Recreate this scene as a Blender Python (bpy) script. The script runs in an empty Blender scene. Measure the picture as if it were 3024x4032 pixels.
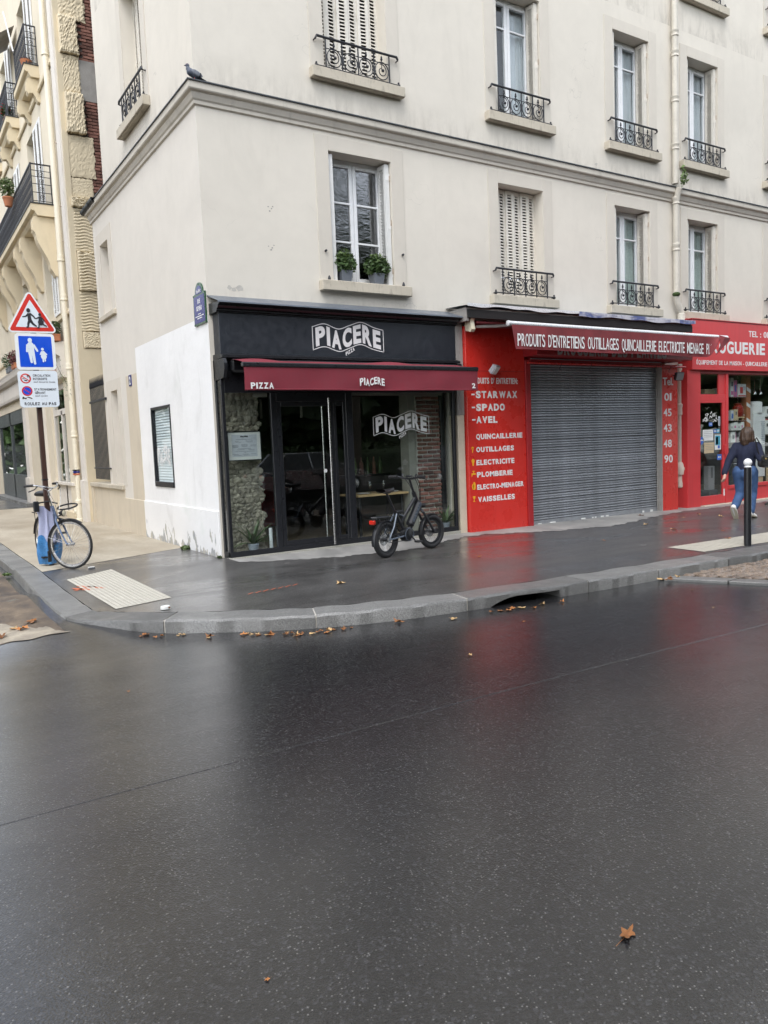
import bpy, math, random
from mathutils import Vector, Matrix
random.seed(7)
D = bpy.data
S = bpy.context.scene
C = S.collection
R = math.radians
V = Vector
# ------------------------------------------------------------------ camera
cam = D.cameras.new("camera"); camo = D.objects.new("camera", cam); C.objects.link(camo)
right, down, fwd = V((.8402, -.5401, -.0403)), V((-.0829, -.0546, -.9951)), V((.5353, .8396, -.0907))
fwd.normalize(); right = (right - fwd*right.dot(fwd)).normalized(); down = fwd.cross(right)
camo.matrix_world = Matrix(((right.x, -down.x, -fwd.x, -4.01), (right.y, -down.y, -fwd.y, -10.743), (right.z, -down.z, -fwd.z, 1.6), (0, 0, 0, 1)))
cam.sensor_fit = 'VERTICAL'; cam.sensor_height = 36; cam.lens = 36*3040/4032
cam.clip_end = 500; cam.clip_start = .05
S.camera = camo
# ------------------------------------------------------------------ sky, sun, exposure (overcast day)
W = D.worlds.new("World"); S.world = W; W.use_nodes = True
nt = W.node_tree; bg = nt.nodes['Background']
sky = nt.nodes.new('ShaderNodeTexSky'); sky.sky_type = 'NISHITA'; sky.sun_disc = False
sky.sun_elevation = R(56); sky.sun_rotation = R(224); sky.air_density = 1.0; sky.dust_density = 1.0; sky.ozone_density = 1.0
hs = nt.nodes.new('ShaderNodeHueSaturation'); hs.inputs['Saturation'].default_value = .3   # overcast: grey rather than blue
nt.links.new(sky.outputs[0], hs.inputs['Color']); nt.links.new(hs.outputs[0], bg.inputs[0])
bg.inputs[1].default_value = .15
sl = D.lights.new("sun", 'SUN'); sl.energy = .5; sl.angle = R(28); sl.color = (1, .975, .94)
so = D.objects.new("sun", sl); C.objects.link(so)
so.rotation_euler = V((.695, .719, -1.48)).to_track_quat('-Z', 'Y').to_euler()
S.view_settings.view_transform = 'Standard'; S.view_settings.look = 'None'; S.view_settings.gamma = 1
S.view_settings.exposure = 1.52
S.cycles.max_bounces = 8; S.cycles.transparent_max_bounces = 12; S.cycles.glossy_bounces = 4; S.cycles.diffuse_bounces = 4
S.cycles.caustics_reflective = False; S.cycles.caustics_refractive = False
S.cycles.use_denoising = True
S.cycles.sample_clamp_indirect = 6
# ------------------------------------------------------------------ materials
MATS = {}
def nn(t, k, **kw):
    n = t.nodes.new('ShaderNode'+k)
    for a, b in kw.items(): setattr(n, a, b)
    return n
def L(t, a, b): t.links.new(a, b)
def coords(t, scale=(1, 1, 1), kind='Object'):
    tc = nn(t, 'TexCoord'); mp = nn(t, 'Mapping'); mp.inputs['Scale'].default_value = scale
    L(t, tc.outputs[kind], mp.inputs[0]); return mp.outputs[0]
def noise(t, vec, sc, det=4, rough=.55, dist=0):
    n = nn(t, 'TexNoise'); n.inputs['Scale'].default_value = sc; n.inputs['Detail'].default_value = det
    n.inputs['Roughness'].default_value = rough; n.inputs['Distortion'].default_value = dist
    L(t, vec, n.inputs['Vector']); return n.outputs['Fac']
def ramp(t, fac, stops):
    r = nn(t, 'ValToRGB'); e = r.color_ramp.elements
    while len(e) < len(stops): e.new(.5)
    for i, (p, c) in enumerate(stops):
        e[i].position = p; e[i].color = c if len(c) == 4 else (*c, 1)
    L(t, fac, r.inputs[0]); return r.outputs[0]
def mixc(t, fac, a, b, mode='MIX'):
    m = nn(t, 'Mix', data_type='RGBA', blend_type=mode)
    if isinstance(fac, (int, float)): m.inputs[0].default_value = fac
    else: L(t, fac, m.inputs[0])
    for k, v in ((6, a), (7, b)):
        if isinstance(v, tuple): m.inputs[k].default_value = v if len(v) == 4 else (*v, 1)
        else: L(t, v, m.inputs[k])
    return m.outputs[2]
def mathn(t, op, a, b=None):
    m = nn(t, 'Math', operation=op)
    for i, v in enumerate((a, b)):
        if v is None: continue
        if isinstance(v, (int, float)): m.inputs[i].default_value = v
        else: L(t, v, m.inputs[i])
    return m.outputs[0]
def newmat(name):
    m = D.materials.new(name); m.use_nodes = True; MATS[name] = m
    t = m.node_tree; return m, t, t.nodes['Principled BSDF']
def mul(c, k): return tuple(min(1, x*k) for x in c[:3])
def mat(name, col, rough=.7, var=.12, scale=2.5, bump=.15, bscale=60, metal=0., rnd=0., streak=0., spec=.5, coat=0., dist=.01):
    """plain surface: two scales of mottling, optional vertical rain streaks, fine relief"""
    m, t, p = newmat(name)
    c = coords(t)
    n1 = noise(t, c, scale, 6); n2 = noise(t, c, scale*7, 4)
    f = mathn(t, 'ADD', mathn(t, 'MULTIPLY', n1, .65), mathn(t, 'MULTIPLY', n2, .35))
    k = ramp(t, f, [(.3, mul(col, 1-var)), (.7, mul(col, 1+var))])
    if streak:
        s = noise(t, coords(t, (5, 5, .35)), 1.6, 5, .6)
        k = mixc(t, ramp(t, s, [(.5, (0, 0, 0)), (.8, (streak,)*3)]), k, mul(col, .55))
    if rnd:
        oi = nn(t, 'ObjectInfo'); h = nn(t, 'HueSaturation')
        L(t, k, h.inputs['Color'])
        L(t, mathn(t, 'ADD', mathn(t, 'MULTIPLY', oi.outputs['Random'], 2*rnd), 1-rnd), h.inputs['Value'])
        k = h.outputs[0]
    L(t, k, p.inputs['Base Color'])
    L(t, ramp(t, n2, [(.3, (max(.02, rough-.1),)*3), (.7, (min(1, rough+.1),)*3)]), p.inputs['Roughness'])
    p.inputs['Metallic'].default_value = metal; p.inputs['Specular IOR Level'].default_value = spec
    if coat: p.inputs['Coat Weight'].default_value = coat; p.inputs['Coat Roughness'].default_value = .08
    if bump:
        b = nn(t, 'Bump'); b.inputs['Strength'].default_value = bump; b.inputs['Distance'].default_value = dist
        L(t, noise(t, c, bscale, 5, .6), b.inputs['Height']); L(t, b.outputs[0], p.inputs['Normal'])
    return m
def plaster(name, col, var=.06, dirt=.25, dirtcol=(.2, .18, .15), rough=.9, crack=0., ledge=False, ss=(1.1, 1.1, .3)):
    m, t, p = newmat(name); c = coords(t)
    a = noise(t, c, .5, 8, .62, .5); b2 = noise(t, c, 4, 6, .6); s = noise(t, coords(t, ss), 1.5, 8, .68, 1.2)
    k = ramp(t, a, [(.28, mul(col, 1-var*1.6)), (.5, col), (.72, mul(col, 1+var))])
    k = mixc(t, ramp(t, b2, [(.4, (0, 0, 0)), (.75, (.35,)*3)]), k, mul(col, .9))
    k = mixc(t, ramp(t, s, [(.52, (0, 0, 0)), (.8, (dirt,)*3)]), k, dirtcol)
    if crack:
        v = nn(t, 'TexVoronoi', feature='DISTANCE_TO_EDGE'); v.inputs['Scale'].default_value = .55
        ds = nn(t, 'VectorMath', operation='ADD'); L(t, c, ds.inputs[0])
        nz = nn(t, 'TexNoise'); nz.inputs['Scale'].default_value = 3; L(t, c, nz.inputs[0]); L(t, nz.outputs['Color'], ds.inputs[1])
        L(t, ds.outputs[0], v.inputs[0])
        cr = mathn(t, 'MULTIPLY', ramp(t, v.outputs[0], [(0, (1, 1, 1)), (.0035, (0, 0, 0))]), ramp(t, noise(t, c, .7, 3), [(.52, (0, 0, 0)), (.62, (crack,)*3)]))
        k = mixc(t, cr, k, mul(col, .45))
    if ledge:      # grime splashed up from the storey moulding and run-off below the sills
        sx = nn(t, 'SeparateXYZ'); L(t, c, sx.inputs[0]); g = None
        for z0, z1 in ((6.6, 7.15), (3.55, 3.95), (9.9, 10.5)):
            mr = nn(t, 'MapRange'); mr.inputs[1].default_value = z0; mr.inputs[2].default_value = z1; mr.inputs[3].default_value = 1; mr.inputs[4].default_value = 0; L(t, sx.outputs['Z'], mr.inputs[0])
            q = mathn(t, 'MULTIPLY', mr.outputs[0], mathn(t, 'GREATER_THAN', sx.outputs['Z'], z0)); g = q if g is None else mathn(t, 'ADD', g, q)
        gm = ramp(t, noise(t, coords(t, (1.6, 1.6, .8)), 2.2, 8, .7, .6), [(.44, (0, 0, 0)), (.72, (.5,)*3)])
        k = mixc(t, mathn(t, 'MULTIPLY', g, gm), k, (.24, .215, .18))
        st_ = ramp(t, noise(t, coords(t, (7, 7, .5)), 1.4, 6, .65, .4), [(.5, (0, 0, 0)), (.74, (.38,)*3)])
        k = mixc(t, mathn(t, 'MULTIPLY', g, st_), k, (.3, .265, .22))
    L(t, k, p.inputs['Base Color']); p.inputs['Roughness'].default_value = rough; p.inputs['Specular IOR Level'].default_value = .25
    b = nn(t, 'Bump'); b.inputs['Strength'].default_value = .35; b.inputs['Distance'].default_value = .012
    h = mathn(t, 'ADD', noise(t, c, 3, 5), mathn(t, 'MULTIPLY', noise(t, c, 90, 4, .6), .25))
    L(t, h, b.inputs['Height']); L(t, b.outputs[0], p.inputs['Normal'])
    return m
plaster('wall', (.69, .645, .565), .05, .1, crack=.35, ledge=True)
plaster('wall_side', (.68, .64, .575), .045, .07)
plaster('surround', (.63, .585, .51), .05, .14)
plaster('beige_wall', (.60, .53, .42), .07, .3)
plaster('mould', (.57, .53, .46), .1, .45, ss=(1.8, 1.8, 1.2))
plaster('sill', (.53, .48, .39), .16, .75, (.12, .1, .08), ss=(7, 7, 1.6))
plaster('stone', (.66, .57, .41), .1, .28, (.3, .24, .15))
plaster('stone_pale', (.70, .63, .50), .07, .2, (.35, .29, .2))
plaster('stone_white', (.70, .66, .6), .07, .3, (.3, .26, .2))
def peeling():
    m, t, p = newmat('white_paint_wall'); c = coords(t)
    a = noise(t, c, .9, 8, .6); s = noise(t, coords(t, (1.2, 1.2, .35)), 1.6, 8, .68, 1.3)
    k = ramp(t, a, [(.3, (.78, .775, .765)), (.7, (.86, .855, .845))])
    k = mixc(t, ramp(t, s, [(.55, (0, 0, 0)), (.8, (.3,)*3)]), k, (.4, .39, .36))
    sx = nn(t, 'SeparateXYZ'); L(t, c, sx.inputs[0])
    low = ramp(t, sx.outputs['Z'], [(.0, (.8,)*3), (.12, (.655,)*3), (.3, (.58,)*3), (.6, (.5,)*3), (1, (.45,)*3)])    # chips are knocked off near the ground
    pn = noise(t, coords(t, (1, 1, .5)), 4.5, 8, .62, .4)
    mk = ramp(t, mathn(t, 'MULTIPLY', pn, low), [(.36, (0, 0, 0)), (.375, (1, 1, 1))])
    k = mixc(t, mk, k, mixc(t, ramp(t, noise(t, c, 9, 3), [(.4, (0, 0, 0)), (.6, (1, 1, 1))]), (.36, .37, .38), (.5, .47, .4)))
    g = ramp(t, noise(t, c, 1.1, 4), [(.6, (0, 0, 0)), (.75, (.4,)*3)])
    k = mixc(t, mathn(t, 'MULTIPLY', g, low), k, (.47, .56, .45))
    L(t, k, p.inputs['Base Color']); p.inputs['Roughness'].default_value = .75
    b = nn(t, 'Bump'); b.inputs['Strength'].default_value = .5; b.inputs['Distance'].default_value = .015
    h = mathn(t, 'SUBTRACT', mathn(t, 'ADD', noise(t, c, 5, 6), mathn(t, 'MULTIPLY', noise(t, c, 60, 4), .2)), mathn(t, 'MULTIPLY', mk, .25))
    L(t, h, b.inputs['Height']); L(t, b.outputs[0], p.inputs['Normal'])
peeling()
def asphalt(name, col, r0, r1, speck=.5, spk=95, bump=.3, patch=.3, wetscale=.35, coat=0., dens=.045, cr=(.13, .24), dry=.4, base=.12, grain=.35):
    m, t, p = newmat(name); c = coords(t)
    big = noise(t, coords(t, (.45, 1.3, 1)), wetscale*1.6, 7, .62, .5); mid = noise(t, c, 2.2, 6, .6)
    k = ramp(t, mid, [(.3, mul(col, .75)), (.7, mul(col, 1.3))])
    k = mixc(t, ramp(t, big, [(.45, (0, 0, 0)), (.7, (patch,)*3)]), k, mul(col, 1.7))
    v = nn(t, 'TexVoronoi'); v.inputs['Scale'].default_value = spk; L(t, c, v.inputs[0])
    sc = nn(t, 'SeparateColor'); L(t, v.outputs['Color'], sc.inputs[0])
    gr = ramp(t, sc.outputs[0], [(.0, mul(col, .3)), (.7, mul(col, 1.3)), (.9, mul(col, 2.6)), (1, mul(col, 6))])
    k = mixc(t, grain, k, gr)
    mk = mathn(t, 'MULTIPLY', ramp(t, sc.outputs[1], [(1-dens, (0, 0, 0)), (1-dens+.004, (.25,)*3), (1, (1, 1, 1))]), ramp(t, v.outputs['Distance'], [(.28, (1, 1, 1)), (.42, (0, 0, 0))]))
    k = mixc(t, mathn(t, 'MULTIPLY', mk, speck), k, (.42, .41, .39))
    L(t, k, p.inputs['Base Color'])
    L(t, ramp(t, mathn(t, 'ADD', mathn(t, 'MULTIPLY', big, .6), mathn(t, 'MULTIPLY', mid, .4)), [(.35, (r0,)*3), (.65, (r1,)*3)]), p.inputs['Roughness'])
    b = nn(t, 'Bump'); b.inputs['Strength'].default_value = bump; b.inputs['Distance'].default_value = .004
    h = mathn(t, 'ADD', mathn(t, 'MULTIPLY', v.outputs['Distance'], .8), noise(t, c, 160, 3, .6))
    L(t, h, b.inputs['Height']); L(t, b.outputs[0], p.inputs['Normal'])
    p.inputs['Specular IOR Level'].default_value = base if coat else .5
    if coat:      # film of rain water
        L(t, ramp(t, big, [(.38, (coat,)*3), (.62, (coat*(1-dry),)*3)]), p.inputs['Coat Weight']); p.inputs['Coat IOR'].default_value = 1.75
        L(t, ramp(t, mathn(t, 'ADD', mathn(t, 'MULTIPLY', big, .6), mathn(t, 'MULTIPLY', mid, .4)), [(.35, (cr[0],)*3), (.65, (cr[1],)*3)]), p.inputs['Coat Roughness'])
        b3 = nn(t, 'Bump'); b3.inputs['Strength'].default_value = .16; b3.inputs['Distance'].default_value = .004; L(t, h, b3.inputs['Height']); L(t, b3.outputs[0], p.inputs['Coat Normal'])
    return m
asphalt('road_wet', (.0105, .0105, .0118), .34, .5, .4, 105, .8, coat=1., dens=.13, cr=(.055, .15), dry=.25, base=.14, grain=.65)
asphalt('pave_wet', (.064, .062, .06), .4, .6, .25, 130, .3, .5, coat=1., cr=(.08, .28), dry=.7, base=.3)
asphalt('old_tar', (.075, .066, .056), .4, .65, .3, 80, .5)
def concrete(name, col, col2, rough, sc=1.2, thr=(.42, .62), bump=.4):
    m, t, p = newmat(name); c = coords(t, (1, .6, 1))
    a = noise(t, c, sc, 8, .65, .4); f = noise(t, coords(t), 14, 5)
    k = ramp(t, a, [(thr[0], col2), (thr[1], col)]); k = mixc(t, ramp(t, f, [(.35, (.3,)*3), (.7, (0, 0, 0))]), k, mul(col2, .8))
    L(t, k, p.inputs['Base Color']); L(t, ramp(t, a, [(.4, (rough-.25,)*3), (.6, (rough,)*3)]), p.inputs['Roughness'])
    b = nn(t, 'Bump'); b.inputs['Strength'].default_value = bump; b.inputs['Distance'].default_value = .006
    L(t, mathn(t, 'ADD', noise(t, coords(t), 40, 5), mathn(t, 'MULTIPLY', a, .8)), b.inputs['Height']); L(t, b.outputs[0], p.inputs['Normal'])
concrete('tan_pavement', (.50, .45, .36), (.30, .245, .17), .75, .8, (.34, .6))
concrete('side_street', (.21, .16, .11), (.065, .048, .036), .85, 2.4, (.4, .62), 1.)
concrete('old_concrete', (.43, .375, .29), (.13, .108, .085), .75, 2.6, (.36, .6), .8)
concrete('threshold_concrete', (.37, .36, .34), (.25, .245, .235), .7, 2.5)
def granite(name, col, rough=.45):
    m, t, p = newmat(name); c = coords(t)
    v = noise(t, c, 130, 2, .7); a = noise(t, c, 1.7, 6)
    k = ramp(t, v, [(.35, mul(col, .45)), (.5, col), (.68, mul(col, 1.6))])
    k = mixc(t, ramp(t, a, [(.4, (0, 0, 0)), (.7, (.55,)*3)]), k, mul(col, .5))
    oi = nn(t, 'ObjectInfo'); h = nn(t, 'HueSaturation'); L(t, k, h.inputs['Color'])
    L(t, mathn(t, 'ADD', mathn(t, 'MULTIPLY', oi.outputs['Random'], .5), .75), h.inputs['Value'])
    L(t, h.outputs[0], p.inputs['Base Color'])
    L(t, ramp(t, a, [(.35, (rough-.15,)*3), (.65, (rough+.15,)*3)]), p.inputs['Roughness'])
    b = nn(t, 'Bump'); b.inputs['Strength'].default_value = .6; b.inputs['Distance'].default_value = .006
    L(t, noise(t, c, 45, 6, .65), b.inputs['Height']); L(t, b.outputs[0], p.inputs['Normal'])
granite('granite', (.175, .174, .168)); granite('cobble', (.2, .155, .12), .4)
mat('brick', (.2, .095, .072), .85, .35, 5, .5, 45, rnd=.45, dist=.008)
mat('brick_dark', (.21, .095, .075), .85, .4, 5, .5, 45, rnd=.6, dist=.008)
mat('mortar', (.48, .455, .41), .95, .25, 6, .5, 60)
mat('mortar_dark', (.12, .1, .09), .95, .3, 6, .5, 60)
mat('rubble', (.42, .385, .31), .9, .5, 9, .9, 35, rnd=.35, dist=.02)
mat('iron', (.018, .019, .024), .45, .3, 12, .3, 120, spec=.5, dist=.003)
mat('black_frame', (.012, .013, .016), .35, .15, 4, .05, 200, dist=.002)
mat('fascia_black', (.021, .025, .032), .42, .12, 1.5, .08, 150, dist=.002)
mat('lead', (.15, .17, .2), .42, .25, 3, .2, 14, metal=.3)
mat('red_paint', (.60, .03, .022), .3, .1, .7, .05, 3, coat=.25, streak=.3)
mat('red_dark', (.34, .018, .022), .4, .2, 3, .15, 40)
mat('red_drog', (.58, .045, .05), .38, .08, .8, .05, 3, streak=.25)
mat('white_text', (.74, .74, .73), .5, .06, 8, .03, 80)
mat('grey_text', (.42, .41, .41), .6, .12, 8, .03, 80)
mat('yellow_text', (.85, .42, .02), .5, .06, 8, .03, 80)
mat('black_text', (.015, .015, .02), .5, .1, 8, .03, 80)
mat('grey_italic', (.2, .2, .22), .5, .1, 8, .03, 80)
mat('awning', (.19, .022, .035), .85, .16, 1.4, .25, 500, dist=.003)
mat('awning_old', (.19, .03, .035), .85, .35, 2.2, .25, 400, streak=.4, dist=.003)
mat('white_metal', (.75, .76, .77), .3, .06, 6, .05, 80, metal=.2)
mat('cream_metal', (.66, .60, .45), .4, .15, 6, .1, 60)
mat('pvc_white', (.78, .79, .80), .35, .04, 6, .03, 80)
mat('shutter_paint', (.68, .645, .575), .6, .12, 7, .1, 60, streak=.25)
mat('shutter_clean', (.74, .74, .72), .5, .06, 7, .05, 60)
mat('hinge_rust', (.45, .36, .28), .7, .3, 20, .2, 90)
mat('steel', (.55, .55, .55), .25, .1, 8, .03, 120, metal=1.)
mat('shutter_steel', (.37, .385, .41), .38, .25, 1.6, .12, 40, metal=.5, rnd=.16, streak=.3)
mat('pipe', (.60, .56, .48), .55, .14, 4, .2, 40, streak=.35)
mat('pipe_new', (.76, .70, .56), .4, .06, 3, .05, 60)
mat('timber_grey', (.3, .285, .265), .8, .2, 6, .3, 40, streak=.4)
mat('cream_render', (.60, .53, .41), .85, .12, 4, .25, 50)
mat('leaf_green', (.055, .10, .03), .5, .35, 20, .2, 60, rnd=.35)
mat('leaf_light', (.11, .17, .05), .5, .35, 20, .2, 60, rnd=.3)
mat('leaf_red', (.13, .035, .04), .55, .35, 20, .2, 60, rnd=.3)
mat('flower_red', (.6, .02, .02), .6, .2, 20, .1, 60)
mat('flower_white', (.75, .72, .7), .6, .1, 20, .1, 60)
mat('dead_leaf', (.33, .13, .035), .6, .4, 28, .4, 60, rnd=.45)
mat('dead_leaf_pale', (.50, .33, .15), .6, .3, 28, .4, 60, rnd=.3)
mat('pot_grey', (.36, .40, .46), .45, .08, 8, .05, 60)
mat('pot_slate', (.14, .155, .18), .45, .1, 8, .05, 60)
mat('pot_clay', (.42, .16, .075), .8, .2, 8, .15, 60)
mat('bark', (.13, .11, .085), .9, .4, 5, .6, 25, dist=.03)
mat('tyre', (.014, .014, .015), .7, .2, 20, .3, 90)
mat('rubber', (.012, .012, .013), .55, .2, 20, .15, 90)
mat('bike_black', (.013, .014, .017), .35, .15, 8, .05, 120)
mat('bike_grey', (.10, .12, .15), .3, .1, 6, .03, 100, metal=.4)
mat('bike_blue', (.12, .16, .25), .3, .12, 6, .03, 100, metal=.5)
mat('chrome', (.62, .62, .62), .18, .1, 10, .02, 100, metal=1.)
mat('lamp_red', (.5, .02, .01), .2, .1, 10, .02, 100)
mat('reflector', (.85, .85, .84), .12, .05, 10, .02, 100)
mat('brown_post', (.055, .027, .02), .4, .2, 5, .08, 80)
mat('sign_white', (.70, .755, .80), .35, .03, 2, .02, 60)
mat('sign_edge', (.78, .79, .79), .35, .03, 2, .02, 60)
mat('sign_red', (.60, .03, .02), .35, .04, 2, .02, 60)
mat('sign_blue', (.005, .075, .60), .35, .04, 2, .02, 60)
mat('enamel_blue', (.016, .02, .17), .2, .1, 6, .02, 60)
mat('enamel_green', (.03, .09, .045), .25, .15, 9, .02, 60)
mat('tactile', (.41, .385, .325), .6, .14, 5, .2, 60)
mat('orange_paint', (.5, .13, .06), .7, .2, 9, .2, 60)
mat('zinc', (.05, .055, .06), .45, .25, 6, .1, 40, metal=.4)
mat('zinc_top', (.30, .36, .42), .35, .15, 6, .1, 40, metal=.5)
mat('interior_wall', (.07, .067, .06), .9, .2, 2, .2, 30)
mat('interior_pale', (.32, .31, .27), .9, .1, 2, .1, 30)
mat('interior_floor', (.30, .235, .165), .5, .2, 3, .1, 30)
mat('wood', (.62, .43, .22), .5, .15, 6, .1, 60)
mat('pine', (.66, .5, .3), .5, .15, 6, .1, 60)
mat('paper', (.72, .73, .71), .7, .05, 8, .04, 60)
mat('paper_grey', (.52, .55, .6), .7, .05, 8, .04, 60)
mat('card', (.55, .44, .28), .8, .1, 8, .06, 60)
mat('pink', (.60, .16, .36), .5, .1, 8, .04, 60)
mat('blue_print', (.05, .14, .45), .4, .15, 14, .04, 60)
mat('teal_print', (.06, .3, .42), .4, .35, 14, .04, 60)
mat('grey_box', (.33, .33, .35), .5, .12, 6, .05, 60)
mat('dark_box', (.09, .095, .105), .5, .2, 6, .05, 60)
mat('red_tin', (.26, .015, .012), .3, .15, 6, .05, 60)
mat('curtain', (.60, .62, .64), .9, .05, 4, .15, 90)
mat('lace', (.40, .46, .43), .9, .2, 30, .4, 70)
mat('blind', (.70, .75, .77), .5, .06, 3, .04, 60)
mat('skin', (.55, .33, .25), .55, .08, 20, .08, 120)
mat('hair', (.055, .03, .017), .45, .45, 26, .6, 140, dist=.004)
mat('navy', (.012, .016, .04), .9, .2, 12, .35, 240, dist=.003)
mat('denim', (.045, .095, .21), .85, .3, 8, .35, 260, dist=.003)
mat('shoe_white', (.76, .75, .72), .5, .06, 12, .08, 90)
mat('shoe_sole', (.55, .5, .38), .7, .12, 12, .1, 90)
mat('leather_black', (.012, .012, .013), .35, .2, 14, .2, 90)
mat('gold', (.7, .5, .18), .3, .1, 10, .02, 60, metal=1.)
mat('pigeon', (.085, .1, .135), .6, .4, 40, .3, 130)
mat('pigeon_wing', (.16, .175, .205), .6, .5, 30, .3, 130)
mat('pigeon_dark', (.018, .02, .026), .5, .3, 30, .2, 90)
mat('car_paint', (.10, .11, .125), .25, .05, 4, .01, 60, metal=.6, coat=.8)
mat('car_silver', (.45, .46, .47), .25, .05, 4, .01, 60, metal=.6, coat=.8)
mat('plastic_bag', (.40, .42, .58), .35, .12, 9, .2, 40)
mat('plastic_blue', (.05, .19, .42), .35, .45, 7, .2, 40)
mat('moss', (.045, .075, .02), .95, .5, 30, .9, 120, dist=.02)
mat('dark_void', (.012, .012, .012), .95, .2, 5, 0)
mat('dark_glazed', (.075, .085, .09), .35, .2, 3, .06, 40)
def plaid():
    m, t, p = newmat('plaid'); c = coords(t, (1, 1, 1))
    sx = nn(t, 'SeparateXYZ'); L(t, c, sx.inputs[0])
    a = mathn(t, 'GREATER_THAN', mathn(t, 'SINE', mathn(t, 'MULTIPLY', mathn(t, 'ADD', sx.outputs['X'], sx.outputs['Y']), 60)), .2)
    b = mathn(t, 'GREATER_THAN', mathn(t, 'SINE', mathn(t, 'MULTIPLY', sx.outputs['Z'], 60)), .2)
    k = ramp(t, mathn(t, 'MULTIPLY', mathn(t, 'ADD', a, b), .5), [(0, (.55, .48, .42)), (.5, (.4, .32, .28)), (1, (.22, .15, .13))])
    L(t, k, p.inputs['Base Color']); p.inputs['Roughness'].default_value = .9
plaid()
def glassmat(name, tint=(1, 1, 1), refl=1.0, rough=0., ripple=0.):
    """window glass: clear, with a Fresnel reflection on it"""
    m, t, p = newmat(name); t.nodes.remove(p); out = t.nodes['Material Output']
    tr = nn(t, 'BsdfTransparent'); tr.inputs[0].default_value = (*tint, 1)
    gl = nn(t, 'BsdfGlossy'); gl.inputs['Roughness'].default_value = rough; gl.inputs['Color'].default_value = (1, 1, 1, 1)
    ge = nn(t, 'NewGeometry'); dp = nn(t, 'VectorMath', operation='DOT_PRODUCT'); L(t, ge.outputs['Normal'], dp.inputs[0]); L(t, ge.outputs['Incoming'], dp.inputs[1])
    c1 = mathn(t, 'SUBTRACT', 1.0, mathn(t, 'ABSOLUTE', dp.outputs['Value'])); F = mathn(t, 'ADD', .04, mathn(t, 'MULTIPLY', mathn(t, 'POWER', c1, 5.0), .96))
    mx = nn(t, 'MixShader'); L(t, mathn(t, 'MINIMUM', mathn(t, 'MULTIPLY', F, refl), 1.0), mx.inputs[0])
    L(t, tr.outputs[0], mx.inputs[1]); L(t, gl.outputs[0], mx.inputs[2]); L(t, mx.outputs[0], out.inputs[0])
    if ripple:
        b = nn(t, 'Bump'); b.inputs['Strength'].default_value = ripple; b.inputs['Distance'].default_value = .03
        L(t, noise(t, coords(t, (1, 1, 2.2)), 6, 3, .5, 1.0), b.inputs['Height']); L(t, b.outputs[0], gl.inputs['Normal'])
    return m
glassmat('glass', (.93, .955, .945), 1.15)
glassmat('glass_house', (.94, .965, .97), 1.2, 0, .02)
glassmat('glass_old', (.55, .57, .6), 4.2, 0, .12)
glassmat('glass_frosted', (.95, .97, .97), .35)
glassmat('glass_clear', (.95, .97, .97), 1.0)
glassmat('wine_glass', (.9, .92, .92), 2.0)
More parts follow.
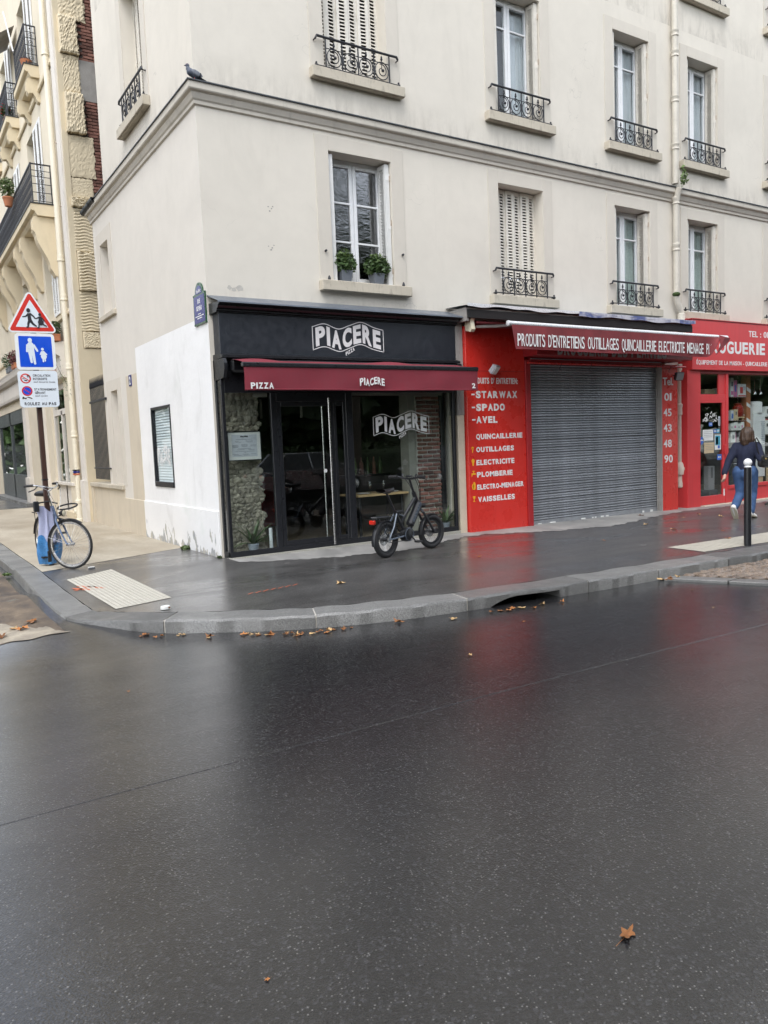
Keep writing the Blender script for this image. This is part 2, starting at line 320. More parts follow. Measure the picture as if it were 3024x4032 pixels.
# ------------------------------------------------------------------ helpers
ABS = set()
def put(o, parent=None, **pr):
    C.objects.link(o)
    if parent is not None:
        o.parent = parent
        if parent in ABS: o.matrix_parent_inverse = Matrix.Translation(-parent.location)
    for k, v in pr.items(): o[k] = v
    return o
def empty(name, loc=(0, 0, 0), rz=0, parent=None, **pr):
    o = D.objects.new(name, None); o.empty_display_size = .1; o.location = loc; o.rotation_euler = (0, 0, rz)
    return put(o, parent, **pr)
def root(name, loc, label, cat, group=None):
    """an Empty at a thing's base whose parts are built in world coordinates"""
    o = empty(name, loc); ABS.add(o)
    return tag(o, label, cat, group)
class MB:
    """collects shapes, then becomes one mesh object"""
    def __init__(s): s.v = []; s.f = []; s.m = []; s.mi = 0
    def add(s, vs, fs):
        b = len(s.v); s.v += [tuple(x) for x in vs]; s.f += [tuple(i+b for i in f) for f in fs]; s.m += [s.mi]*len(fs); return s
    def box(s, x0, x1, y0, y1, z0, z1, bev=0.):
        if x0 > x1: x0, x1 = x1, x0
        if y0 > y1: y0, y1 = y1, y0
        if z0 > z1: z0, z1 = z1, z0
        if not bev:
            return s.add([(x0, y0, z0), (x1, y0, z0), (x1, y1, z0), (x0, y1, z0), (x0, y0, z1), (x1, y0, z1), (x1, y1, z1), (x0, y1, z1)],
                         [(0, 3, 2, 1), (4, 5, 6, 7), (0, 1, 5, 4), (1, 2, 6, 5), (2, 3, 7, 6), (3, 0, 4, 7)])
        b = min(bev, (x1-x0)*.45, (y1-y0)*.45, (z1-z0)*.45)
        lo, hi = (x0, y0, z0), (x1, y1, z1); vs = []; ix = {}
        for i in range(8):
            sg = (i & 1, i >> 1 & 1, i >> 2 & 1)
            for a in range(3):
                c = []
                for k in range(3):
                    e = hi[k] if sg[k] else lo[k]
                    c.append(e if k == a else e+(-b if sg[k] else b))
                ix[i, a] = len(vs); vs.append(c)
        fs = []
        for a in range(3):
            u, w = (a+1) % 3, (a+2) % 3
            for sgn in (0, 1):
                q = [(0, 0), (1, 0), (1, 1), (0, 1)]
                f = [ix[(sgn << a) | (p << u) | (r << w), a] for p, r in q]
                fs.append(f if sgn else f[::-1])
            for p in (0, 1):
                for r in (0, 1):
                    i0 = (p << u) | (r << w); i1 = i0 | (1 << a)
                    f = [ix[i0, u], ix[i1, u], ix[i1, w], ix[i0, w]]
                    fs.append(f if (p ^ r) else f[::-1])
        for i in range(8):
            f = [ix[i, 0], ix[i, 1], ix[i, 2]]; k = (i & 1) ^ (i >> 1 & 1) ^ (i >> 2 & 1)
            fs.append(f if k else f[::-1])
        return s.add(vs, fs)
    def quad(s, a, b, c, d): return s.add([a, b, c, d], [(0, 1, 2, 3)])
    def prism(s, pts, fn, d0, d1):
        """outline pts in 2-D, swept from d0 to d1; fn(u, v, d) gives the point"""
        n = len(pts); vs = [fn(u, v, d0) for u, v in pts]+[fn(u, v, d1) for u, v in pts]
        return s.add(vs, [tuple(range(n))[::-1], tuple(range(n, 2*n))]+[(i, (i+1) % n, n+(i+1) % n, n+i) for i in range(n)])
    def tube(s, path, r, n=8, caps=True, closed=False):
        P = [V(p) for p in path]; m = len(P); rr = r if isinstance(r, (list, tuple)) else [r]*m
        def tan(i):
            if closed: d = P[(i+1) % m]-P[i-1]
            else: d = P[min(i+1, m-1)]-P[max(i-1, 0)]
            return d.normalized() if d.length > 1e-9 else V((0, 0, 1))
        t = tan(0); a = V((0, 0, 1)) if abs(t.z) < .9 else V((1, 0, 0)); nrm = t.cross(a).normalized(); vs = []
        for i in range(m):
            t = tan(i); nrm = (nrm-t*nrm.dot(t)); nrm = nrm.normalized() if nrm.length > 1e-6 else t.orthogonal().normalized()
            bn = t.cross(nrm)
            for k in range(n):
                an = 2*math.pi*k/n; vs.append(P[i]+(nrm*math.cos(an)+bn*math.sin(an))*rr[i])
        fs = []
        for i in range(m if closed else m-1):
            j = (i+1) % m
            for k in range(n): fs.append((i*n+k, i*n+(k+1) % n, j*n+(k+1) % n, j*n+k))
        if caps and not closed: fs += [tuple(range(n))[::-1], tuple((m-1)*n+k for k in range(n))]
        return s.add(vs, fs)
    def lathe(s, prof, o=(0, 0, 0), n=16, axis='z', squash=1.):
        """prof: list of (r, h)"""
        vs = []; ox, oy, oz = o
        for r, h in prof:
            for k in range(n):
                a = 2*math.pi*k/n; c, d = r*math.cos(a), r*math.sin(a)*squash
                vs.append({'z': (ox+c, oy+d, oz+h), 'y': (ox+c, oy+h, oz+d), 'x': (ox+h, oy+c, oz+d)}[axis])
        fs = [(i*n+k, i*n+(k+1) % n, (i+1)*n+(k+1) % n, (i+1)*n+k) for i in range(len(prof)-1) for k in range(n)]
        cl = prof[0] == prof[-1]
        if prof[0][0] > 1e-4 and not cl: fs.append(tuple(range(n))[::-1])
        if prof[-1][0] > 1e-4 and not cl: fs.append(tuple((len(prof)-1)*n+k for k in range(n)))
        return s.add(vs, fs)
    def ball(s, c, r, n=10, m=7):
        rx, ry, rz = r if isinstance(r, tuple) else (r, r, r); vs = []; fs = []
        for j in range(m+1):
            th = math.pi*j/m
            for k in range(n):
                a = 2*math.pi*k/n; vs.append((c[0]+rx*math.sin(th)*math.cos(a), c[1]+ry*math.sin(th)*math.sin(a), c[2]-rz*math.cos(th)))
        fs = [(j*n+k, j*n+(k+1) % n, (j+1)*n+(k+1) % n, (j+1)*n+k) for j in range(m) for k in range(n)]
        return s.add(vs, fs)
    def grid(s, fn, nu, nv):
        vs = [fn(i/nu, j/nv) for j in range(nv+1) for i in range(nu+1)]
        return s.add(vs, [(j*(nu+1)+i, j*(nu+1)+i+1, (j+1)*(nu+1)+i+1, (j+1)*(nu+1)+i) for j in range(nv) for i in range(nu)])
    def mesh(s, name, mats, smooth=False):
        me = D.meshes.new(name); me.from_pydata(s.v, [], s.f)
        for k in (mats if isinstance(mats, (list, tuple)) else [mats]): me.materials.append(MATS[k])
        if max(s.m, default=0): me.polygons.foreach_set('material_index', s.m)
        if smooth:
            me.polygons.foreach_set('use_smooth', [True]*len(s.f))
            try: me.set_sharp_from_angle(angle=R(38))
            except Exception: pass
        me.validate(); me.update(); return me
    def build(s, name, mats, parent=None, smooth=False, loc=None, rz=None, **pr):
        o = D.objects.new(name, s.mesh(name, mats, smooth))
        if loc: o.location = loc
        if rz is not None: o.rotation_euler = (0, 0, rz)
        return put(o, parent, **pr)
def inst(name, me, parent=None, loc=(0, 0, 0), rot=(0, 0, 0), sc=None, **pr):
    o = D.objects.new(name, me); o.location = loc; o.rotation_euler = rot
    if sc: o.scale = sc
    return put(o, parent, **pr)
def tag(o, label, cat, group=None):
    o['label'] = label; o['category'] = cat
    if group: o['group'] = group
    return o
def struct(o): o['kind'] = 'structure'; return o
def copy_tree(o, parent=None):
    c = o.copy(); C.objects.link(c); c.parent = parent
    for ch in list(o.children): copy_tree(ch, c)
    return c
def text_mesh(s, bold=.02, ext=.004, space=1.0, shear=0.):
    cu = D.curves.new('lettering', 'FONT'); cu.body = s; cu.size = 1; cu.offset = bold; cu.extrude = 0; cu.space_character = space; cu.shear = shear
    cu.resolution_u = 4
    o = D.objects.new('lettering', cu); C.objects.link(o); me = D.meshes.new_from_object(o)
    D.objects.remove(o); D.curves.remove(cu)
    vs = [tuple(v.co) for v in me.vertices]; fs = [tuple(p.vertices) for p in me.polygons]; D.meshes.remove(me)
    return vs, fs
CW = {'I': .34, "'": .22, '.': .3, ':': .3, ' ': .5, 'M': 1.22, 'W': 1.35, '1': .36, '-': .55, 'E': .86, 'F': .84, 'L': .82, 'T': .92, 'S': .94, 'É': .86, 'Ê': .86}
TC = {}
def block_mesh(s, bold, gap=.17):
    """sign-writer's capitals: every letter fitted to its own cell so that strokes stay even"""
    vs = []; fs = []; x = 0.
    for ch in s:
        w = CW.get(ch, 1.)
        if ch != ' ':
            if (ch, bold) not in TC: TC[ch, bold] = text_mesh(ch, bold)
            v, f = TC[ch, bold]; a = min(p[0] for p in v); b = max(p[0] for p in v); n = len(vs)
            vs += [(x+w*.62*(p[0]-a)/(b-a), p[1], 0) for p in v]; fs += [tuple(i+n for i in q) for q in f]
        x += w*.62+gap*.62
    return vs, fs
def lettering(s, fn, u0, u1, v0, v1, mt, parent, bold=.02, thick=.004, space=1., warp=None, name='lettering', shear=0., capref=None):
    """text s fitted to the box u0..u1 x v0..v1 (capital height); fn(u, v, d) maps into the world, d pointing out"""
    vs, fs = block_mesh(s, bold) if s.upper() == s and len(s) > 1 else text_mesh(s, bold, 0, space, shear)
    x0 = min(v[0] for v in vs); x1 = max(v[0] for v in vs)
    rv, _ = text_mesh(capref or 'H', bold); y0 = min(v[1] for v in rv); y1 = max(v[1] for v in rv)
    P = []
    for x, y, _z in vs:
        a = (x-x0)/(x1-x0); b = (y-y0)/(y1-y0); u = u0+(u1-u0)*a; v = v0+(v1-v0)*b
        if warp: u, v = warp(a, b)
        P.append((u, v))
    n = len(P); mb = MB()
    pts = [fn(u, v, thick) for u, v in P]+[fn(u, v, 0) for u, v in P]
    ed = {}
    for f in fs:
        for i in range(len(f)):
            e = (f[i], f[(i+1) % len(f)])
            if (e[1], e[0]) in ed: del ed[e[1], e[0]]
            else: ed[e] = 1
    mb.add(pts, list(fs)+[(b, a, a+n, b+n) for a, b in ed])
    return mb.build(name, mt, parent)
def gz(x): return -.009*max(0., min(x, 14))
FA = lambda Y: (lambda u, v, d: (u, Y-d, v))            # on a wall that faces the main street (towards -y)
FB = lambda X: (lambda u, v, d: (X-d, -u, v))           # on a wall that faces the side street (towards -x); u runs to -y
# ================================================================== GROUND
def sm(x): x = max(0., min(1., x)); return x*x*(3-2*x)
def road_z(x, y):
    d = math.hypot(x+2.75, max(0, y+1.2) if y > -1.2 else min(0, y+2.75))
    return -.13+gz(x)+.112*sm(1-d/1.25)
def sheet(name, xs, ys, zf, mt, keep=None, **pr):
    mb = MB(); nx = len(xs)
    mb.v = [(x, y, zf(x, y)) for y in ys for x in xs]
    for j in range(len(ys)-1):
        for i in range(nx-1):
            if keep is None or keep((xs[i]+xs[i+1])/2, (ys[j]+ys[j+1])/2): mb.f.append((j*nx+i, j*nx+i+1, (j+1)*nx+i+1, (j+1)*nx+i))
    mb.m = [0]*len(mb.f)
    return mb.build(name, mt, smooth=True, **pr)
def fr(a, b, n): return [a+(b-a)*i/n for i in range(n+1)]
xs = [-120, -40, -15, -8]+fr(-5, -.5, 30)+[0, 2, 5, 9, 14, 30, 120]
ys = [-120, -40, -20, -12, -8, -6]+fr(-5, 1, 40)+[3, 8, 20, 40, 120]
struct(sheet('road', xs, ys, road_z, 'road_wet'))
# worn seam along the street
mb = MB()
def seam(u, v):
    x = -9+26*u; w = .002+.007*abs(math.sin(3.1*x)*math.sin(1.3*x+1)); y = -6.83-.05*math.sin(.35*x)+(v-.5)*w*2
    return (x, y, road_z(x, y)+.0005+.002*math.sin(math.pi*v))
mb.grid(seam, 130, 4); mat('seam', (.06, .06, .062), .2, .3, 8, .3, 80)
struct(mb.build('road_seam', 'road_wet', smooth=True))
# older surface of the side street
def jag(x): return -3.15+.03*math.sin(7*x)+.02*math.sin(19*x)
mb = MB(); pts = [(-2.74, 40), (-9, 40), (-9, -3.15)]
mb.grid(lambda u, v: ((lambda x, y: (x, y, road_z(x, y)+.003))(-9+6.27*u+(.0 if v else 0)-.05*math.sin(9*v)*(u > .98), jag(-9+6.27*u)+(v**2.2)*(43+3.15))), 40, 60)
struct(mb.build('side_street', 'side_street', smooth=True))
mb = MB()
def tanedge(u):
    x = -9+6.3*u; return -1.3-1.9*sm((x+3.9)/1.3)+.05*math.sin(17*x)+.04*math.sin(41*x)+.03*math.sin(83*x)
mb.grid(lambda u, v: ((lambda x, y: (x, y, road_z(x, y)+.0055))(-9+6.3*u, jag(-9+6.3*u)+v*max(0, tanedge(u)-jag(-9+6.3*u)))), 220, 8)
struct(mb.build('concrete_patch', 'old_concrete', smooth=True))
# kerb
KO = [(-2.64, 26), (-2.635, 2.9), (-2.62, 1.4), (-2.66, -.61), (-2.68, -2.17), (-2.66, -2.72), (-2.47, -3.05), (-1.93, -3.53), (-1.24, -4.04), (-.73, -4.33), (-.05, -4.57), (.8, -4.70), (2.39, -4.84), (3.55, -4.87), (4.85, -4.91), (5.9, -4.94), (16, -5.2)]
KI = [(-2.36, 26), (-2.35, 2.9), (-2.335, 1.4), (-2.36, -.61), (-2.365, -2.1), (-2.36, -2.56), (-2.2, -2.79), (-1.71, -3.26), (-1.07, -3.73), (-.6, -4.01), (.03, -4.22), (.85, -4.37), (2.4, -4.46), (3.55, -4.5), (4.85, -4.53), (5.9, -4.55), (16, -4.8)]
def cat(P, t):
    i = min(int(t), len(P)-2); f = t-i
    if i in (0, 1, 2, 3, 4, 13, 14, 15): return tuple(P[i][k]+(P[i+1][k]-P[i][k])*f for k in (0, 1))
    p0, p1, p2, p3 = (V(P[max(0, min(len(P)-1, j))]) for j in (i-1, i, i+1, i+2))
    q = .5*((2*p1)+(p2-p0)*f+(2*p0-5*p1+4*p2-p3)*f*f+(3*p1-p0-3*p2+p3)*f**3)
    return (q.x, q.y)
kerb = empty('kerb'); struct(kerb)
st = [(i/12, (i+1)/12) for i in range(12)]+[(1, 2), (2, 5), (5, 7), (7, 9), (9, 11), (11, 12), (12, 13), (13, 14), (14, 15)]+[(15+i/8, 15+(i+1)/8) for i in range(8)]
for a, b in st:
    n = 30 if (a, b) == (11, 12) else (22 if 2 <= a < 15 else 2); mb = MB(); ring = 6
    g = .008/max(.2, (V(cat(KO, b))-V(cat(KO, a))).length)*(b-a)
    for j in range(n+1):
        t = a+g+(b-a-2*g)*j/n; o = V(cat(KO, t)); i = V(cat(KI, t)); d = (i-o).normalized(); z = gz(o.x)+.004*math.sin(t*9)
        zb = z-.32
        if (a, b) == (11, 12):
            if 1.06 < o.x < 2.02: zb = z-.048-.085*max(0, 1-(o.x-1.06)/.38)**2
        e = .016+random.uniform(-.005, .006); ch = random.uniform(-.006, .003)
        for p, zz in ((o-d*.006, zb), (o-d*.004+d*max(0, -ch), z-.022+ch*.6), (o+d*e, z+ch*.25), (i-d*.01, z+.002), (i, z-.012), (i, zb)): mb.v.append((p.x, p.y, zz))
    for j in range(n):
        for k in range(ring): mb.f.append((j*ring+k, (j+1)*ring+k, (j+1)*ring+(k+1) % ring, j*ring+(k+1) % ring))
    mb.f += [tuple(range(ring)), tuple(n*ring+k for k in range(ring))[::-1]]; mb.m = [0]*len(mb.f)
    mb.build('kerb_stone', 'granite', kerb, smooth=True)
# mortar between the stones
for a, b in st[12:]:
    mb = MB(); o = V(cat(KO, a)); i = V(cat(KI, a)); d = (i-o).normalized(); s = V((-d.y, d.x))*.011
    z = gz(o.x)-.006; P = [o+d*.012-s, o+d*.012+s, i+s, i-s]
    mb.add([(p.x, p.y, z-.25) for p in P]+[(p.x, p.y, z) for p in P], [(0, 1, 2, 3), (4, 5, 6, 7), (0, 1, 5, 4), (1, 2, 6, 5), (2, 3, 7, 6), (3, 0, 4, 7)])
    mb.build('mortar_joint', 'mortar', kerb)
def poly_sheet(name, pts, mt, zoff=0., sub=None, **pr):
    mb = MB(); mb.add([(x, y, gz(x)+zoff) for x, y in pts], [tuple(range(len(pts)))])
    return mb.build(name, mt, **pr)
def strips(name, A, B, mt, zoff=0., nv=1):
    mb = MB(); n = len(A)-1
    for p, q in zip(A, B):
        for j in range(nv+1):
            x, y = p[0]+(q[0]-p[0])*j/nv, p[1]+(q[1]-p[1])*j/nv; mb.v.append((x, y, gz(x)+zoff))
    w = nv+1
    mb.f = [(i*w+j, (i+1)*w+j, (i+1)*w+j+1, i*w+j+1) for i in range(n) for j in range(nv)]; mb.m = [0]*len(mb.f)
    return mb.build(name, mt)
tt = fr(2.3, 5, 10)+fr(5.1, 13, 60)+fr(13.1, 16, 12)
Ai = [cat(KI, t) for t in tt]
def back(i):
    x, y = Ai[i]
    f = i/(len(tt)-1)
    if x > .3: return (x, .45)
    if y > -2.6: return (.3, .45+1.6*max(0, min(1, (y+2.7)/3.35)))
    return (.3, .45)
struct(strips('pavement', Ai, [back(i) for i in range(len(Ai))], 'pave_wet', 0., 6))
poly = [(-2.345, .69), (.3, 1.81), (.3, 15.3), (-2.36, 15.3), (-2.35, 2.9), (-2.337, 1.4)]
struct(poly_sheet('side_pavement', poly, 'tan_pavement', .004))
struct(poly_sheet('side_pavement_asphalt', [(-2.36, 15.3), (.6, 15.3), (.6, 30), (-2.36, 30)], 'pave_wet'))
# dry concrete along the shop fronts
E0 = [(.0, -.62), (.3, -.8), (.9, -1.06), (1.3, -1.2), (2.0, -1.25), (2.6, -1.3), (3.2, -.98), (3.9, -.7), (4.4, -.66), (5.0, -.95), (5.6, -1.22), (6.2, -1.28), (6.7, -1.42), (7.5, -1.24), (8.5, -.92), (9.7, -.68), (11.5, -.7), (13, -.66), (15, -.64)]
def ey(x):
    for (a, b), (c, d) in zip(E0, E0[1:]):
        if a <= x <= c: return b+(d-b)*(x-a)/(c-a)
    return -.65
A_ = []; B_ = []
for i in range(400):
    x = .02+15*i/400; A_.append((x, -.05)); B_.append((x, ey(x)+.035*math.sin(13*x)+.022*math.sin(41*x+1)+random.uniform(-.012, .012)))
struct(strips('threshold_strip', A_, B_, 'threshold_concrete', .004, 3))
# cobbled bay beside the kerb
bay = empty('cobbled_bay'); struct(bay)
def bl(y): return 3.57+(-4.93-y)*.535
mb = MB(); yy = fr(-4.86, -8.2, 12)
for y in yy: mb.v += [(bl(y)+.02, y, road_z(bl(y), y)+.014), (9, y, road_z(9, y)+.014)]
mb.f = [(2*i, 2*i+1, 2*i+3, 2*i+2) for i in range(12)]; mb.m = [0]*12
mb.build('bedding', 'old_tar', bay)
for k in range(5):
    y0 = -4.93-.62*k; y1 = y0-.6; mb = MB(); z = road_z(4, y0)
    P = [(bl(y0), y0), (bl(y0)+.21, y0), (bl(y1)+.21, y1), (bl(y1), y1)]; Q = [(p[0]+(.008 if i in (0, 3) else -.008), p[1]) for i, p in enumerate(P)]
    mb.add([(*p, z-.1) for p in P]+[(*p, z+.026) for p in P]+[(*p, z+.036) for p in Q], [(0, 1, 5, 4), (1, 2, 6, 5), (2, 3, 7, 6), (3, 0, 4, 7), (4, 5, 9, 8), (5, 6, 10, 9), (6, 7, 11, 10), (7, 4, 8, 11), (8, 9, 10, 11)])
    mb.build('border_stone', 'granite', bay)
cm = []
for k in range(4):
    mb = MB(); mb.box(-.066, .066, -.048, .048, -.05, .045, .02); rr = random.Random(k)
    mb.v = [(x+rr.uniform(-.007, .007), y+rr.uniform(-.006, .006), z+(rr.uniform(-.006, .006) if z > 0 else 0)) for x, y, z in mb.v]
    cm.append(mb.mesh('cobble', 'cobble', True))
j = 0; nc = 0
while nc < 290:
    y = -5.02-.108*j; x = bl(y)+.3+(.075 if j % 2 else 0)
    while x < 6.3 and nc < 290:
        xx = x+random.uniform(-.008, .008); inst('cobble', random.choice(cm), bay, (xx, y+random.uniform(-.007, .007), road_z(xx, y)+.005+random.uniform(-.005, .005)), (random.uniform(-.04, .04), random.uniform(-.04, .04), random.uniform(-.06, .06)+(math.pi if random.random() < .5 else 0)), (random.uniform(.9, 1.05), 1, 1)); nc += 1; x += .147
    j += 1
# tactile paving
def tactile(name, Q, nu, nv, label, skew=0, rib=False):
    root = MB(); P = [V((*q, gz(q[0])+.004)) for q in Q]
    def at(u, v): return (P[0]*(1-u)+P[1]*u)*(1-v)+(P[3]*(1-u)+P[2]*u)*v
    root.grid(lambda u, v: at(u, v), 8, 8)
    o = root.build(name, 'tactile'); struct(o)
    st_ = MB()
    if rib:
        for i in range(nu):
            for k in range(nv):
                u = (i+.5)/nu+skew*(k/nv-.5); 
                if .01 < u < .99:
                    c = at(u, (k+.5)/nv); st_.lathe([(.017, 0), (.015, .004), (.008, .0055)], c, 6)
    else:
        for i in range(nu):
            for k in range(nv):
                c = at((i+.5)/nu, (k+.5)/nv); st_.lathe([(.017, 0), (.014, .005), (.006, .0065)], c, 7)
    s = st_.build('studs', 'tactile' if rib else 'studs_white', o); s['kind'] = 'stuff'
    return o
mat('studs_white', (.5, .48, .42), .5, .12, 9, .1, 60)
tactile('tactile_paving', [(-2.207, -.298), (-1.536, .171), (-1.529, -2.479), (-2.166, -2.668)], 13, 36, '')
tactile('tactile_paving', [(5.13, -3.79), (9.2, -3.84), (9.2, -4.52), (5.1, -4.40)], 44, 16, '', -.06, True)
# sprayed survey marks and a worn white stroke
def spray(name, pts, mt, w=.02):
    mb = MB()
    for (x0, y0, x1, y1) in pts:
        d = V((x1-x0, y1-y0)); n = V((-d.y, d.x)).normalized()*w; k = 7
        for i in range(k+1):
            x, y = x0+d.x*i/k, y0+d.y*i/k; ww = random.uniform(.25, 1)
            mb.v += [(x+n.x*ww, y+n.y*ww, gz(x)+.0045), (x-n.x*ww, y-n.y*ww, gz(x)+.0045)]
        b = len(mb.v)-2*(k+1); mb.f += [(b+2*i, b+2*i+1, b+2*i+3, b+2*i+2) for i in range(k)]
    mb.m = [0]*len(mb.f); return struct(mb.build(name, mt))
spray('paint_mark', [(-2.27, -1.02, -2.12, -1.3), (-2.2, -.9, -2.02, -1.15), (-2.1, -1.02, -1.98, -1.3), (-2.28, -1.2, -2.05, -1.05)], 'orange_paint', .045)
spray('paint_mark', [(-.83+.1*i, -2.93+.02*i, -.74+.1*i, -2.87+.02*i) for i in range(7)], 'orange_paint', .012)
# ================================================================== CORNER BUILDING
bld = empty('corner_building'); tag(bld, 'cream rendered corner apartment building above the pizzeria', 'building')
def wall(name, fn, u0, u1, z0, z1, ops, depth, mt, parent, step=1.2):
    us = sorted({u0, u1, *[o[0] for o in ops], *[o[1] for o in ops]}); zs = sorted({z0, z1, *[o[2] for o in ops], *[o[3] for o in ops]})
    us = [u for u in us if u0 <= u <= u1]; zs = [z for z in zs if z0 <= z <= z1]; mb = MB()
    for a, b in zip(us, us[1:]):
        for c, d in zip(zs, zs[1:]):
            m, n = (a+b)/2, (c+d)/2
            if any(o[0] < m < o[1] and o[2] < n < o[3] for o in ops): continue
            mb.quad(fn(a, c, 0), fn(b, c, 0), fn(b, d, 0), fn(a, d, 0))
    for a, b, c, d in ops:
        for (p, q), (r, s) in (((a, c), (a, d)), ((a, d), (b, d)), ((b, d), (b, c)), ((b, c), (a, c))):
            mb.quad(fn(p, q, 0), fn(p, q, -depth), fn(r, s, -depth), fn(r, s, 0))
    return mb.build(name, mt, parent)
WX = [(2.08, 3.23), (5.51, 6.6), (8.55, 9.62), (10.85, 11.92), (13.88, 14.95)]
ops = [(a, b, 4.12, 6.09) for a, b in WX]+[(a, b, 7.26, 9.42) for a, b in WX]+[(a, b, 10.66, 12.6) for a, b in WX[3:5]]
shopops = [(.09, 4.24, -.4, 2.95), (10.55, 15.6, -.4, 2.85)]
wall('wall', FA(0), 0, 24, -.4, 17, ops+shopops, .32, 'wall', bld)
BW = [(-3.37, -2.25, 7.26, 9.42)]
wall('wall', FB(0), -6.43, -3.86, -.4, 6.5, [(-5.86, -5.33, .88, 2.86), (-5.9, -5.26, 4.4, 5.79)], .3, 'beige_side' if 'beige_side' in MATS else 'wall_side', bld)
wall('wall', FB(0), -3.86, 0, 3.5, 6.5, [], .3, 'wall_side', bld)
wall('wall', FB(0), -5.3, 0, 6.5, 17, BW, .3, 'wall', bld)
wall('painted_wall', FB(0), -3.86, 0, -.4, 3.5, [(-3.1, -2.0, .97, 2.36)], .12, 'white_paint_wall', bld)
# projecting plinth of the side wall
mb = MB(); mb.box(-.022, .0, .02, 3.86, -.3, .685, .006); mb.build('plinth', 'white_paint_wall', bld)
mb = MB(); mb.box(-.022, .0, 3.862, 5.25, -.3, .68, .006); mb.build('plinth', 'beige_wall', bld)
# beige lower zone of the side wall beyond the white paint (a skim coat standing a little proud)
mb = MB(); mb.box(-.006, 0, 3.862, 4.62, .68, 3.05); mb.build('skim_coat', 'beige_wall', bld)
mb = MB(); mb.box(-.007, 0, 5.05, 6.2, 2.86, 3.08); mb.box(-.007, 0, 5.05, 5.33, .93, 2.86); mb.box(-.007, 0, 5.86, 6.2, .93, 2.86); mb.build('niche_surround', 'surround', bld)
mb = MB(); mb.box(.29, .31, 5.3, 5.9, .85, 2.9); mb.box(.29, .31, 5.2, 5.95, 4.35, 5.85); mb.build('blind_infill', 'surround', bld)
mb = MB(); mb.box(-.012, 0, 4.98, 6.22, 5.79, 6.04); mb.box(-.012, 0, 4.98, 5.26, 4.4, 5.79); mb.box(-.012, 0, 5.9, 6.22, 4.4, 5.79); mb.build('niche_surround', 'surround', bld)
mb = MB(); mb.box(-.06, .28, 4.95, 6.26, 4.3, 4.395, .008); mb.build('window_sill', 'sill', bld)
# roof and rear of the shell so that the rooms stay dark
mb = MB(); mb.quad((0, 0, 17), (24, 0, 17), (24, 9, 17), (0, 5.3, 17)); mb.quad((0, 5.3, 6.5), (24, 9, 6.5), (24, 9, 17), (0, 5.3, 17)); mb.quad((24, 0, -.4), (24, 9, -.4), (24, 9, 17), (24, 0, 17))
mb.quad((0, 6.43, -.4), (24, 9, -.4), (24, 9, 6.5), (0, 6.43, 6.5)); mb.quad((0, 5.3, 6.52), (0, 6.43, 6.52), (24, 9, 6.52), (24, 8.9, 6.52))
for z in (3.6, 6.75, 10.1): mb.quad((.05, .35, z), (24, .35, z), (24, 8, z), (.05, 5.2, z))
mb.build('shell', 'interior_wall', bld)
# storey moulding, mitred round the corner
prof = [(0, 6.36), (.03, 6.375), (.03, 6.42), (.05, 6.44), (.075, 6.5), (.075, 6.515), (.115, 6.53), (.125, 6.545), (.125, 6.64), (0, 6.665)]
mb = MB(); n = len(prof)
for d, z in prof: mb.v.append((24, -d, z))
for d, z in prof: mb.v.append((-d, -d, z))
for d, z in prof: mb.v.append((-d, 6.5, z))
mb.f = [(r*n+i, r*n+i+1, (r+1)*n+i+1, (r+1)*n+i) for r in (0, 1) for i in range(n-1)]+[tuple(2*n+i for i in range(n))]
mb.m = [0]*len(mb.f); mb.build('moulding', 'mould', bld)
mb = MB()
top = [(0, 6.668), (.14, 6.652), (.145, 6.64), (.145, 6.632), (.13, 6.63)]; n = len(top)
for X, Y in ((24, 0), (0, 0), (0, 5.62)):
    for d, z in top: mb.v.append((X-(d if X == 0 else 0), (-d if X > 1 or Y == 0 else Y), z+.003*math.sin(X*9+Y*7)))
mb.f = [(r*n+i, r*n+i+1, (r+1)*n+i+1, (r+1)*n+i) for r in (0, 1) for i in range(n-1)]; mb.m = [0]*len(mb.f)
mb.build('flashing', 'zinc', bld)
# gutter at the low roof end: half-round with bands
mb = MB()
def gut(u, v):
    a = math.pi*(.95*v+.02); y = 5.58+1.05*u; return (-.12-.07*math.cos(a), y, 6.66-.02*u-.075*math.sin(a))
mb.grid(gut, 6, 10); mb.mi = 1; mb.quad((-.19, 5.58, 6.66), (-.05, 5.58, 6.66), (-.05, 6.63, 6.64), (-.19, 6.63, 6.64)); mb.mi = 0
for y in (5.6, 5.95, 6.3, 6.6): mb.tube([(-.12-.074*math.cos(a), y, 6.655-.078*math.sin(a)) for a in fr(0, math.pi, 10)], .007, 5)
mb.build('gutter', ['zinc', 'zinc_top'], bld, True)
# ---- window railing (wrought iron)
def spiral():
    mb = MB()
    R0 = .118
    mb.tube([(R0*math.cos(a), 0, .155+R0*1.12*math.sin(a)) for a in fr(0, 2*math.pi*23/24, 23)], .0085, 6, closed=True)
    mb.tube([((R0-.012)*(1-t*.62)*math.cos(1.9-t*6.2)*.9, 0, .155+(R0)*(1-t*.62)*math.sin(1.9-t*6.2)*.9) for t in fr(0, 1, 18)], .0075, 6)
    mb.ball((.02, 0, .165), .024, 8, 6)
    mb.tube([(0, 0, .165), (0, 0, .335)], .006, 5)
    mb.lathe([(.004, .30), (.016, .318), (.02, .335), (.011, .35), (.015, .362), (.004, .385), (0, .392)], (0, 0, 0), 8)
    mb.tube([(-.1, 0, .06), (-.112, 0, .035), (-.09, 0, .022), (-.075, 0, .04)], .006, 5); mb.ball((-.075, 0, .045), .012, 6, 5)
    return mb.mesh('scroll', 'iron', True)
SCROLL = spiral()
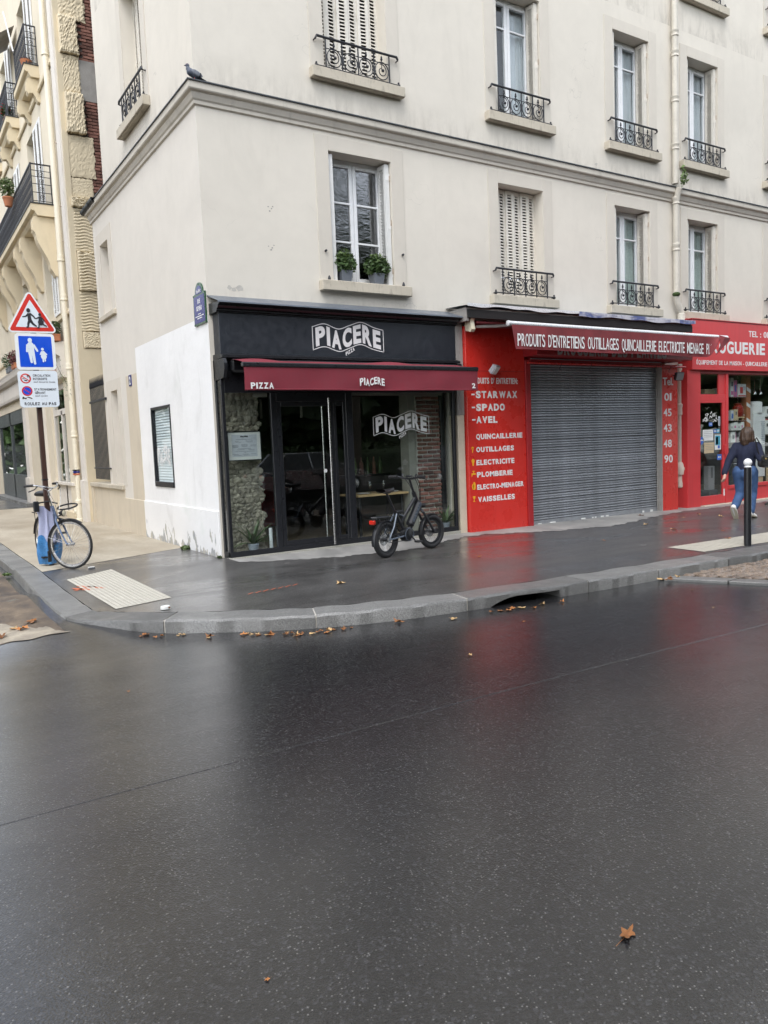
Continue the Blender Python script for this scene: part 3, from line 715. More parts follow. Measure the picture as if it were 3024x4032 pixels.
def railing(parent, loc, rz, w=1.12, over=.17):
    mb = MB(); h = .425; W2 = w/2
    mb.tube([(-W2-over, 0, h-.045), (-W2-over+.025, 0, h+.002), (-W2, 0, h), (W2, 0, h), (W2+over-.025, 0, h+.002), (W2+over, 0, h-.04)], [.017, .02, .019, .019, .02, .017], 8)
    mb.tube([(-W2-over, 0, 0), (W2+over, 0, 0)], .011, 6); mb.tube([(-W2, 0, .275), (W2, 0, .275)], .007, 5)
    for i in range(5): x = -W2+w*i/4; mb.box(x-.008, x+.008, -.008, .008, -.03, h)
    for sx in (-1, 1): mb.lathe([(.012, -.035), (.03, -.02), (.03, .005), (.012, .02), (.018, .035), (.004, .05)], (sx*(W2+over), 0, 0), 8); mb.tube([(sx*(W2+over), 0, .0), (sx*(W2+over), .1, 0)], .01, 5); mb.tube([(sx*(W2+over), 0, h-.045), (sx*(W2+over), .1, h-.045)], .011, 5)
    o = mb.build('window_railing', 'iron', parent, True, loc, rz)
    for i in range(4): inst('scroll', SCROLL, o, (-W2+w*(i+.5)/4, 0, .0), sc=(w/4/.272, 1, 1))
    return o
def win_base(parent, loc, rz, w, h, top=True, sillw=.26, sh=.15):
    """surround + sill as the window part; returns it"""
    mb = MB(); b = .235; e = .014
    mb.box(-w/2-b, -w/2, -e, 0, .0, h+.215, .003); mb.box(w/2, w/2+b, -e, 0, .0, h+.215, .003); mb.box(-w/2, w/2, -e, 0, h, h+.215, .003)
    o = mb.build('window', 'surround', parent, False, loc, rz)
    s = MB(); s.box(-w/2-sillw, w/2+sillw, -.13, 0, -.16, -.005, .008); s.box(-w/2+.002, w/2-.002, -.02, .32, -.06, -.002); s.box(-w/2-sillw+.04, w/2+sillw-.04, -.1, -.09, -.168, -.15)
    s.build('sill', 'sill', o)
    return o
def leaf(wd, ht, mt, two=False):
    """one folding leaf of a metal louvred shutter: frame with raised louvres in openings"""
    mb = MB(); st_ = wd*.26; mb.box(-wd/2, -wd/2+st_, -.012, .012, 0, ht); mb.box(wd/2-st_, wd/2, -.012, .012, 0, ht)
    mb.box(-wd/2+st_, wd/2-st_, -.012, .012, 0, .06); mb.box(-wd/2+st_, wd/2-st_, -.012, .012, ht-.07, ht)
    n = int((ht-.13)/.052)
    for i in range(n):
        z = .06+(ht-.13)*(i+.5)/n
        mb.add([(-wd/2+st_, -.014, z-.018), (wd/2-st_, -.014, z-.018), (wd/2-st_, .012, z+.016), (-wd/2+st_, .012, z+.016), (-wd/2+st_, -.009, z-.021), (wd/2-st_, -.009, z-.021), (wd/2-st_, .017, z+.013), (-wd/2+st_, .017, z+.013)],
               [(0, 1, 2, 3), (4, 5, 6, 7), (0, 1, 5, 4), (2, 3, 7, 6)])
    for z in (.2, ht*.5, ht-.2): mb.tube([(-wd/2, -.016, z-.05), (-wd/2, -.016, z+.05)], .008, 5)
    return mb.mesh('shutter_leaf', mt)
def closed_window(parent, loc, rz, w, h, depth=.22):
    o = win_base(parent, loc, rz, w, h); n = 6; me = leaf(w/n, h-.03, 'shutter_paint')
    for i in range(n): inst('shutter_leaf', me, o, (-w/2+w*(i+.5)/n, depth+(.012 if i % 2 else -.008), .01), (0, 0, (.1 if i % 2 else -.1)))
    return o
def casement(parent, w, h, bars, glass, inner, mt='pvc_white', d=.3, f=.055):
    fr_ = MB(); fr_.box(-w/2, -w/2+f, d-.03, d+.04, 0, h, .006); fr_.box(w/2-f, w/2, d-.03, d+.04, 0, h, .006); fr_.box(-w/2+f, w/2-f, d-.03, d+.04, h-f, h, .006); fr_.box(-w/2+f, w/2-f, d-.03, d+.04, 0, f, .006)
    fr_.build('frame', mt, parent)
    for s in (-1, 1):
        x0, x1 = (-w/2+f, -.004) if s < 0 else (.004, w/2-f); g = .062; m = MB()
        z0, z1 = f, h-f
        m.box(x0, x0+g, d-.045, d+.02, z0, z1, .006); m.box(x1-g, x1, d-.045, d+.02, z0, z1, .006); m.box(x0+g, x1-g, d-.045, d+.02, z1-g, z1, .006); m.box(x0+g, x1-g, d-.045, d+.02, z0, z0+g*1.3, .006)
        for b in bars: m.box(x0+g, x1-g, d-.04, d+.01, z0+(z1-z0)*b-.016, z0+(z1-z0)*b+.016, .005)
        m.build('sash', mt, parent)
        cuts = [z0+g*1.3]+[z0+(z1-z0)*b for b in bars]+[z1-g]
        for a, b in zip(cuts, cuts[1:]):
            p = MB(); p.box(x0+g, x1-g, d-.012, d-.006, a, b); p.build('pane', glass, parent)
    if inner:
        for s in (-1, 1):
            c = MB(); a0, a1 = (-w/2+f, -.02) if s < 0 else (.02, w/2-f)
            k = .75 if inner == 'curtain' else 1.0
            if s < 0: a1 = a0+(a1-a0)*k
            else: a0 = a1-(a1-a0)*k
            c.grid(lambda u, v: (a0+(a1-a0)*u, d+.075+.018*math.sin(u*38+2*v)+.008*math.sin(u*90), f+(h-2*f)*v), 60, 4)
            c.build('curtain', inner, parent, True)
    b = MB(); b.box(-w/2-.2, w/2+.2, d+1.2, d+1.25, -.2, h+.2); b.box(-w/2-.22, -w/2-.2, d+.05, d+1.25, -.2, h+.2); b.box(w/2+.2, w/2+.22, d+.05, d+1.25, -.2, h+.2); b.build('room_wall', 'interior_wall', parent)
def open_window(parent, loc, rz, w, h, bars, glass, inner, shut='shutter_paint', sash='pvc_white', depth=.3):
    o = win_base(parent, loc, rz, w, h); casement(o, w, h, bars, glass, inner, sash, depth)
    me = leaf(.2, h-.04, shut)
    for k in range(3):
        inst('shutter_leaf', me, o, (w/2-.028-.03*k, .135, .01), (0, 0, math.pi/2+.04*k)); inst('shutter_leaf', me, o, (-w/2+.028+.03*k, .135, .01), (0, 0, -math.pi/2-.04*k))
    for z in (.25, h*.52, h-.25):
        for s in (-1, 1): g = MB(); g.tube([(s*(w/2-.012), .025, z-.045), (s*(w/2-.012), .025, z+.045)], .009, 6); g.build('hinge', 'hinge_rust', o)
    return o
def W_(i): a, b = WX[i]; return (a+b)/2, b-a
x, w = W_(0); w1 = open_window(bld, (x, 0, 4.12), 0, w, 1.97, (.345, .67), 'glass_old', None, 'shutter_clean')
mb = MB()
for px, pz in ((-w/2-.13, .45), (w/2+.16, .52)): mb.lathe([(.016, -.05), (.02, -.03), (.012, -.02), (.02, -.01), (.008, 0)], (px, 0, pz), 8, 'y'); mb.ball((px, -.05, pz), .018, 7, 5)
for px in (-w/2-.1, w/2+.14): mb.lathe([(.012, -.03), (.026, -.01), (.02, .02), (.008, .045)], (px, -.05, .03), 8)
mb.build('railing_stub', 'iron', w1, True)
x, w = W_(1); closed_window(bld, (x, 0, 4.12), 0, w, 1.97); railing(bld, (x, -.075, 4.165), 0, w)
for i, cur in ((2, 'lace'), (3, 'lace'), (4, 'curtain')):
    x, w = W_(i); open_window(bld, (x, 0, 4.12), 0, w, 1.97, (.74,), 'glass_house', cur); railing(bld, (x, -.075, 4.165), 0, w)
x, w = W_(0); closed_window(bld, (x, 0, 7.26), 0, w, 2.16); railing(bld, (x, -.075, 7.285), 0, w)
for i in (1, 2, 3, 4):
    x, w = W_(i); open_window(bld, (x, 0, 7.26), 0, w, 2.16, (.78,), 'glass_house', 'curtain'); railing(bld, (x, -.075, 7.285), 0, w)
for i in (3, 4):
    x, w = W_(i); closed_window(bld, (x, 0, 10.66), 0, w, 1.94); railing(bld, (x, -.075, 10.69), 0, w)
closed_window(bld, (0, 2.81, 7.26), -math.pi/2, 1.12, 2.16, .24); railing(bld, (-.075, 2.81, 7.285), -math.pi/2, 1.12)
# small blinded shop window in the side wall
sw = MB(); f = .06
f = .04; sw.box(-.55, -.55+f, -.012, .07, 0, 1.39, .004); sw.box(.55-f, .55, -.012, .07, 0, 1.39, .004); sw.box(-.55+f, .55-f, -.012, .07, 1.39-f, 1.39, .004); sw.box(-.55+f, .55-f, -.02, .07, 0, .09, .004)
swo = sw.build('side_window', 'black_frame', bld, False, (0, 2.55, .97), -math.pi/2)
mb = MB(); mb.box(-.51, .51, .02, .026, .08, 1.36); mb.build('pane', 'glass_frosted', swo)
me = MB(); me.add([(-.5, .045, -.022), (.5, .045, -.022), (.5, .06, .014), (-.5, .06, .014), (.5, .049, -.03), (-.5, .049, -.03)], [(0, 1, 2, 3), (0, 1, 4, 5)]); me = me.mesh('blind_slat', 'blind')
for i in range(27): inst('blind_slat', me, swo, (0, 0, .11+i*.047))
mb = MB(); mb.box(-.52, .52, .075, .08, .05, 1.38); mb.build('blind_backing', 'blind', swo)
# street pipe on the facade joint: rain pipe with collars
rp = MB(); X0 = 10.33
rp.tube([(X0, -.1, 17), (X0, -.1, 6.72)], .062, 12); rp.tube([(X0, -.2, 6.62), (X0+.01, -.14, 6.5), (X0+.01, -.1, 6.3), (X0+.01, -.1, 4.55)], .062, 12)
rp.tube([(X0, -.1, 4.55), (X0, -.1, 4.42), (X0+.03, -.1, 4.3), (X0+.12, -.1, 4.16), (X0+.17, -.1, 4.08), (X0+.17, -.1, 3.9)], .062, 12)
rp.tube([(X0+.1, -.1, 3.0), (X0+.1, -.1, .9)], .055, 12); rp.lathe([(.05, .34), (.075, .36), (.08, .44), (.062, .5), (.062, .62)], (X0+.1, -.1, 0), 12)
rp.lathe([(.0, .62), (.1, .63), (.12, .74), (.1, .85), (.07, .9), (.0, .91)], (X0+.1, -.1, 0), 12); rp.lathe([(.09, -.03), (.095, 0), (.06, .01)], (X0+.17, -.2, .76), 12, 'y')
for z in (15, 9.65, 9.25, 8.35, 7.4): rp.lathe([(.062, 0), (.078, .01), (.078, .035), (.07, .045), (.075, .09), (.082, .1), (.082, .12), (.062, .13)], (X0, -.1, z), 12)
for z in (6.3, 5.35): rp.lathe([(.062, 0), (.078, .01), (.078, .035), (.07, .045), (.075, .09), (.082, .1), (.082, .14), (.062, .16)], (X0+.01, -.1, z), 12)
rp.lathe([(.062, 0), (.09, .02), (.09, .08), (.08, .1), (.084, .2), (.062, .22)], (X0+.17, -.1, 3.85), 12); rp.lathe([(.055, 0), (.08, .02), (.076, .16), (.088, .2), (.088, .24), (.055, .26)], (X0+.1, -.1, 1.9), 12)
o = rp.build('rain_pipe', 'pipe', None, True); tag(o, 'old cream cast iron rain pipe running down the facade joint', 'pipe')
mb = MB(); mb.ball((X0-.02, -.12, 4.45), (.085, .085, .05), 10, 6); m_ = mb.build('moss_patch', 'moss', o); m_['kind'] = 'stuff'

# old fixing holes and chipped render beside the first-floor window
q = random.Random(12)
for i, (x, z) in enumerate(((1.03, 5.12), (1.08, 5.1), (1.05, 5.06), (1.1, 5.13), (1.0, 4.55), (1.06, 4.53), (1.09, 4.57), (1.04, 4.5), (.35, 3.9), (.42, 3.88), (.5, 3.91), (8.05, 6.8))):
    mb = MB(); r = q.uniform(.008, .018) if i < 8 else q.uniform(.03, .06)
    mb.prism([(x+r*q.uniform(.6, 1.4)*math.cos(a), z+r*q.uniform(.4, 1.)*math.sin(a)) for a in fr(0, 5.6, 9)], FA(0), 0, .002); mb.build('render_chip', 'mortar' if i > 7 else 'timber_grey', bld)
# ================================================================== PIZZERIA FRONT
YP = -.25
pz = root('pizzeria_front', (2.1, YP, 0), 'black framed pizzeria shop front with glass door and white flag logo', 'shop front')
def bx(name, m, parent, *a, bev=.004): mb = MB(); mb.box(*a, bev); return mb.build(name, m, parent)
bx('fascia', 'fascia_black', pz, .06, 4.25, YP, -.02, 2.93, 3.5)
def profA(name, prof, x0, x1, m, parent, ends=True):
    mb = MB(); n = len(prof)
    mb.v = [(x0, y, z) for y, z in prof]+[(x1, y, z) for y, z in prof]
    mb.f = [(i, (i+1) % n, n+(i+1) % n, n+i) for i in range(n)]+([tuple(range(n)), tuple(range(n, 2*n))[::-1]] if ends else []); mb.m = [0]*len(mb.f)
    return mb.build(name, m, parent)
profA('cornice', [(0, 3.5), (-.27, 3.5), (-.27, 3.515), (-.3, 3.52), (-.3, 3.545), (-.34, 3.55), (-.36, 3.575), (-.36, 3.59), (-.41, 3.6), (-.41, 3.625), (0, 3.65)], .02, 4.27, 'black_frame', pz)
profA('cornice_flashing', [(0, 3.775), (-.425, 3.632), (-.428, 3.612), (-.42, 3.612), (-.42, 3.628), (0, 3.76)], .0, 4.29, 'lead', pz)
profA('sill_band', [(0, 2.93), (-.27, 2.93), (-.33, 2.905), (-.36, 2.9), (-.36, 2.865), (0, 2.85)], .04, 4.26, 'black_frame', pz)
profA('corbel', [(-.02, 2.85), (-.40, 2.85), (-.44, 2.78), (-.44, 2.7), (-.38, 2.58), (-.02, 2.56)], .03, .075, 'black_frame', pz)
profA('corbel', [(-.02, 2.85), (-.40, 2.85), (-.44, 2.78), (-.44, 2.7), (-.38, 2.58), (-.02, 2.56)], 4.2, 4.245, 'black_frame', pz)
bx('post', 'black_frame', pz, .035, .085, YP, YP+.06, .0, 2.85); bx('post', 'black_frame', pz, .03, .08, -.06, -.005, .0, 2.85)
bx('post', 'black_frame', pz, 4.15, 4.2, YP, YP+.06, 0, 2.85); bx('post', 'black_frame', pz, 4.06, 4.14, -.02, .06, .03, 2.9)
bx('base_rail', 'black_frame', pz, .035, 4.2, YP-.005, YP+.06, .02+gz(2), .095); bx('base_rail', 'black_frame', pz, .03, .08, YP+.062, -.06, .02, .095)
bx('head_rail', 'black_frame', pz, .087, 4.148, YP+.002, YP+.058, 2.38, 2.86)
bx('mullion', 'black_frame', pz, .785, .875, YP-.003, YP+.057, .095, 2.379); bx('mullion', 'black_frame', pz, 2.05, 2.17, YP-.003, YP+.057, .095, 2.379)
bx('transom', 'black_frame', pz, .877, 2.048, YP, YP+.05, 2.25, 2.379)
bx('side_pane', 'glass', pz, .048, .054, YP+.065, -.062, .096, 2.85, bev=0); bx('window_pane', 'glass', pz, .088, .783, YP+.025, YP+.031, .096, 2.379, bev=0)
bx('window_pane', 'glass', pz, 2.172, 4.149, YP+.025, YP+.031, .096, 2.379, bev=0)
bx('roller_blind', 'interior_pale', pz, 2.19, 4.0, YP+.09, YP+.095, 2.34, 2.6); bx('roller_blind', 'interior_pale', pz, .9, 2.0, YP+.09, YP+.095, 2.36, 2.6); bx('roller_blind', 'interior_pale', pz, .55, .78, YP+.09, YP+.095, 2.32, 2.6)
dr = MB()
for a in ((.88, .95, .096, 2.245), (1.76, 1.83, .096, 2.245), (.95, 1.76, .096, .17), (.95, 1.76, 2.18, 2.245)): dr.box(a[0], a[1], YP+.004, YP+.05, a[2], a[3], .004)
door = dr.build('door', 'black_frame', pz)
bx('pane', 'glass', door, .95, 1.76, YP+.022, YP+.028, .17, 2.18, bev=0)
mb = MB(); mb.box(1.695, 1.725, YP-.09, YP-.06, .05, 2.3, .004)
for z in (.3, 1.2, 2.1): mb.tube([(1.71, YP-.06, z), (1.78, YP+.005, z)], .008, 6)
mb.build('handle', 'steel', door); bx('inner_handle', 'steel', door, 1.66, 1.685, YP+.07, YP+.09, .12, 2.2)
mb = MB(); mb.lathe([(.0, 0), (.03, 0), (.03, .004), (0, .004)], (1.655, YP+.012, 1.19), 14, 'y'); mb.build('door_sticker', 'white_text', door)
d2 = MB()
for a in ((1.835, 1.88, .096, 2.245), (2.0, 2.048, .096, 2.245), (1.88, 2.0, .096, .17), (1.88, 2.0, 2.18, 2.245)): d2.box(a[0], a[1], YP+.004, YP+.05, a[2], a[3], .004)
d2 = d2.build('side_leaf', 'black_frame', pz); bx('pane', 'glass', d2, 1.88, 2.0, YP+.022, YP+.028, .17, 2.18, bev=0)
# step with a band of little triangular tiles
bx('step', 'interior_pale', pz, .03, 4.22, YP-.03, YP+.06, -.06, .018)
mb = MB()
for i in range(104):
    x = .045+i*.04; z0 = gz(x)-.018; mb.add([(x, YP-.031, z0), (x+.036, YP-.031, z0), (x+.018, YP-.031, z0+.03), (x+.018, YP-.037, z0+.01)], [(0, 1, 3), (1, 2, 3), (2, 0, 3)])
o = mb.build('tile_band', 'stone_white', pz); o['kind'] = 'stuff'
def interp(P):
    def f(t):
        for i in range(len(P)-1):
            if t <= P[i+1][0] or i == len(P)-2:
                (a, b), (c, d) = P[i], P[i+1]; k = max(0, min(1, (t-a)/(c-a)))
                m0 = (P[i+1][1]-P[i-1][1])/(P[i+1][0]-P[i-1][0])*(c-a) if i else (d-b); m1 = (P[i+2][1]-b)/(P[i+2][0]-a)*(c-a) if i < len(P)-2 else (d-b)
                return (2*k**3-3*k*k+1)*b+(k**3-2*k*k+k)*m0+(-2*k**3+3*k*k)*d+(k**3-k*k)*m1
    return f
LT = interp([(0, 0), (.167, .15), (.358, -.04), (.51, .13), (.68, .30), (.86, .1), (1, 0)]); LB = interp([(0, 0), (.16, .15), (.36, -.03), (.5, .12), (.66, .3), (.84, .11), (1, 0)])
def logo(fn, u0, u1, v0, h, parent, border=True, m='white_text', sub=True, bold=.045):
    mg = .1 if border else 0; W_ = u1-u0
    def wp(a, b):
        t = .045+.91*a if border else a; lo = LB(t)+mg; hi = 1+LT(t)-mg
        return u0+W_*t, v0+h*(lo+(hi-lo)*b)
    lettering('PIACERE', fn, 0, 1, 0, 1, m, parent, bold, .004, .93, wp)
    if border:
        th = .035*h; mb = MB(); n = 40
        top = [(u0+W_*i/n, v0+h*(1+LT(i/n))) for i in range(n+1)]; bot = [(u0+W_*i/n, v0+h*LB(i/n)) for i in range(n+1)]
        for P, s in ((top, -1), (bot, 1)):
            for (a, b), (c, d) in zip(P, P[1:]): mb.add([fn(a, b, .003), fn(c, d, .003), fn(c, d+s*th, .003), fn(a, b+s*th, .003)], [(0, 1, 2, 3)])
        for u, s in ((u0, 1), (u1, -1)): mb.add([fn(u, v0, .003), fn(u+s*th, v0, .003), fn(u+s*th, v0+h, .003), fn(u, v0+h, .003)], [(0, 1, 2, 3)])
        mb.build('logo_border', m, parent)
    if sub:
        a0, a1 = u0+W_*.45, u0+W_*.575; lettering('PIZZA', fn, 0, 1, 0, 1, m, parent, .03, .003, 1.05, lambda a, b: (a0+(a1-a0)*a-.02*h*b, v0+h*(-.19+.24*a+.15*b)))
logo(FA(YP), 1.525, 2.803, 3.014, .355, pz); logo(FA(YP+.024), 2.555, 3.657, 1.693, .305, pz)
# the dim room behind the glass
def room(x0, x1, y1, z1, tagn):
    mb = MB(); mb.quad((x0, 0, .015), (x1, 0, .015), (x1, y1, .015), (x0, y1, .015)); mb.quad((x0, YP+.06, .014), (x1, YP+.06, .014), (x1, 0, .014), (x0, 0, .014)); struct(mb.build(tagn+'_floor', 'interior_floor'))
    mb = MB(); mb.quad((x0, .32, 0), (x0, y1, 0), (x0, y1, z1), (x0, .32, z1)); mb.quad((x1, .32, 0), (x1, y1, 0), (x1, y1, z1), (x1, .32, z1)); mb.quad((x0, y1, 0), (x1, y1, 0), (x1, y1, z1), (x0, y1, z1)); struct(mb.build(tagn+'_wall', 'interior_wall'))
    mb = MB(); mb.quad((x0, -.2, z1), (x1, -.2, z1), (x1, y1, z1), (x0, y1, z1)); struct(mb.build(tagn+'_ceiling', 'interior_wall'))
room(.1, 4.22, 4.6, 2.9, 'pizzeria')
# rough stone pier inside the left window
rb = root('stone_pier', (.42, .1, 0), 'rough rubble stone pier behind the left pizzeria window', 'stone pier')
bx('mortar_core', 'mortar', rb, .12, .68, .05, .3, .015, 2.85)
rm = []
for k in range(5):
    mb = MB(); mb.ball((0, 0, 0), (1, .6, 1), 9, 6); q = random.Random(40+k)
    mb.v = [tuple(c*(1+q.uniform(-.24, .24)) for c in v) for v in mb.v]; rm.append(mb.mesh('stone', 'rubble'))
z = .04
while z < 2.75:
    h = random.uniform(.05, .1); x = .12+random.uniform(0, .03)
    while x < .66:
        w = random.uniform(.05, .13); inst('stone', random.choice(rm), rb, (x+w/2, .045+random.uniform(-.012, .012), z+h/2), (random.uniform(-.3, .3), random.uniform(-.5, .5), random.uniform(-.4, .4)), (w*.56, .05, h*.58)); x += w*.93
    z += h*.86
bk = root('brick_pier', (3.86, .1, 0), 'exposed old red brick pier behind the right pizzeria window', 'brick pier')
bx('mortar_core', 'mortar', bk, 3.572, 4.05, .022, .4, .015, 2.85)
bm = MB(); bm.box(-.094, .094, -.03, .03, -.0235, .0235, .008); bm = bm.mesh('brick', 'brick_dark')
for r in range(40):
    z = .05+r*.0705; x = 3.57+(.0 if r % 2 else .11)
    if r % 2 == 0: inst('brick', bm, bk, (3.62, .03+random.uniform(-.008, .006), z), (0, random.uniform(-.02, .02), random.uniform(-.03, .03)), (.5, 1, 1)); x = 3.683
    else: x = 3.575
    while x < 4.0:
        w = min(1., (4.055-x)/.205); inst('brick', bm, bk, (x+.1*w, .03+random.uniform(-.01, .008), z+random.uniform(-.003, .003)), (random.uniform(-.03, .03), random.uniform(-.02, .02), random.uniform(-.03, .03)), (w, 1, 1)); x += .208
o = bx('pillar', 'interior_pale', None, 3.42, 3.565, .05, .3, .016, 2.89); tag(o, 'pale square pillar beside the brick pier in the pizzeria', 'pillar')
# framed menu, plants, table, glasses, lamps, bottles
mn = root('menu_frame', (.34, -.1, 1.4), 'framed white menu hung in the left pizzeria window', 'menu')
mb = MB(); x0, x1, z0, z1 = .13, .66, 1.405, 1.835
for a in ((x0, x1, z0, z0+.014), (x0, x1, z1-.014, z1), (x0, x0+.014, z0+.014, z1-.014), (x1-.014, x1, z0+.014, z1-.014)): mb.box(a[0], a[1], -.13, -.1, a[2], a[3])
mb.build('frame', 'black_frame', mn); bx('mount', 'paper', mn, x0+.014, x1-.014, -.122, -.112, z0+.014, z1-.014, bev=0); bx('sheet', 'paper_grey', mn, x0+.07, x1-.07, -.126, -.122, z0+.06, z1-.05, bev=0)
logo(FA(-.127), .335, .45, 1.745, .02, mn, False, 'black_text', False)
mb = MB()
for q, (cx, cz, w) in enumerate([(.395, 1.715, .26), (.28, 1.69, .06), (.3, 1.675, .08), (.47, 1.69, .12), (.47, 1.675, .1), (.25, 1.63, .09), (.25, 1.615, .1), (.25, 1.6, .08), (.39, 1.64, .1), (.39, 1.625, .1), (.39, 1.61, .09), (.53, 1.63, .1), (.53, 1.615, .08), (.39, 1.58, .2), (.33, 1.565, .12), (.5, 1.565, .1), (.395, 1.54, .3), (.395, 1.52, .04), (.25, 1.5, .1), (.4, 1.5, .1), (.53, 1.5, .08), (.28, 1.485, .12), (.42, 1.485, .09)]): mb.box(cx-w/2, cx+w/2, -.1275, -.1262, cz-.0022, cz+.0022)
o = mb.build('menu_text', 'grey_italic', mn); o['kind'] = 'stuff'
def yucca(x, y, z, s, label, seed):
    t = root('potted_plant', (x, y, z), label, 'plant'); q = random.Random(seed)
    mb = MB(); mb.lathe([(0, 0), (.055*s, 0), (.075*s, .13*s), (.082*s, .13*s), (.082*s, .15*s), (.07*s, .15*s), (.066*s, .12*s), (0, .12*s)], (x, y, z), 18); mb.build('pot', 'pot_grey', t, True)
    for i in range(15):
        a = q.uniform(0, 6.28); l = q.uniform(.26, .46)*s; up = q.uniform(.25, 1.1); w = .03*s; mb = MB(); n = 7
        dx, dy = math.cos(a), math.sin(a)*.55; nx, ny = -math.sin(a), math.cos(a)
        for k in range(n+1):
            f = k/n; ww = w*math.sin(math.pi*(.12+.88*f)**.8)*(1-.2*f)+.001; r = l*f*math.cos(up)*(1+.25*f); h = l*(math.sin(up)*f*1.25-.35*f*f*(1.3-up))
            c = V((x+dx*r, y+dy*r, z+.13*s+h)); mb.v += [tuple(c+V((nx*ww, ny*ww, ww*.35))), tuple(c), tuple(c-V((nx*ww, ny*ww, -ww*.35)))]
        mb.f = [(3*k+j, 3*k+j+1, 3*k+4+j, 3*k+3+j) for k in range(n) for j in (0, 1)]; mb.m = [0]*len(mb.f)
        mb.build('leaf', 'leaf_green' if i % 3 else 'leaf_light', t, True)
    return t
yucca(.46, -.09, .016, 1.05, 'spiky green yucca in a grey pot behind the left pizzeria window', 3)
yucca(4.03, -.1, .016, 1.0, 'spiky green yucca in a grey pot behind the right pizzeria window', 8)
mb = MB(); mb.lathe([(.0, 0), (.028, 0), (.028, .36), (.024, .36), (.024, .02), (0, .02)], (.745, -.1, .016), 12); o = mb.build('poster_tube', 'blind', None, True); tag(o, 'pale blue cardboard tube standing beside the left window plant', 'tube')
tb = root('dining_table', (2.95, .4, 0), 'pale wooden table behind the pizzeria window', 'table')
bx('tabletop', 'wood', tb, 2.42, 3.42, .1, .75, .705, .74)
for a in ((2.5, .2), (3.34, .2), (2.5, .66), (3.34, .66)): bx('leg', 'black_frame', tb, a[0]-.02, a[0]+.02, a[1]-.02, a[1]+.02, .015, .705)
for x, lb in ((2.82, 'left wine glass on the pizzeria table'), (3.1, 'right wine glass on the pizzeria table')):
    mb = MB(); mb.lathe([(.0, 0), (.032, .001), (.03, .004), (.004, .008), (.004, .075), (.02, .095), (.036, .13), (.036, .15), (.028, .2), (.0265, .2), (.034, .15), (.0, .1)], (x, .38, .741), 16); o = mb.build('wine_glass', 'wine_glass', None, True); tag(o, lb, 'wine glass', 'glasses on the table')
for x, lb in ((2.62, 'white plate on the left end of the pizzeria table'), (3.2, 'white plate on the right end of the pizzeria table')):
    mb = MB(); mb.lathe([(0, .004), (.07, .004), (.11, .018), (.112, .016), (.07, 0), (0, 0)], (x, .27, .741), 20); o = mb.build('plate', 'pvc_white', None, True); tag(o, lb, 'plate')
for i, (x, y, lb) in enumerate(((1.0, .6, 'left hanging tube lamp behind the pizzeria door'), (1.68, .55, 'right hanging tube lamp behind the pizzeria door'))):
    t = root('pendant_lamp', (x, y, 2.88), lb, 'lamp'); mb = MB(); mb.lathe([(.021, 2.04), (.021, 2.34), (0, 2.345)], (x, y, 0), 12); mb.build('tube_shade', 'interior_pale', t, True); mb = MB(); mb.tube([(x, y, 2.34), (x, y, 2.89)], .003, 5); mb.build('cord', 'rubber', t)
ct = root('counter', (2.6, 3.4, 0), 'dark counter at the back of the pizzeria', 'counter'); bx('front', 'red_dark', ct, .7, 2.6, 3.3, 3.4, .016, 1.0); bx('worktop', 'black_frame', ct, .65, 2.65, 3.25, 3.8, 1.0, 1.04)
for i in range(6):
    mb = MB(); x = 2.75+.13*i; mb.lathe([(0, 0), (.036, 0), (.036, .19), (.014, .24), (.013, .3), (0, .3)], (x, .95, 1.04), 10); o = mb.build('bottle', 'leaf_green' if i % 2 else 'brick_dark', None, True); tag(o, 'dark wine bottle on the shelf behind the pizzeria table', 'bottle', 'bottles on the shelf')
o = bx('wall_shelf', 'black_frame', None, 2.6, 3.56, .85, 1.1, 1.0, 1.038); tag(o, 'black shelf carrying bottles inside the pizzeria', 'shelf')
# ------------------------------------------------------------------ pizzeria awning
aw = root('burgundy_awning', (2.1, -.3, 2.6), 'burgundy awning lettered PIZZA over the pizzeria door', 'awning')
YA = -.88
def awn(u, v):
    x = .14+4.04*u; y = -.36+(YA+.36)*v; sag = .028*max(0, math.sin(u*11+.6))*math.sin(math.pi*v)+.012*math.sin(u*23)*math.sin(math.pi*v)
    return (x, y, 2.83-(2.83-2.74)*v+sag)
mb = MB(); mb.grid(awn, 60, 8); mb.build('canopy', 'awning', aw, True)
mb = MB(); mb.grid(lambda u, v: (.125+4.06*u+.004*math.sin(v*5), YA-.012-.012*math.sin(u*17+v*2)*v-.006*math.sin(u*41)*v, 2.685-.32*v+.004*math.sin(u*9)*v), 90, 6)
mb.build('valance', 'awning', aw, True); mb = MB(); mb.grid(lambda u, v: (.125+4.06*u, YA-.013-.012*math.sin(u*17+2)-.006*math.sin(u*41)-.004*math.sin(math.pi*v), 2.366+.004*math.sin(u*9)+.024*v), 60, 3); mb.build('hem', 'awning', aw, True)
mb = MB(); mb.box(.1, 4.2, YA-.03, YA+.03, 2.68, 2.745, .014); mb.build('front_bar', 'black_frame', aw)
bx('cassette', 'black_frame', aw, .17, 4.18, -.38, -.262, 2.66, 2.848, bev=.03)
for x in (.5, 3.8): mb = MB(); mb.tube([(x, -.33, 2.72), (x+(.35 if x < 2 else -.35), -.62, 2.69), (x, YA, 2.7)], .018, 6); mb.build('folding_arm', 'black_frame', aw, True)
FV = lambda u, v, d: (u, YA-.034-d-.006*math.sin((u-.125)/4.06*17), v)
lettering('PIZZA', FV, .205, .54, 2.385, 2.468, 'white_text', aw, .035, .003, .98); lettering('2', FV, 4.045, 4.115, 2.402, 2.482, 'white_text', aw, .035, .003)
logo(FV, 1.925, 2.36, 2.43, .105, aw, False, 'white_text', False, .03)
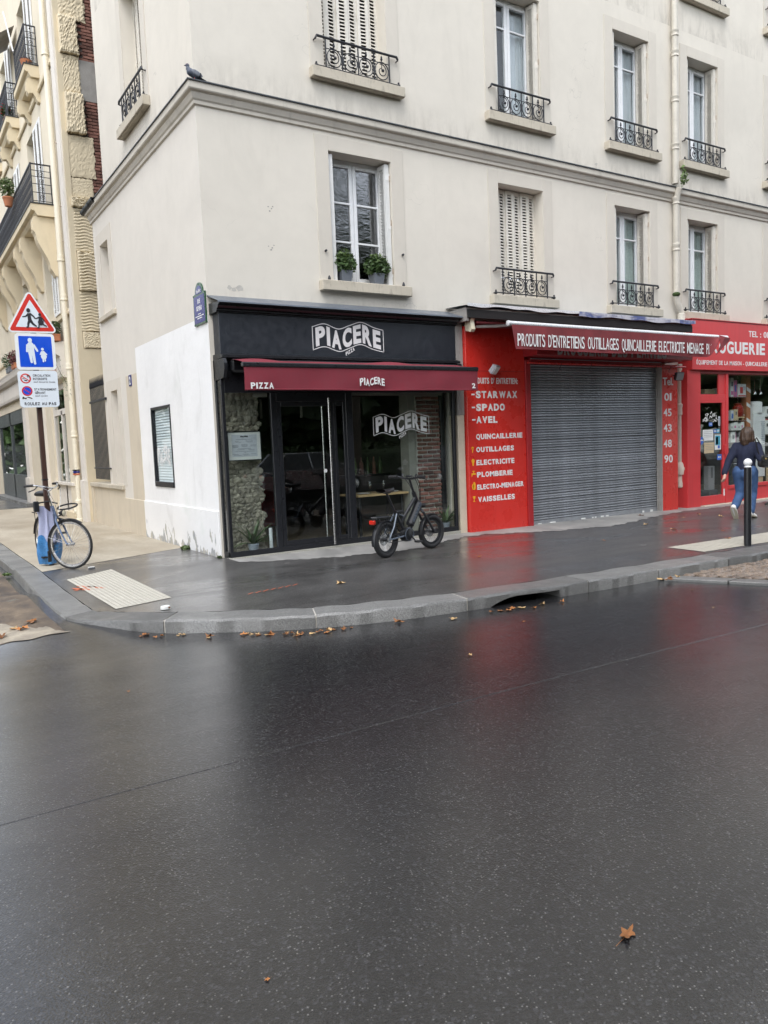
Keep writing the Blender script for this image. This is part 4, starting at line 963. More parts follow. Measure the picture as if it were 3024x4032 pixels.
# ================================================================== RED HARDWARE SHOP (closed)
YR = -.3
hw = root('hardware_front', (7.2, YR, 0), 'bright red closed hardware shop front with white and yellow lettering', 'shop front')
bx('pillar', 'timber_grey', hw, 4.262, 4.34, -.24, 0, 2.0, 3.62); bx('pillar', 'cream_render', hw, 4.262, 4.41, -.23, -.001, -.06, 1.998); bx('pillar', 'timber_grey', hw, 4.342, 4.418, -.235, -.002, 2.0, 3.6)
bx('panel', 'red_paint', hw, 4.425, 5.765, YR, -.02, gz(5)-.02, 3.5); bx('panel_seam', 'red_dark', hw, 4.43, 5.76, YR-.004, YR, 2.745, 2.752, bev=0)
bx('jamb', 'red_dark', hw, 5.767, 5.885, YR-.03, -.02, gz(6)-.03, 2.95); bx('jamb', 'timber_grey', hw, 9.535, 9.565, YR-.02, -.02, gz(9)-.03, 2.95)
bx('panel', 'red_paint', hw, 9.567, 10.09, YR, -.02, gz(10)-.01, 2.95)
sg = MB(); sg.box(5.74, 10.1, -.66, -.02, 3.01, 3.42, .006); sgo = sg.build('sign_box', 'red_dark', hw)
lettering('DROGUERIE DES PLANTES', FA(-.66), 6.24, 9.26, 3.02, 3.27, 'grey_text', sgo, .03, .004, 1.02)
bx('shutter_box', 'red_dark', hw, 5.89, 9.53, -.32, -.02, 2.9, 3.008); bx('header_strip', 'shutter_steel', hw, 5.89, 9.53, -.345, -.325, 2.975, 2.99)
mb = MB(); mb.tube([(5.8, -.36, 2.905), (10.27, -.36, 2.905)], .02, 8)
mb.build('rod', 'red_paint', hw, True)
for x in (6.6, 7.4, 8.2, 8.55, 9.3, 9.75): mb = MB(); mb.tube([(x, -.36, 2.925), (x+.02, -.385, 2.9), (x, -.36, 2.84), (x-.02, -.35, 2.8), (x+.01, -.37, 2.79)], .005, 5); mb.build('hook', 'iron', hw, True)
FR = FA(YR)
for s, u0, u1, v0, v1, b in [("PRODUITS D' ENTRETIEN:", 4.49, 5.595, 2.53, 2.632, .03), ('-', 4.525, 4.598, 2.285, 2.405, .06), ('STARWAX', 4.622, 5.575, 2.282, 2.405, .05), ('-', 4.525, 4.598, 2.06, 2.185, .06), ('SPADO', 4.622, 5.274, 2.062, 2.184, .05), ('-', 4.525, 4.598, 1.85, 1.97, .06), ('AVEL', 4.618, 5.094, 1.85, 1.968, .05),
     ('QUINCAILLERIE', 4.602, 5.675, 1.572, 1.664, .045), ('OUTILLAGES', 4.598, 5.466, 1.35, 1.44, .045), ('ELECTRICITE', 4.592, 5.468, 1.124, 1.216, .045), ('PLOMBERIE', 4.598, 5.419, .914, 1.006, .045), ('ELECTRO-MENAGER', 4.594, 5.68, .697, .786, .045), ('VAISSELLES', 4.606, 5.46, .478, .571, .045)]:
    lettering(s, FR, u0, u1, v0, v1, 'white_text', hw, b, .003, 1.02, capref='-' if s == '-' else 'H') if s != '-' else bx('dash', 'white_text', hw, u0, u1, YR-.003, YR, (v0+v1)/2-.012, (v0+v1)/2+.014, bev=0)
for s, u0, u1, v in [('Tel.', 9.61, 9.945, 2.53), ('01', 9.655, 9.885, 2.21), ('45', 9.63, 9.885, 1.888), ('43', 9.63, 9.885, 1.567), ('48', 9.625, 9.885, 1.243), ('90', 9.645, 9.915, .922)]: lettering(s, FR, u0, u1, v, v+.157, 'white_text', hw, .02, .003)
def icon(name, polys):
    mb = MB()
    for P in polys: mb.prism(P, FR, 0, .003)
    mb.build(name, 'yellow_text', hw)
def disc(cx, cz, r, r2=None, n=16): return [(cx+r*math.cos(2*math.pi*i/n), cz+(r2 or r)*math.sin(2*math.pi*i/n)) for i in range(n)]
icon('hammer_icon', [[(4.50, 1.345), (4.515, 1.345), (4.535, 1.43), (4.52, 1.435)], [(4.475, 1.40), (4.50, 1.45), (4.545, 1.44), (4.54, 1.42), (4.50, 1.425)]])
icon('bulb_icon', [disc(4.517, 1.2, .032, .04), [(4.503, 1.165), (4.531, 1.165), (4.531, 1.12), (4.503, 1.12)]])
icon('tap_icon', [[(4.475, .965), (4.57, .965), (4.57, .99), (4.475, .99)], [(4.515, .99), (4.53, .99), (4.53, 1.02), (4.515, 1.02)], [(4.495, 1.02), (4.55, 1.02), (4.55, 1.032), (4.495, 1.032)], [(4.475, .965), (4.495, .965), (4.488, .935), (4.475, .935)]])
icon('kettle_icon', [disc(4.53, .77, .028, .07), disc(4.5, .755, .02, .05)])
icon('goblet_icon', [[(4.488, .59), (4.548, .59), (4.54, .555), (4.524, .54), (4.524, .51), (4.545, .495), (4.49, .495), (4.512, .51), (4.512, .54), (4.496, .555)]])
# roller shutter, slat by slat
rs = root('roller_shutter', (7.7, -.2, gz(7.7)), 'closed grey metal roller shutter of the red hardware shop', 'roller shutter')
mb = MB(); pr = [(-.17, 0), (-.19, .008), (-.2, .018), (-.198, .03), (-.185, .04), (-.172, .045), (-.172, .0478), (-.165, .0478), (-.165, 0)]; n = len(pr)
mb.v = [(5.887, y, z) for y, z in pr]+[(9.533, y, z) for y, z in pr]; mb.f = [(i, (i+1) % n, n+(i+1) % n, n+i) for i in range(n)]; mb.m = [0]*n
sm_ = mb.mesh('slat', 'shutter_steel', True)
z = .09+gz(7.7)-.005; k = 0
while z < 2.9: inst('slat', sm_, rs, (0, random.uniform(-.0025, .0025), z), (0, random.uniform(-.0006, .0006), 0)); z += .0482; k += 1
bx('bottom_bar', 'shutter_steel', rs, 5.887, 9.533, -.205, -.165, gz(7.7)-.045, .083+gz(7.7)); bx('guide_rail', 'timber_grey', rs, 5.886, 5.915, -.235, -.215, gz(6)-.03, 2.9); bx('guide_rail', 'timber_grey', rs, 9.505, 9.534, -.235, -.215, gz(9)-.03, 2.9)
for x, w in ((6.1, .1), (6.42, .14), (7.25, .12), (7.55, .05), (7.63, .05), (7.8, .09), (7.95, .08), (9.05, .06), (9.3, .09)): bx('sticker_scrap', 'paper', rs, x, x+w, -.2065, -.205, gz(7.7)-.03, gz(7.7)+.03+.3*w*w, bev=0)
concrete('tarp_blue', (.55, .57, .6), (.09, .12, .28), .6, 2.2, (.42, .56))
# tin canopy above the red awning
cn = root('tin_canopy', (7.3, -.2, 3.8), 'weathered flat tin canopy above the red lettered awning', 'canopy')
bx('deck', 'timber_grey', cn, 4.3, 10.3, -.5, -.001, 3.73, 3.775); bx('fascia_board', 'dark_void', cn, 4.32, 10.28, -.53, -.5, 3.6, 3.74)
mb = MB(); mb.grid(lambda u, v: (4.26+6.1*u, -.56*v-.002, 3.80+.03*(1-v)+.006*math.sin(u*50)*v+(.02*math.sin(u*9) if v > .5 else 0)), 60, 3); mb.build('tin_sheet', 'zinc_top', cn, True)
mb = MB(); mb.grid(lambda u, v: (6.9+3.4*u, -.2-.37*v, 3.822-.02*v+.008*math.sin(u*30)), 30, 2); mb.build('tarpaulin', 'tarp_blue', cn, True)
for k in range(2):
    mb = MB(); a, b = ((4.28, 6.9), (6.9, 10.32))[k]; mb.grid(lambda u, v: (a+(b-a)*u, -.57-.006*math.sin(u*40), 3.835-(.05+.03*k+.02*math.sin(u*17)*math.sin(u*7))*v), 40, 2); mb.build('edge_lip', ('white_metal', 'tarp_blue')[k], cn, True)
bx('bracket', 'timber_grey', cn, 4.3, 4.36, -.5, -.01, 3.55, 3.73)
# red awning, half wound in
ra = root('lettered_awning', (7.3, -.4, 3.4), 'faded red awning lettered PRODUITS D\'ENTRETIENS over the closed shop', 'awning')
YB = -1.35
mb = MB(); mb.grid(lambda u, v: (4.5+5.6*u, -.45+(YB+.45)*v, 3.53-.115*v-.012*math.sin(math.pi*v)+.01*math.sin(u*14)*math.sin(math.pi*v)), 40, 8); mb.build('canopy', 'awning_old', ra, True)
def val(u, v):
    x = 4.5+5.42*u+.07*v*(1-u); z = 3.37-.385*v+.008*math.sin(u*13)*v; y = YB-.035-.012*math.sin(u*19+v)*v-.008*math.sin(u*47)*v
    if u > .93: k = (u-.93)/.07; z += .36*v*k**1.7; x -= .12*k*v; y -= .10*k*v
    return (x, y, z)
mb = MB(); mb.grid(val, 110, 8); vo = mb.build('valance', 'awning_old', ra, True)
mb = MB(); mb.add([(9.86, YB-.07, 3.41), (10.26, YB-.05, 3.365), (10.2, YB-.06, 3.3), (9.62, YB-.16, 3.0), (9.84, YB-.11, 3.2), (9.98, YB-.12, 3.36)], [(0, 5, 1), (1, 5, 2), (5, 4, 2), (4, 3, 2), (0, 4, 5)]); mb.build('folded_flap', 'awning_old', ra, True)
mb = MB(); mb.tube([(4.47, YB, 3.395), (10.22, YB, 3.385)], .036, 14); mb.build('front_bar', 'white_metal', ra, True); mb = MB(); mb.lathe([(0, -.03), (.042, -.02), (.042, .01), (.03, .02)], (4.47, YB, 3.395), 12, 'x'); mb.build('bar_cap', 'white_metal', ra, True)
mb = MB(); mb.tube([(4.55, -.42, 3.53), (10.0, -.42, 3.53)], .05, 12); mb.build('roller_tube', 'awning_old', ra, True)
for x in (4.44, 10.05):
    mb = MB(); mb.prism([(-.32, 3.42), (-.46, 3.38), (-.5, 3.42), (-.47, 3.55), (-.5, 3.62), (-.44, 3.66), (-.38, 3.63), (-.32, 3.6)], lambda u, v, d: (d, u, v), x-.03, x+.05); mb.build('bracket', 'cream_metal', ra)
for s, x in ((1, 4.56), (-1, 9.9)): mb = MB(); mb.tube([(x, -.45, 3.47), (x+s*.04, -.9, 3.42), (x, YB, 3.37)], [.024, .028, .02], 8); mb.build('folding_arm', 'timber_grey', ra, True)
FW = lambda u, v, d: (u, YB-.052-d-.012*math.sin((u-4.5)/5.42*19)*.6, v)
for s, u0, u1 in (("PRODUITS", 4.6, 5.2), ("D'ENTRETIENS", 5.275, 6.13), ('OUTILLAGES', 6.21, 6.975), ('QUINCAILLERIE', 7.06, 7.995), ('ELECTRICITE', 8.065, 8.81), ('MENAGE', 8.89, 9.405), ('PLO', 9.495, 9.68)):
    lettering(s, FW, u0, u1, 3.035+.0*u0, 3.232, 'white_text', ra, .006, .003, 1.0)
# floodlights
def flood(x, y, z, rot, label):
    t = root('floodlight', (x, y, z), label, 'floodlight'); Mx = Matrix.Translation((x, y, z)) @ Matrix.Rotation(rot[2], 4, 'Z') @ Matrix.Rotation(rot[0], 4, 'X')
    mb = MB(); mb.box(-.1, .1, -.03, .03, -.085, .085, .012); mb.box(-.07, .07, .03, .05, -.06, .06)
    for i in range(6): mb.box(-.08+.03*i, -.074+.03*i, .03, .06, -.07, .07)
    mb.v = [tuple(Mx @ V(v)) for v in mb.v]; mb.build('housing', 'bike_black' if x > 8 else 'grey_box', t)
    mb = MB(); mb.box(-.085, .085, -.034, -.03, -.07, .07); mb.v = [tuple(Mx @ V(v)) for v in mb.v]; mb.build('lens', 'reflector' if x < 8 else 'grey_box', t)
    mb = MB(); mb.tube([(x, y+.02, z), (x+.02, YR+.02, z+.04)], .012, 6); mb.build('bracket', 'bike_black', t)
flood(4.95, -.44, 2.76, (R(38), 0, R(28)), 'grey floodlight angled down on the red lettered panel'); flood(9.93, -.46, 2.7, (R(18), 0, R(-12)), 'black floodlight above the white telephone numbers')
# ================================================================== DROGUERIE (open shop on the right)
YD = -.3
dm = lambda x: x*1.00967+.0388
dz = lambda z: 1.6+(z-1.6)*1.00967
dg = root('drugstore_front', (13, YD, gz(13)), 'red open drugstore front with white lettered sign on the right', 'shop front')
bx('fascia', 'red_drog', dg, dm(10.366), 15.9, YD-.06, -.0, dz(2.845), dz(3.885), bev=.006); bx('fascia_cap', 'red_dark', dg, dm(10.35), 15.92, YD-.075, -.0, dz(3.887), dz(3.91))
bx('pier', 'red_drog', dg, dm(10.278), dm(10.72), YD, -.0, gz(10.5)-.02, dz(2.843)); bx('soffit', 'red_dark', dg, dm(10.722), 15.9, YD+.02, -.0, dz(2.775), dz(2.843))
bx('transom_rail', 'red_drog', dg, dm(10.722), dm(11.752), YD+.03, YD+.09, dz(2.19), dz(2.335)); bx('post', 'red_drog', dg, dm(11.655), dm(11.752), YD+.02, YD+.1, gz(11.8)-.01, dz(2.774)); bx('post', 'red_drog', dg, dm(10.722), dm(10.775), YD+.03, YD+.09, dz(2.337), dz(2.774)); bx('panel', 'red_drog', dg, dm(11.415), dm(11.653), YD+.04, YD+.08, dz(2.337), dz(2.774))
bx('transom_pane', 'glass', dg, dm(10.776), dm(11.414), YD+.055, YD+.061, dz(2.337), dz(2.774), bev=0)
dd = MB(); a0, a1 = dm(10.724), dm(11.653)
for a in ((a0, a0+.03, gz(11)+.02, dz(2.188)), (a1-.1, a1, gz(11)+.02, dz(2.188)), (a0+.03, a1-.1, gz(11)+.02, dz(.13)), (a0+.03, a1-.1, dz(2.15), dz(2.188))): dd.box(a[0], a[1], YD+.03, YD+.085, a[2], a[3], .006)
dd = dd.build('door', 'red_drog', dg); bx('pane', 'glass', dd, a0+.03, a1-.1, YD+.05, YD+.056, dz(.13), dz(2.15), bev=0)
bx('handle', 'red_drog', dd, a1-.08, a1-.045, YD-.03, YD+.03, dz(1.02), dz(1.225), bev=.01); bx('kick_sticker', 'paper', dd, a1-.075, a1-.03, YD+.027, YD+.03, dz(.1), dz(.25), bev=0)
bx('stall_riser', 'red_drog', dg, dm(11.754), 15.6, YD+.03, YD+.1, gz(13)-.03, dz(.235)); bx('window_rail', 'red_drog', dg, dm(11.754), 15.6, YD+.005, YD+.1, dz(.237), dz(.312)); bx('window_pane', 'glass', dg, dm(11.754), 15.6, YD+.05, YD+.056, dz(.313), dz(2.774), bev=0)
bx('post', 'red_drog', dg, 15.6, 15.9, YD, 0, gz(14)-.03, dz(2.843)); bx('step', 'sill', dg, dm(10.722), 15.9, YD-.1, YD+.1, gz(11)-.06, gz(11)+.015)
FD = FA(YD-.06); dl = lambda s, u0, u1, v0, v1, b: lettering(s, FD, dm(u0)-.08, dm(u1)-.08, dz(v0)-.006, dz(v1)-.006, 'white_text', dg, b, .003, 1.0)
dl('TEL : 01 45 43 48 90', 12.46, 14.6, 3.605, 3.735, .02); dl('DROGUERIE', 10.80, 13.085, 3.215, 3.475, .035); dl('ÉQUIPEMENT DE LA MAISON - QUINCAILLERIE - ÉLECTRICITÉ', 10.586, 14.05, 2.965, 3.055, .012)
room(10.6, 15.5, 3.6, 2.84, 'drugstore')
# notices stuck to the door glass
def notice(name, m, x0, x1, z0, z1, label, extra=None, y=YD+.047):
    mb = MB(); mb.box(x0, x1, y-.002, y, z0, z1); o = mb.build(name, m); tag(o, label, 'notice' if 'sticker' not in name else 'sticker')
    if extra:
        for k, (m2, b) in enumerate(extra): e = MB(); e.box(x0+(x1-x0)*b[0], x0+(x1-x0)*b[1], y-.003, y-.002, z0+(z1-z0)*b[2], z0+(z1-z0)*b[3]); e.build('print', m2, o)
ln = lambda k: [('grey_italic', (.12, .9, .8-.16*i, .83-.16*i)) for i in range(k)]
notice('paper_notice', 'paper', 11.005, 11.375, 1.338, 1.57, 'upper white paper notice on the drugstore door', ln(4)); notice('paper_notice', 'card', 11.055, 11.40, 1.058, 1.29, 'cream paper notice low on the drugstore door', ln(4))
notice('poster', 'paper', 11.43, 11.655, 1.124, 1.455, 'small blue picture poster on the drugstore door', [('teal_print', (.1, .9, .3, .95)), ('skin', (.2, .55, .35, .85)), ('blue_print', (.5, .85, .08, .28))])
notice('door_sticker', 'blue_print', 11.225, 11.35, 1.648, 1.73, 'square blue sticker below the lace on the drugstore door', [('white_text', (.2, .45, .45, .7)), ('white_text', (.55, .8, .45, .7))]); notice('door_sticker', 'blue_print', 11.395, 11.5, 1.495, 1.572, 'light blue card sticker beside the upper notice', [('paper_grey', (.15, .85, .3, .75))]); notice('door_sticker', 'teal_print', 11.51, 11.608, 1.49, 1.585, 'blue and white card sticker above the poster', [('paper_grey', (.15, .85, .3, .75))])
notice('door_sticker', 'paper_grey', 11.565, 11.632, 1.65, 1.857, 'tall narrow opening hours sticker on the drugstore door', [('black_text', (.25, .75, .1+.1*i, .15+.1*i)) for i in range(8)]); notice('door_sticker', 'blue_print', 11.52, 11.685, .893, 1.02, 'blue sticker under the poster on the drugstore door', [('white_text', (.2, .45, .4, .65)), ('white_text', (.55, .8, .4, .65))])
mb = MB(); mb.prism([(10.9, 1.32), (10.9, 1.36), (10.93, 1.41), (10.97, 1.425), (11.01, 1.41), (11.045, 1.36), (11.045, 1.32), (10.97, 1.245)], FA(YD+.047), 0, .002); o = mb.build('door_sticker', 'blue_print'); tag(o, 'blue shield shaped sticker at the left edge of the drugstore door', 'sticker'); mb = MB(); mb.prism([(10.905, 1.325), (10.97, 1.345), (11.04, 1.325), (11.04, 1.34), (10.97, 1.365), (10.905, 1.34)], FA(YD+.045), 0, .001); mb.build('print', 'white_text', o)
lc = MB(); q = random.Random(5)
for i in range(60):
    a = q.uniform(.05, 3.09); r = q.uniform(.1, .27); x, z, s = 11.28+r*math.cos(a), 1.745+.78*r*math.sin(a), q.uniform(.012, .026); lc.prism([(x+s*(1 if k % 2 else .5)*math.cos(k*.628), z+s*(1 if k % 2 else .5)*math.sin(k*.628)) for k in range(10)], FA(YD+.047), 0, .002)
o = lc.build('lace_sticker', 'paper'); tag(o, 'arch of white snowflake cutouts on the drugstore door', 'decoration')
# goods in the shop window
def goods(name, m, x0, x1, z0, z1, label, cat='box', y=.02, d=.12, prints=None):
    mb = MB(); mb.box(x0, x1, y, y+d, z0, z1, .004); o = mb.build(name, m); tag(o, label, cat)
    for m2, b in prints or []: e = MB(); e.box(x0+(x1-x0)*b[0], x0+(x1-x0)*b[1], y-.002, y, z0+(z1-z0)*b[2], z0+(z1-z0)*b[3]); e.build('print', m2, o)
    return o
def shelf(z, x0=12.42, x1=13.05): o = bx('display_shelf', 'steel', None, x0, x1, .0, .25, z-.012, z); return o
for z, l in ((2.303, 'top glass shelf in the drugstore window'), (1.76, 'middle glass shelf in the drugstore window'), (1.53, 'lower glass shelf with white boxes in the drugstore window'), (1.25, 'shelf with the pink vase in the drugstore window')): tag(shelf(z), l, 'shelf')
for xx in (12.44, 13.0): o = bx('display_upright', 'steel', None, xx, xx+.02, .2, .22, .016, 2.84); tag(o, 'left steel upright carrying the window shelves' if xx < 12.6 else 'right steel upright carrying the window shelves', 'post')
goods('appliance_box', 'paper', 12.44, 12.555, 2.305, 2.74, 'tall white box on the top shelf of the drugstore window', prints=[('dark_box', (.2, .8, .55, .8)), ('pink', (.1, .9, .1, .3))]); goods('appliance_box', 'pink', 12.557, 12.69, 2.305, 2.69, 'pink appliance box on the top shelf of the drugstore window', prints=[('blue_print', (.3, .7, .3, .7))]); goods('appliance_box', 'paper', 12.695, 13.01, 2.305, 2.6, 'white box with red picture on the top shelf', y=.0, prints=[('red_drog', (.25, .6, .25, .75)), ('red_drog', (.05, .95, .03, .12)), ('paper_grey', (.65, .9, .5, .8))])
goods('blue_box', 'paper_grey', 12.455, 12.56, 1.762, 1.99, 'blue and white box left of the red churn', prints=[('blue_print', (.2, .8, .2, .7))]); goods('card_box', 'card', 12.57, 12.725, 1.762, 2.015, 'brown card box left of the red churn', prints=[('dark_box', (.4, .7, .5, .8))])
t = root('red_churn', (12.865, .12, 1.84), 'dark red enamel churn on a wooden stool in the drugstore window', 'churn'); mb = MB(); mb.lathe([(0, 1.842), (.09, 1.842), (.125, 1.9), (.13, 2.0), (.115, 2.08), (.08, 2.11), (.085, 2.13), (.095, 2.15), (.04, 2.165), (0, 2.17)], (12.865, .12, 0), 18); mb.build('body', 'red_tin', t, True); mb = MB(); mb.lathe([(0, 0), (.012, .0), (.012, .01), (0, .012)], (12.93, -.005, 1.88), 8, 'y'); mb.build('badge', 'white_text', t)
t = root('small_stool', (12.865, .12, 1.762), 'little wooden stool under the red churn', 'stool'); bx('seat', 'pine', t, 12.74, 12.99, .02, .22, 1.815, 1.84)
for xx in (12.76, 12.95):
    for yy in (.04, .18): bx('leg', 'pine', t, xx, xx+.022, yy, yy+.022, 1.762, 1.815)
for i, (a, b, h) in enumerate(((12.455, 12.56, .16), (12.565, 12.72, .185), (12.725, 12.85, .15), (12.855, 12.975, .19))): goods('white_box', 'paper', a, b, 1.532, 1.532+h, ['first', 'second', 'third', 'last'][i]+' white box from the left on the lower window shelf', prints=[('pink' if i % 2 else 'grey_box', (.15, .5, .3, .6))])
t = root('pink_vase', (12.72, .1, 1.25), 'slim pink vase in the drugstore window', 'vase'); mb = MB(); mb.lathe([(0, 1.252), (.03, 1.252), (.034, 1.4), (.028, 1.5), (.026, 1.5), (.03, 1.4), (0, 1.27)], (12.72, .1, 0), 12); mb.build('body', 'pink', t, True)
goods('storage_bin', 'grey_box', 12.8, 13.0, 1.252, 1.5, 'grey plastic bin right of the pink vase'); goods('white_box', 'paper', 12.46, 12.63, 1.252, 1.5, 'white box left of the pink vase', prints=[('grey_box', (.3, .7, .3, .7))])
for i in range(3): goods('drawer_box', 'dark_box', 12.53, 12.74, .25+.27*i, .5+.27*i, ['bottom', 'middle', 'top'][i]+' dark drawer box of the stack low in the drugstore window', y=.0, prints=[('paper_grey', (.0, 1, .94, 1)), ('steel', (.4, .6, .45, .55))])
o = bx('drawer_stand', 'pvc_white', None, 12.5, 12.77, -.02, .2, .016, .248); tag(o, 'low white plinth under the dark drawer boxes', 'plinth')
t = root('pedal_bin', (13.59, .15, 1.92), 'white round pedal bin on the white cabinet', 'bin'); mb = MB(); mb.lathe([(0, 1.922), (.165, 1.922), (.172, 2.12), (.17, 2.13), (.165, 2.18), (.1, 2.2), (0, 2.2)], (13.59, .15, 0), 20); mb.build('body', 'pvc_white', t, True)
t = root('white_cabinet', (13.58, .15, 0), 'tall white slatted cabinet in the drugstore window', 'cabinet'); bx('body', 'pvc_white', t, 13.34, 13.82, .02, .3, .4, 1.915)
for i in range(12): bx('slat', 'paper_grey', t, 13.66, 13.8, .008, .02, 1.15+.05*i, 1.175+.05*i, bev=0)
bx('base', 'pine', t, 13.4, 13.78, .04, .28, .016, .4)
t = root('striped_post', (13.19, .1, 1.0), 'orange red post with pale slanted stripes in the drugstore window', 'post'); bx('shaft', 'orange_dull' if 'orange_dull' in MATS else 'pot_clay', t, 13.11, 13.27, .05, .2, .016, 2.84)
for i in range(7): mb = MB(); z = .3+.36*i; mb.prism([(13.11, z), (13.27, z-.07), (13.27, z+.01), (13.11, z+.08)], FA(.05), 0, .003); mb.build('stripe', 'paper', t)
goods('appliance_box', 'paper', 13.83, 14.1, 1.4, 1.777, 'white appliance box right of the white cabinet', prints=[('dark_box', (.2, .5, .5, .7)), ('red_drog', (0, 1, .92, 1))]); goods('appliance_box', 'paper', 13.83, 14.1, 1.826, 2.07, 'upper white appliance box right of the white cabinet', prints=[('dark_box', (.3, .6, .3, .75))]); tag(bx('display_shelf', 'steel', None, 13.83, 14.4, .0, .3, 1.788, 1.8), 'right hand glass shelf in the drugstore window', 'shelf'); tag(bx('display_shelf', 'steel', None, 13.83, 14.4, .0, .3, 1.38, 1.392), 'lower right hand glass shelf in the drugstore window', 'shelf')
for i in range(3): mb = MB(); x = 13.42+.24*i; mb.lathe([(.003, 2.36), (.05, 2.37), (.045, 2.42), (.012, 2.46), (.006, 2.84)], (x, .2, 0), 12); o = mb.build('hanging_shade', 'chrome', None, True); tag(o, ['left', 'middle', 'right'][i]+' chrome lamp shade hanging above the pedal bin', 'lamp shade')
t = root('wooden_stand', (13.75, .12, 0), 'small pine stand low in the drugstore window', 'stand')
for xx in (13.92, 14.2): bx('leg', 'pine', t, xx, xx+.035, .02, .055, .016, .6)
bx('rail', 'pine', t, 13.955, 14.2, .03, .05, .3, .33); bx('rail', 'pine', t, 13.955, 14.2, .03, .05, .54, .58)
goods('card_box', 'card', 11.48, 11.85, 2.37, 2.48, 'long brown box above the drugstore door', y=.02); goods('white_box', 'paper', 11.915, 12.03, 2.37, 2.5, 'small white box above the drugstore door', y=.02); tag(bx('display_shelf', 'dark_box', None, 10.95, 12.2, .0, .3, 2.35, 2.369), 'dark shelf above the drugstore door', 'shelf')
t = root('wire_rack', (11.1, .35, 0), 'grey wire rack behind the drugstore door', 'rack')
for i in range(9): bx('shelf_bar', 'grey_box', t, 11.15, 11.65, .3, .42, .12+.075*i, .14+.075*i)
for xx in (11.13, 11.65): bx('upright', 'grey_box', t, xx, xx+.025, .3, .325, .016, 1.15)
goods('tall_box', 'grey_box', 11.72, 11.95, .2, .74, 'tall grey box behind the drugstore door', y=.1, prints=[('dark_box', (.4, .7, .5, .95))]); tag(bx('display_plinth', 'dark_box', None, 11.7, 12.0, .05, .3, .016, .198), 'dark plinth behind the drugstore door', 'plinth')
# ================================================================== STONE BUILDING ON THE SIDE STREET
sb = empty('stone_building', (0, 0, 0)); tag(sb, 'yellow stone apartment house with iron balconies on the side street', 'building')
XS = -.1
FS = lambda u, v, d: (XS-d, -u, v)
sops = [(-12.75, -11.62, 7.66, 10.05), (-12.75, -11.62, 11.12, 13.4), (-11.55, -10.52, 5.05, 6.75), (-16.4, -15.2, 7.66, 10.05), (-16.4, -15.2, 11.12, 13.4), (-20.4, -19.2, 7.66, 10.05), (-20.4, -19.2, 11.12, 13.4), (-15.4, -14.0, 5.05, 6.75), (-12.3, -10.28, .1, 3.45), (-24.2, -17.2, .05, 3.2)]
wall('wall', FS, -40, -8.2, -.3, 18, sops, .32, 'stone_pale', sb)
mb = MB(); mb.quad((XS, 8.2, -.3), (.6, 8.2, -.3), (.6, 8.2, 4.02), (XS, 8.2, 4.02)); mb.quad((.02, 8.28, 4.02), (4, 8.28, 4.02), (4, 8.28, 18), (.02, 8.28, 18)); mb.quad((XS, 8.2, 4.02), (.02, 8.2, 4.02), (.02, 8.2, 18), (XS, 8.2, 18)); mb.quad((.02, 8.2, 4.02), (.02, 8.28, 4.02), (.02, 8.28, 18), (.02, 8.2, 18))
mb.quad((.6, 8.2, -.3), (4, 8.28, -.3), (4, 8.28, 4.02), (.6, 8.2, 4.02)); mb.build('end_wall', 'stone', sb)
mb = MB(); mb.quad((.25, 8.6, -.3), (.25, 40, -.3), (.25, 40, 18), (.25, 8.6, 18)); mb.build('shell', 'interior_wall', sb)
def rough_block(x0, x1, y0, y1, z0, z1, m, amp=.02, nx=16, nz=18, ribs=False):
    mb = MB(); q = random.Random(int(z0*100))
    def P(u, v):
        e = min(u, 1-u, v, 1-v); y = y0-amp*(q.random() if e > 0 else -.2)
        if ribs: y = y0-amp*.5*(1+math.sin(v*(z1-z0)*90+math.sin(u*9)*1.5))*(e > 0)-.004*q.random()
        return (x0+(x1-x0)*u+(q.uniform(-.018, .018) if u > .99 else 0), y, z0+(z1-z0)*v+(q.uniform(-.015, .015) if e == 0 else 0))
    mb.grid(P, nx, nz*(3 if ribs else 1)); n = nx+1; H = nz*(3 if ribs else 1)
    b = len(mb.v); ring = [i for i in range(n)]+[n*(j+1)-1 for j in range(1, H+1)]+[n*H+i for i in range(n-2, -1, -1)]+[n*j for j in range(H-1, 0, -1)]
    for i in ring: v = mb.v[i]; mb.v.append((v[0], y1, v[2]))
    k = len(ring)
    for i in range(k): mb.f.append((ring[i], ring[(i+1) % k], b+(i+1) % k, b+i)); mb.m.append(0)
    mb.build('stone_block', m, sb)
rough_block(.0, .58, 8.2, 8.4, 11.31, 12.1, 'stone'); rough_block(-.02, .375, 8.12, 8.4, 10.55, 11.34, 'stone', .026); rough_block(0, .385, 8.21, 8.4, 9.72, 10.53, 'stone'); rough_block(.0, .405, 8.1, 8.4, 8.83, 9.69, 'stone', .024)
rough_block(.0, .58, 8.215, 8.4, 7.88, 8.8, 'stone', .008); rough_block(.0, .5, 8.225, 8.4, 7.42, 7.86, 'stone', .008); rough_block(-.02, .46, 8.13, 8.4, 7.2, 7.4, 'stone', .03); rough_block(.0, .45, 8.205, 8.4, 6.22, 7.18, 'stone', .02, 10, 16, True); rough_block(.03, .44, 8.15, 8.4, 5.34, 6.2, 'stone', .03, 10, 16, True); rough_block(.0, .44, 8.21, 8.4, 4.42, 5.32, 'stone', .02, 10, 16, True); rough_block(.03, .44, 8.18, 8.4, 4.03, 4.4, 'stone', .02)
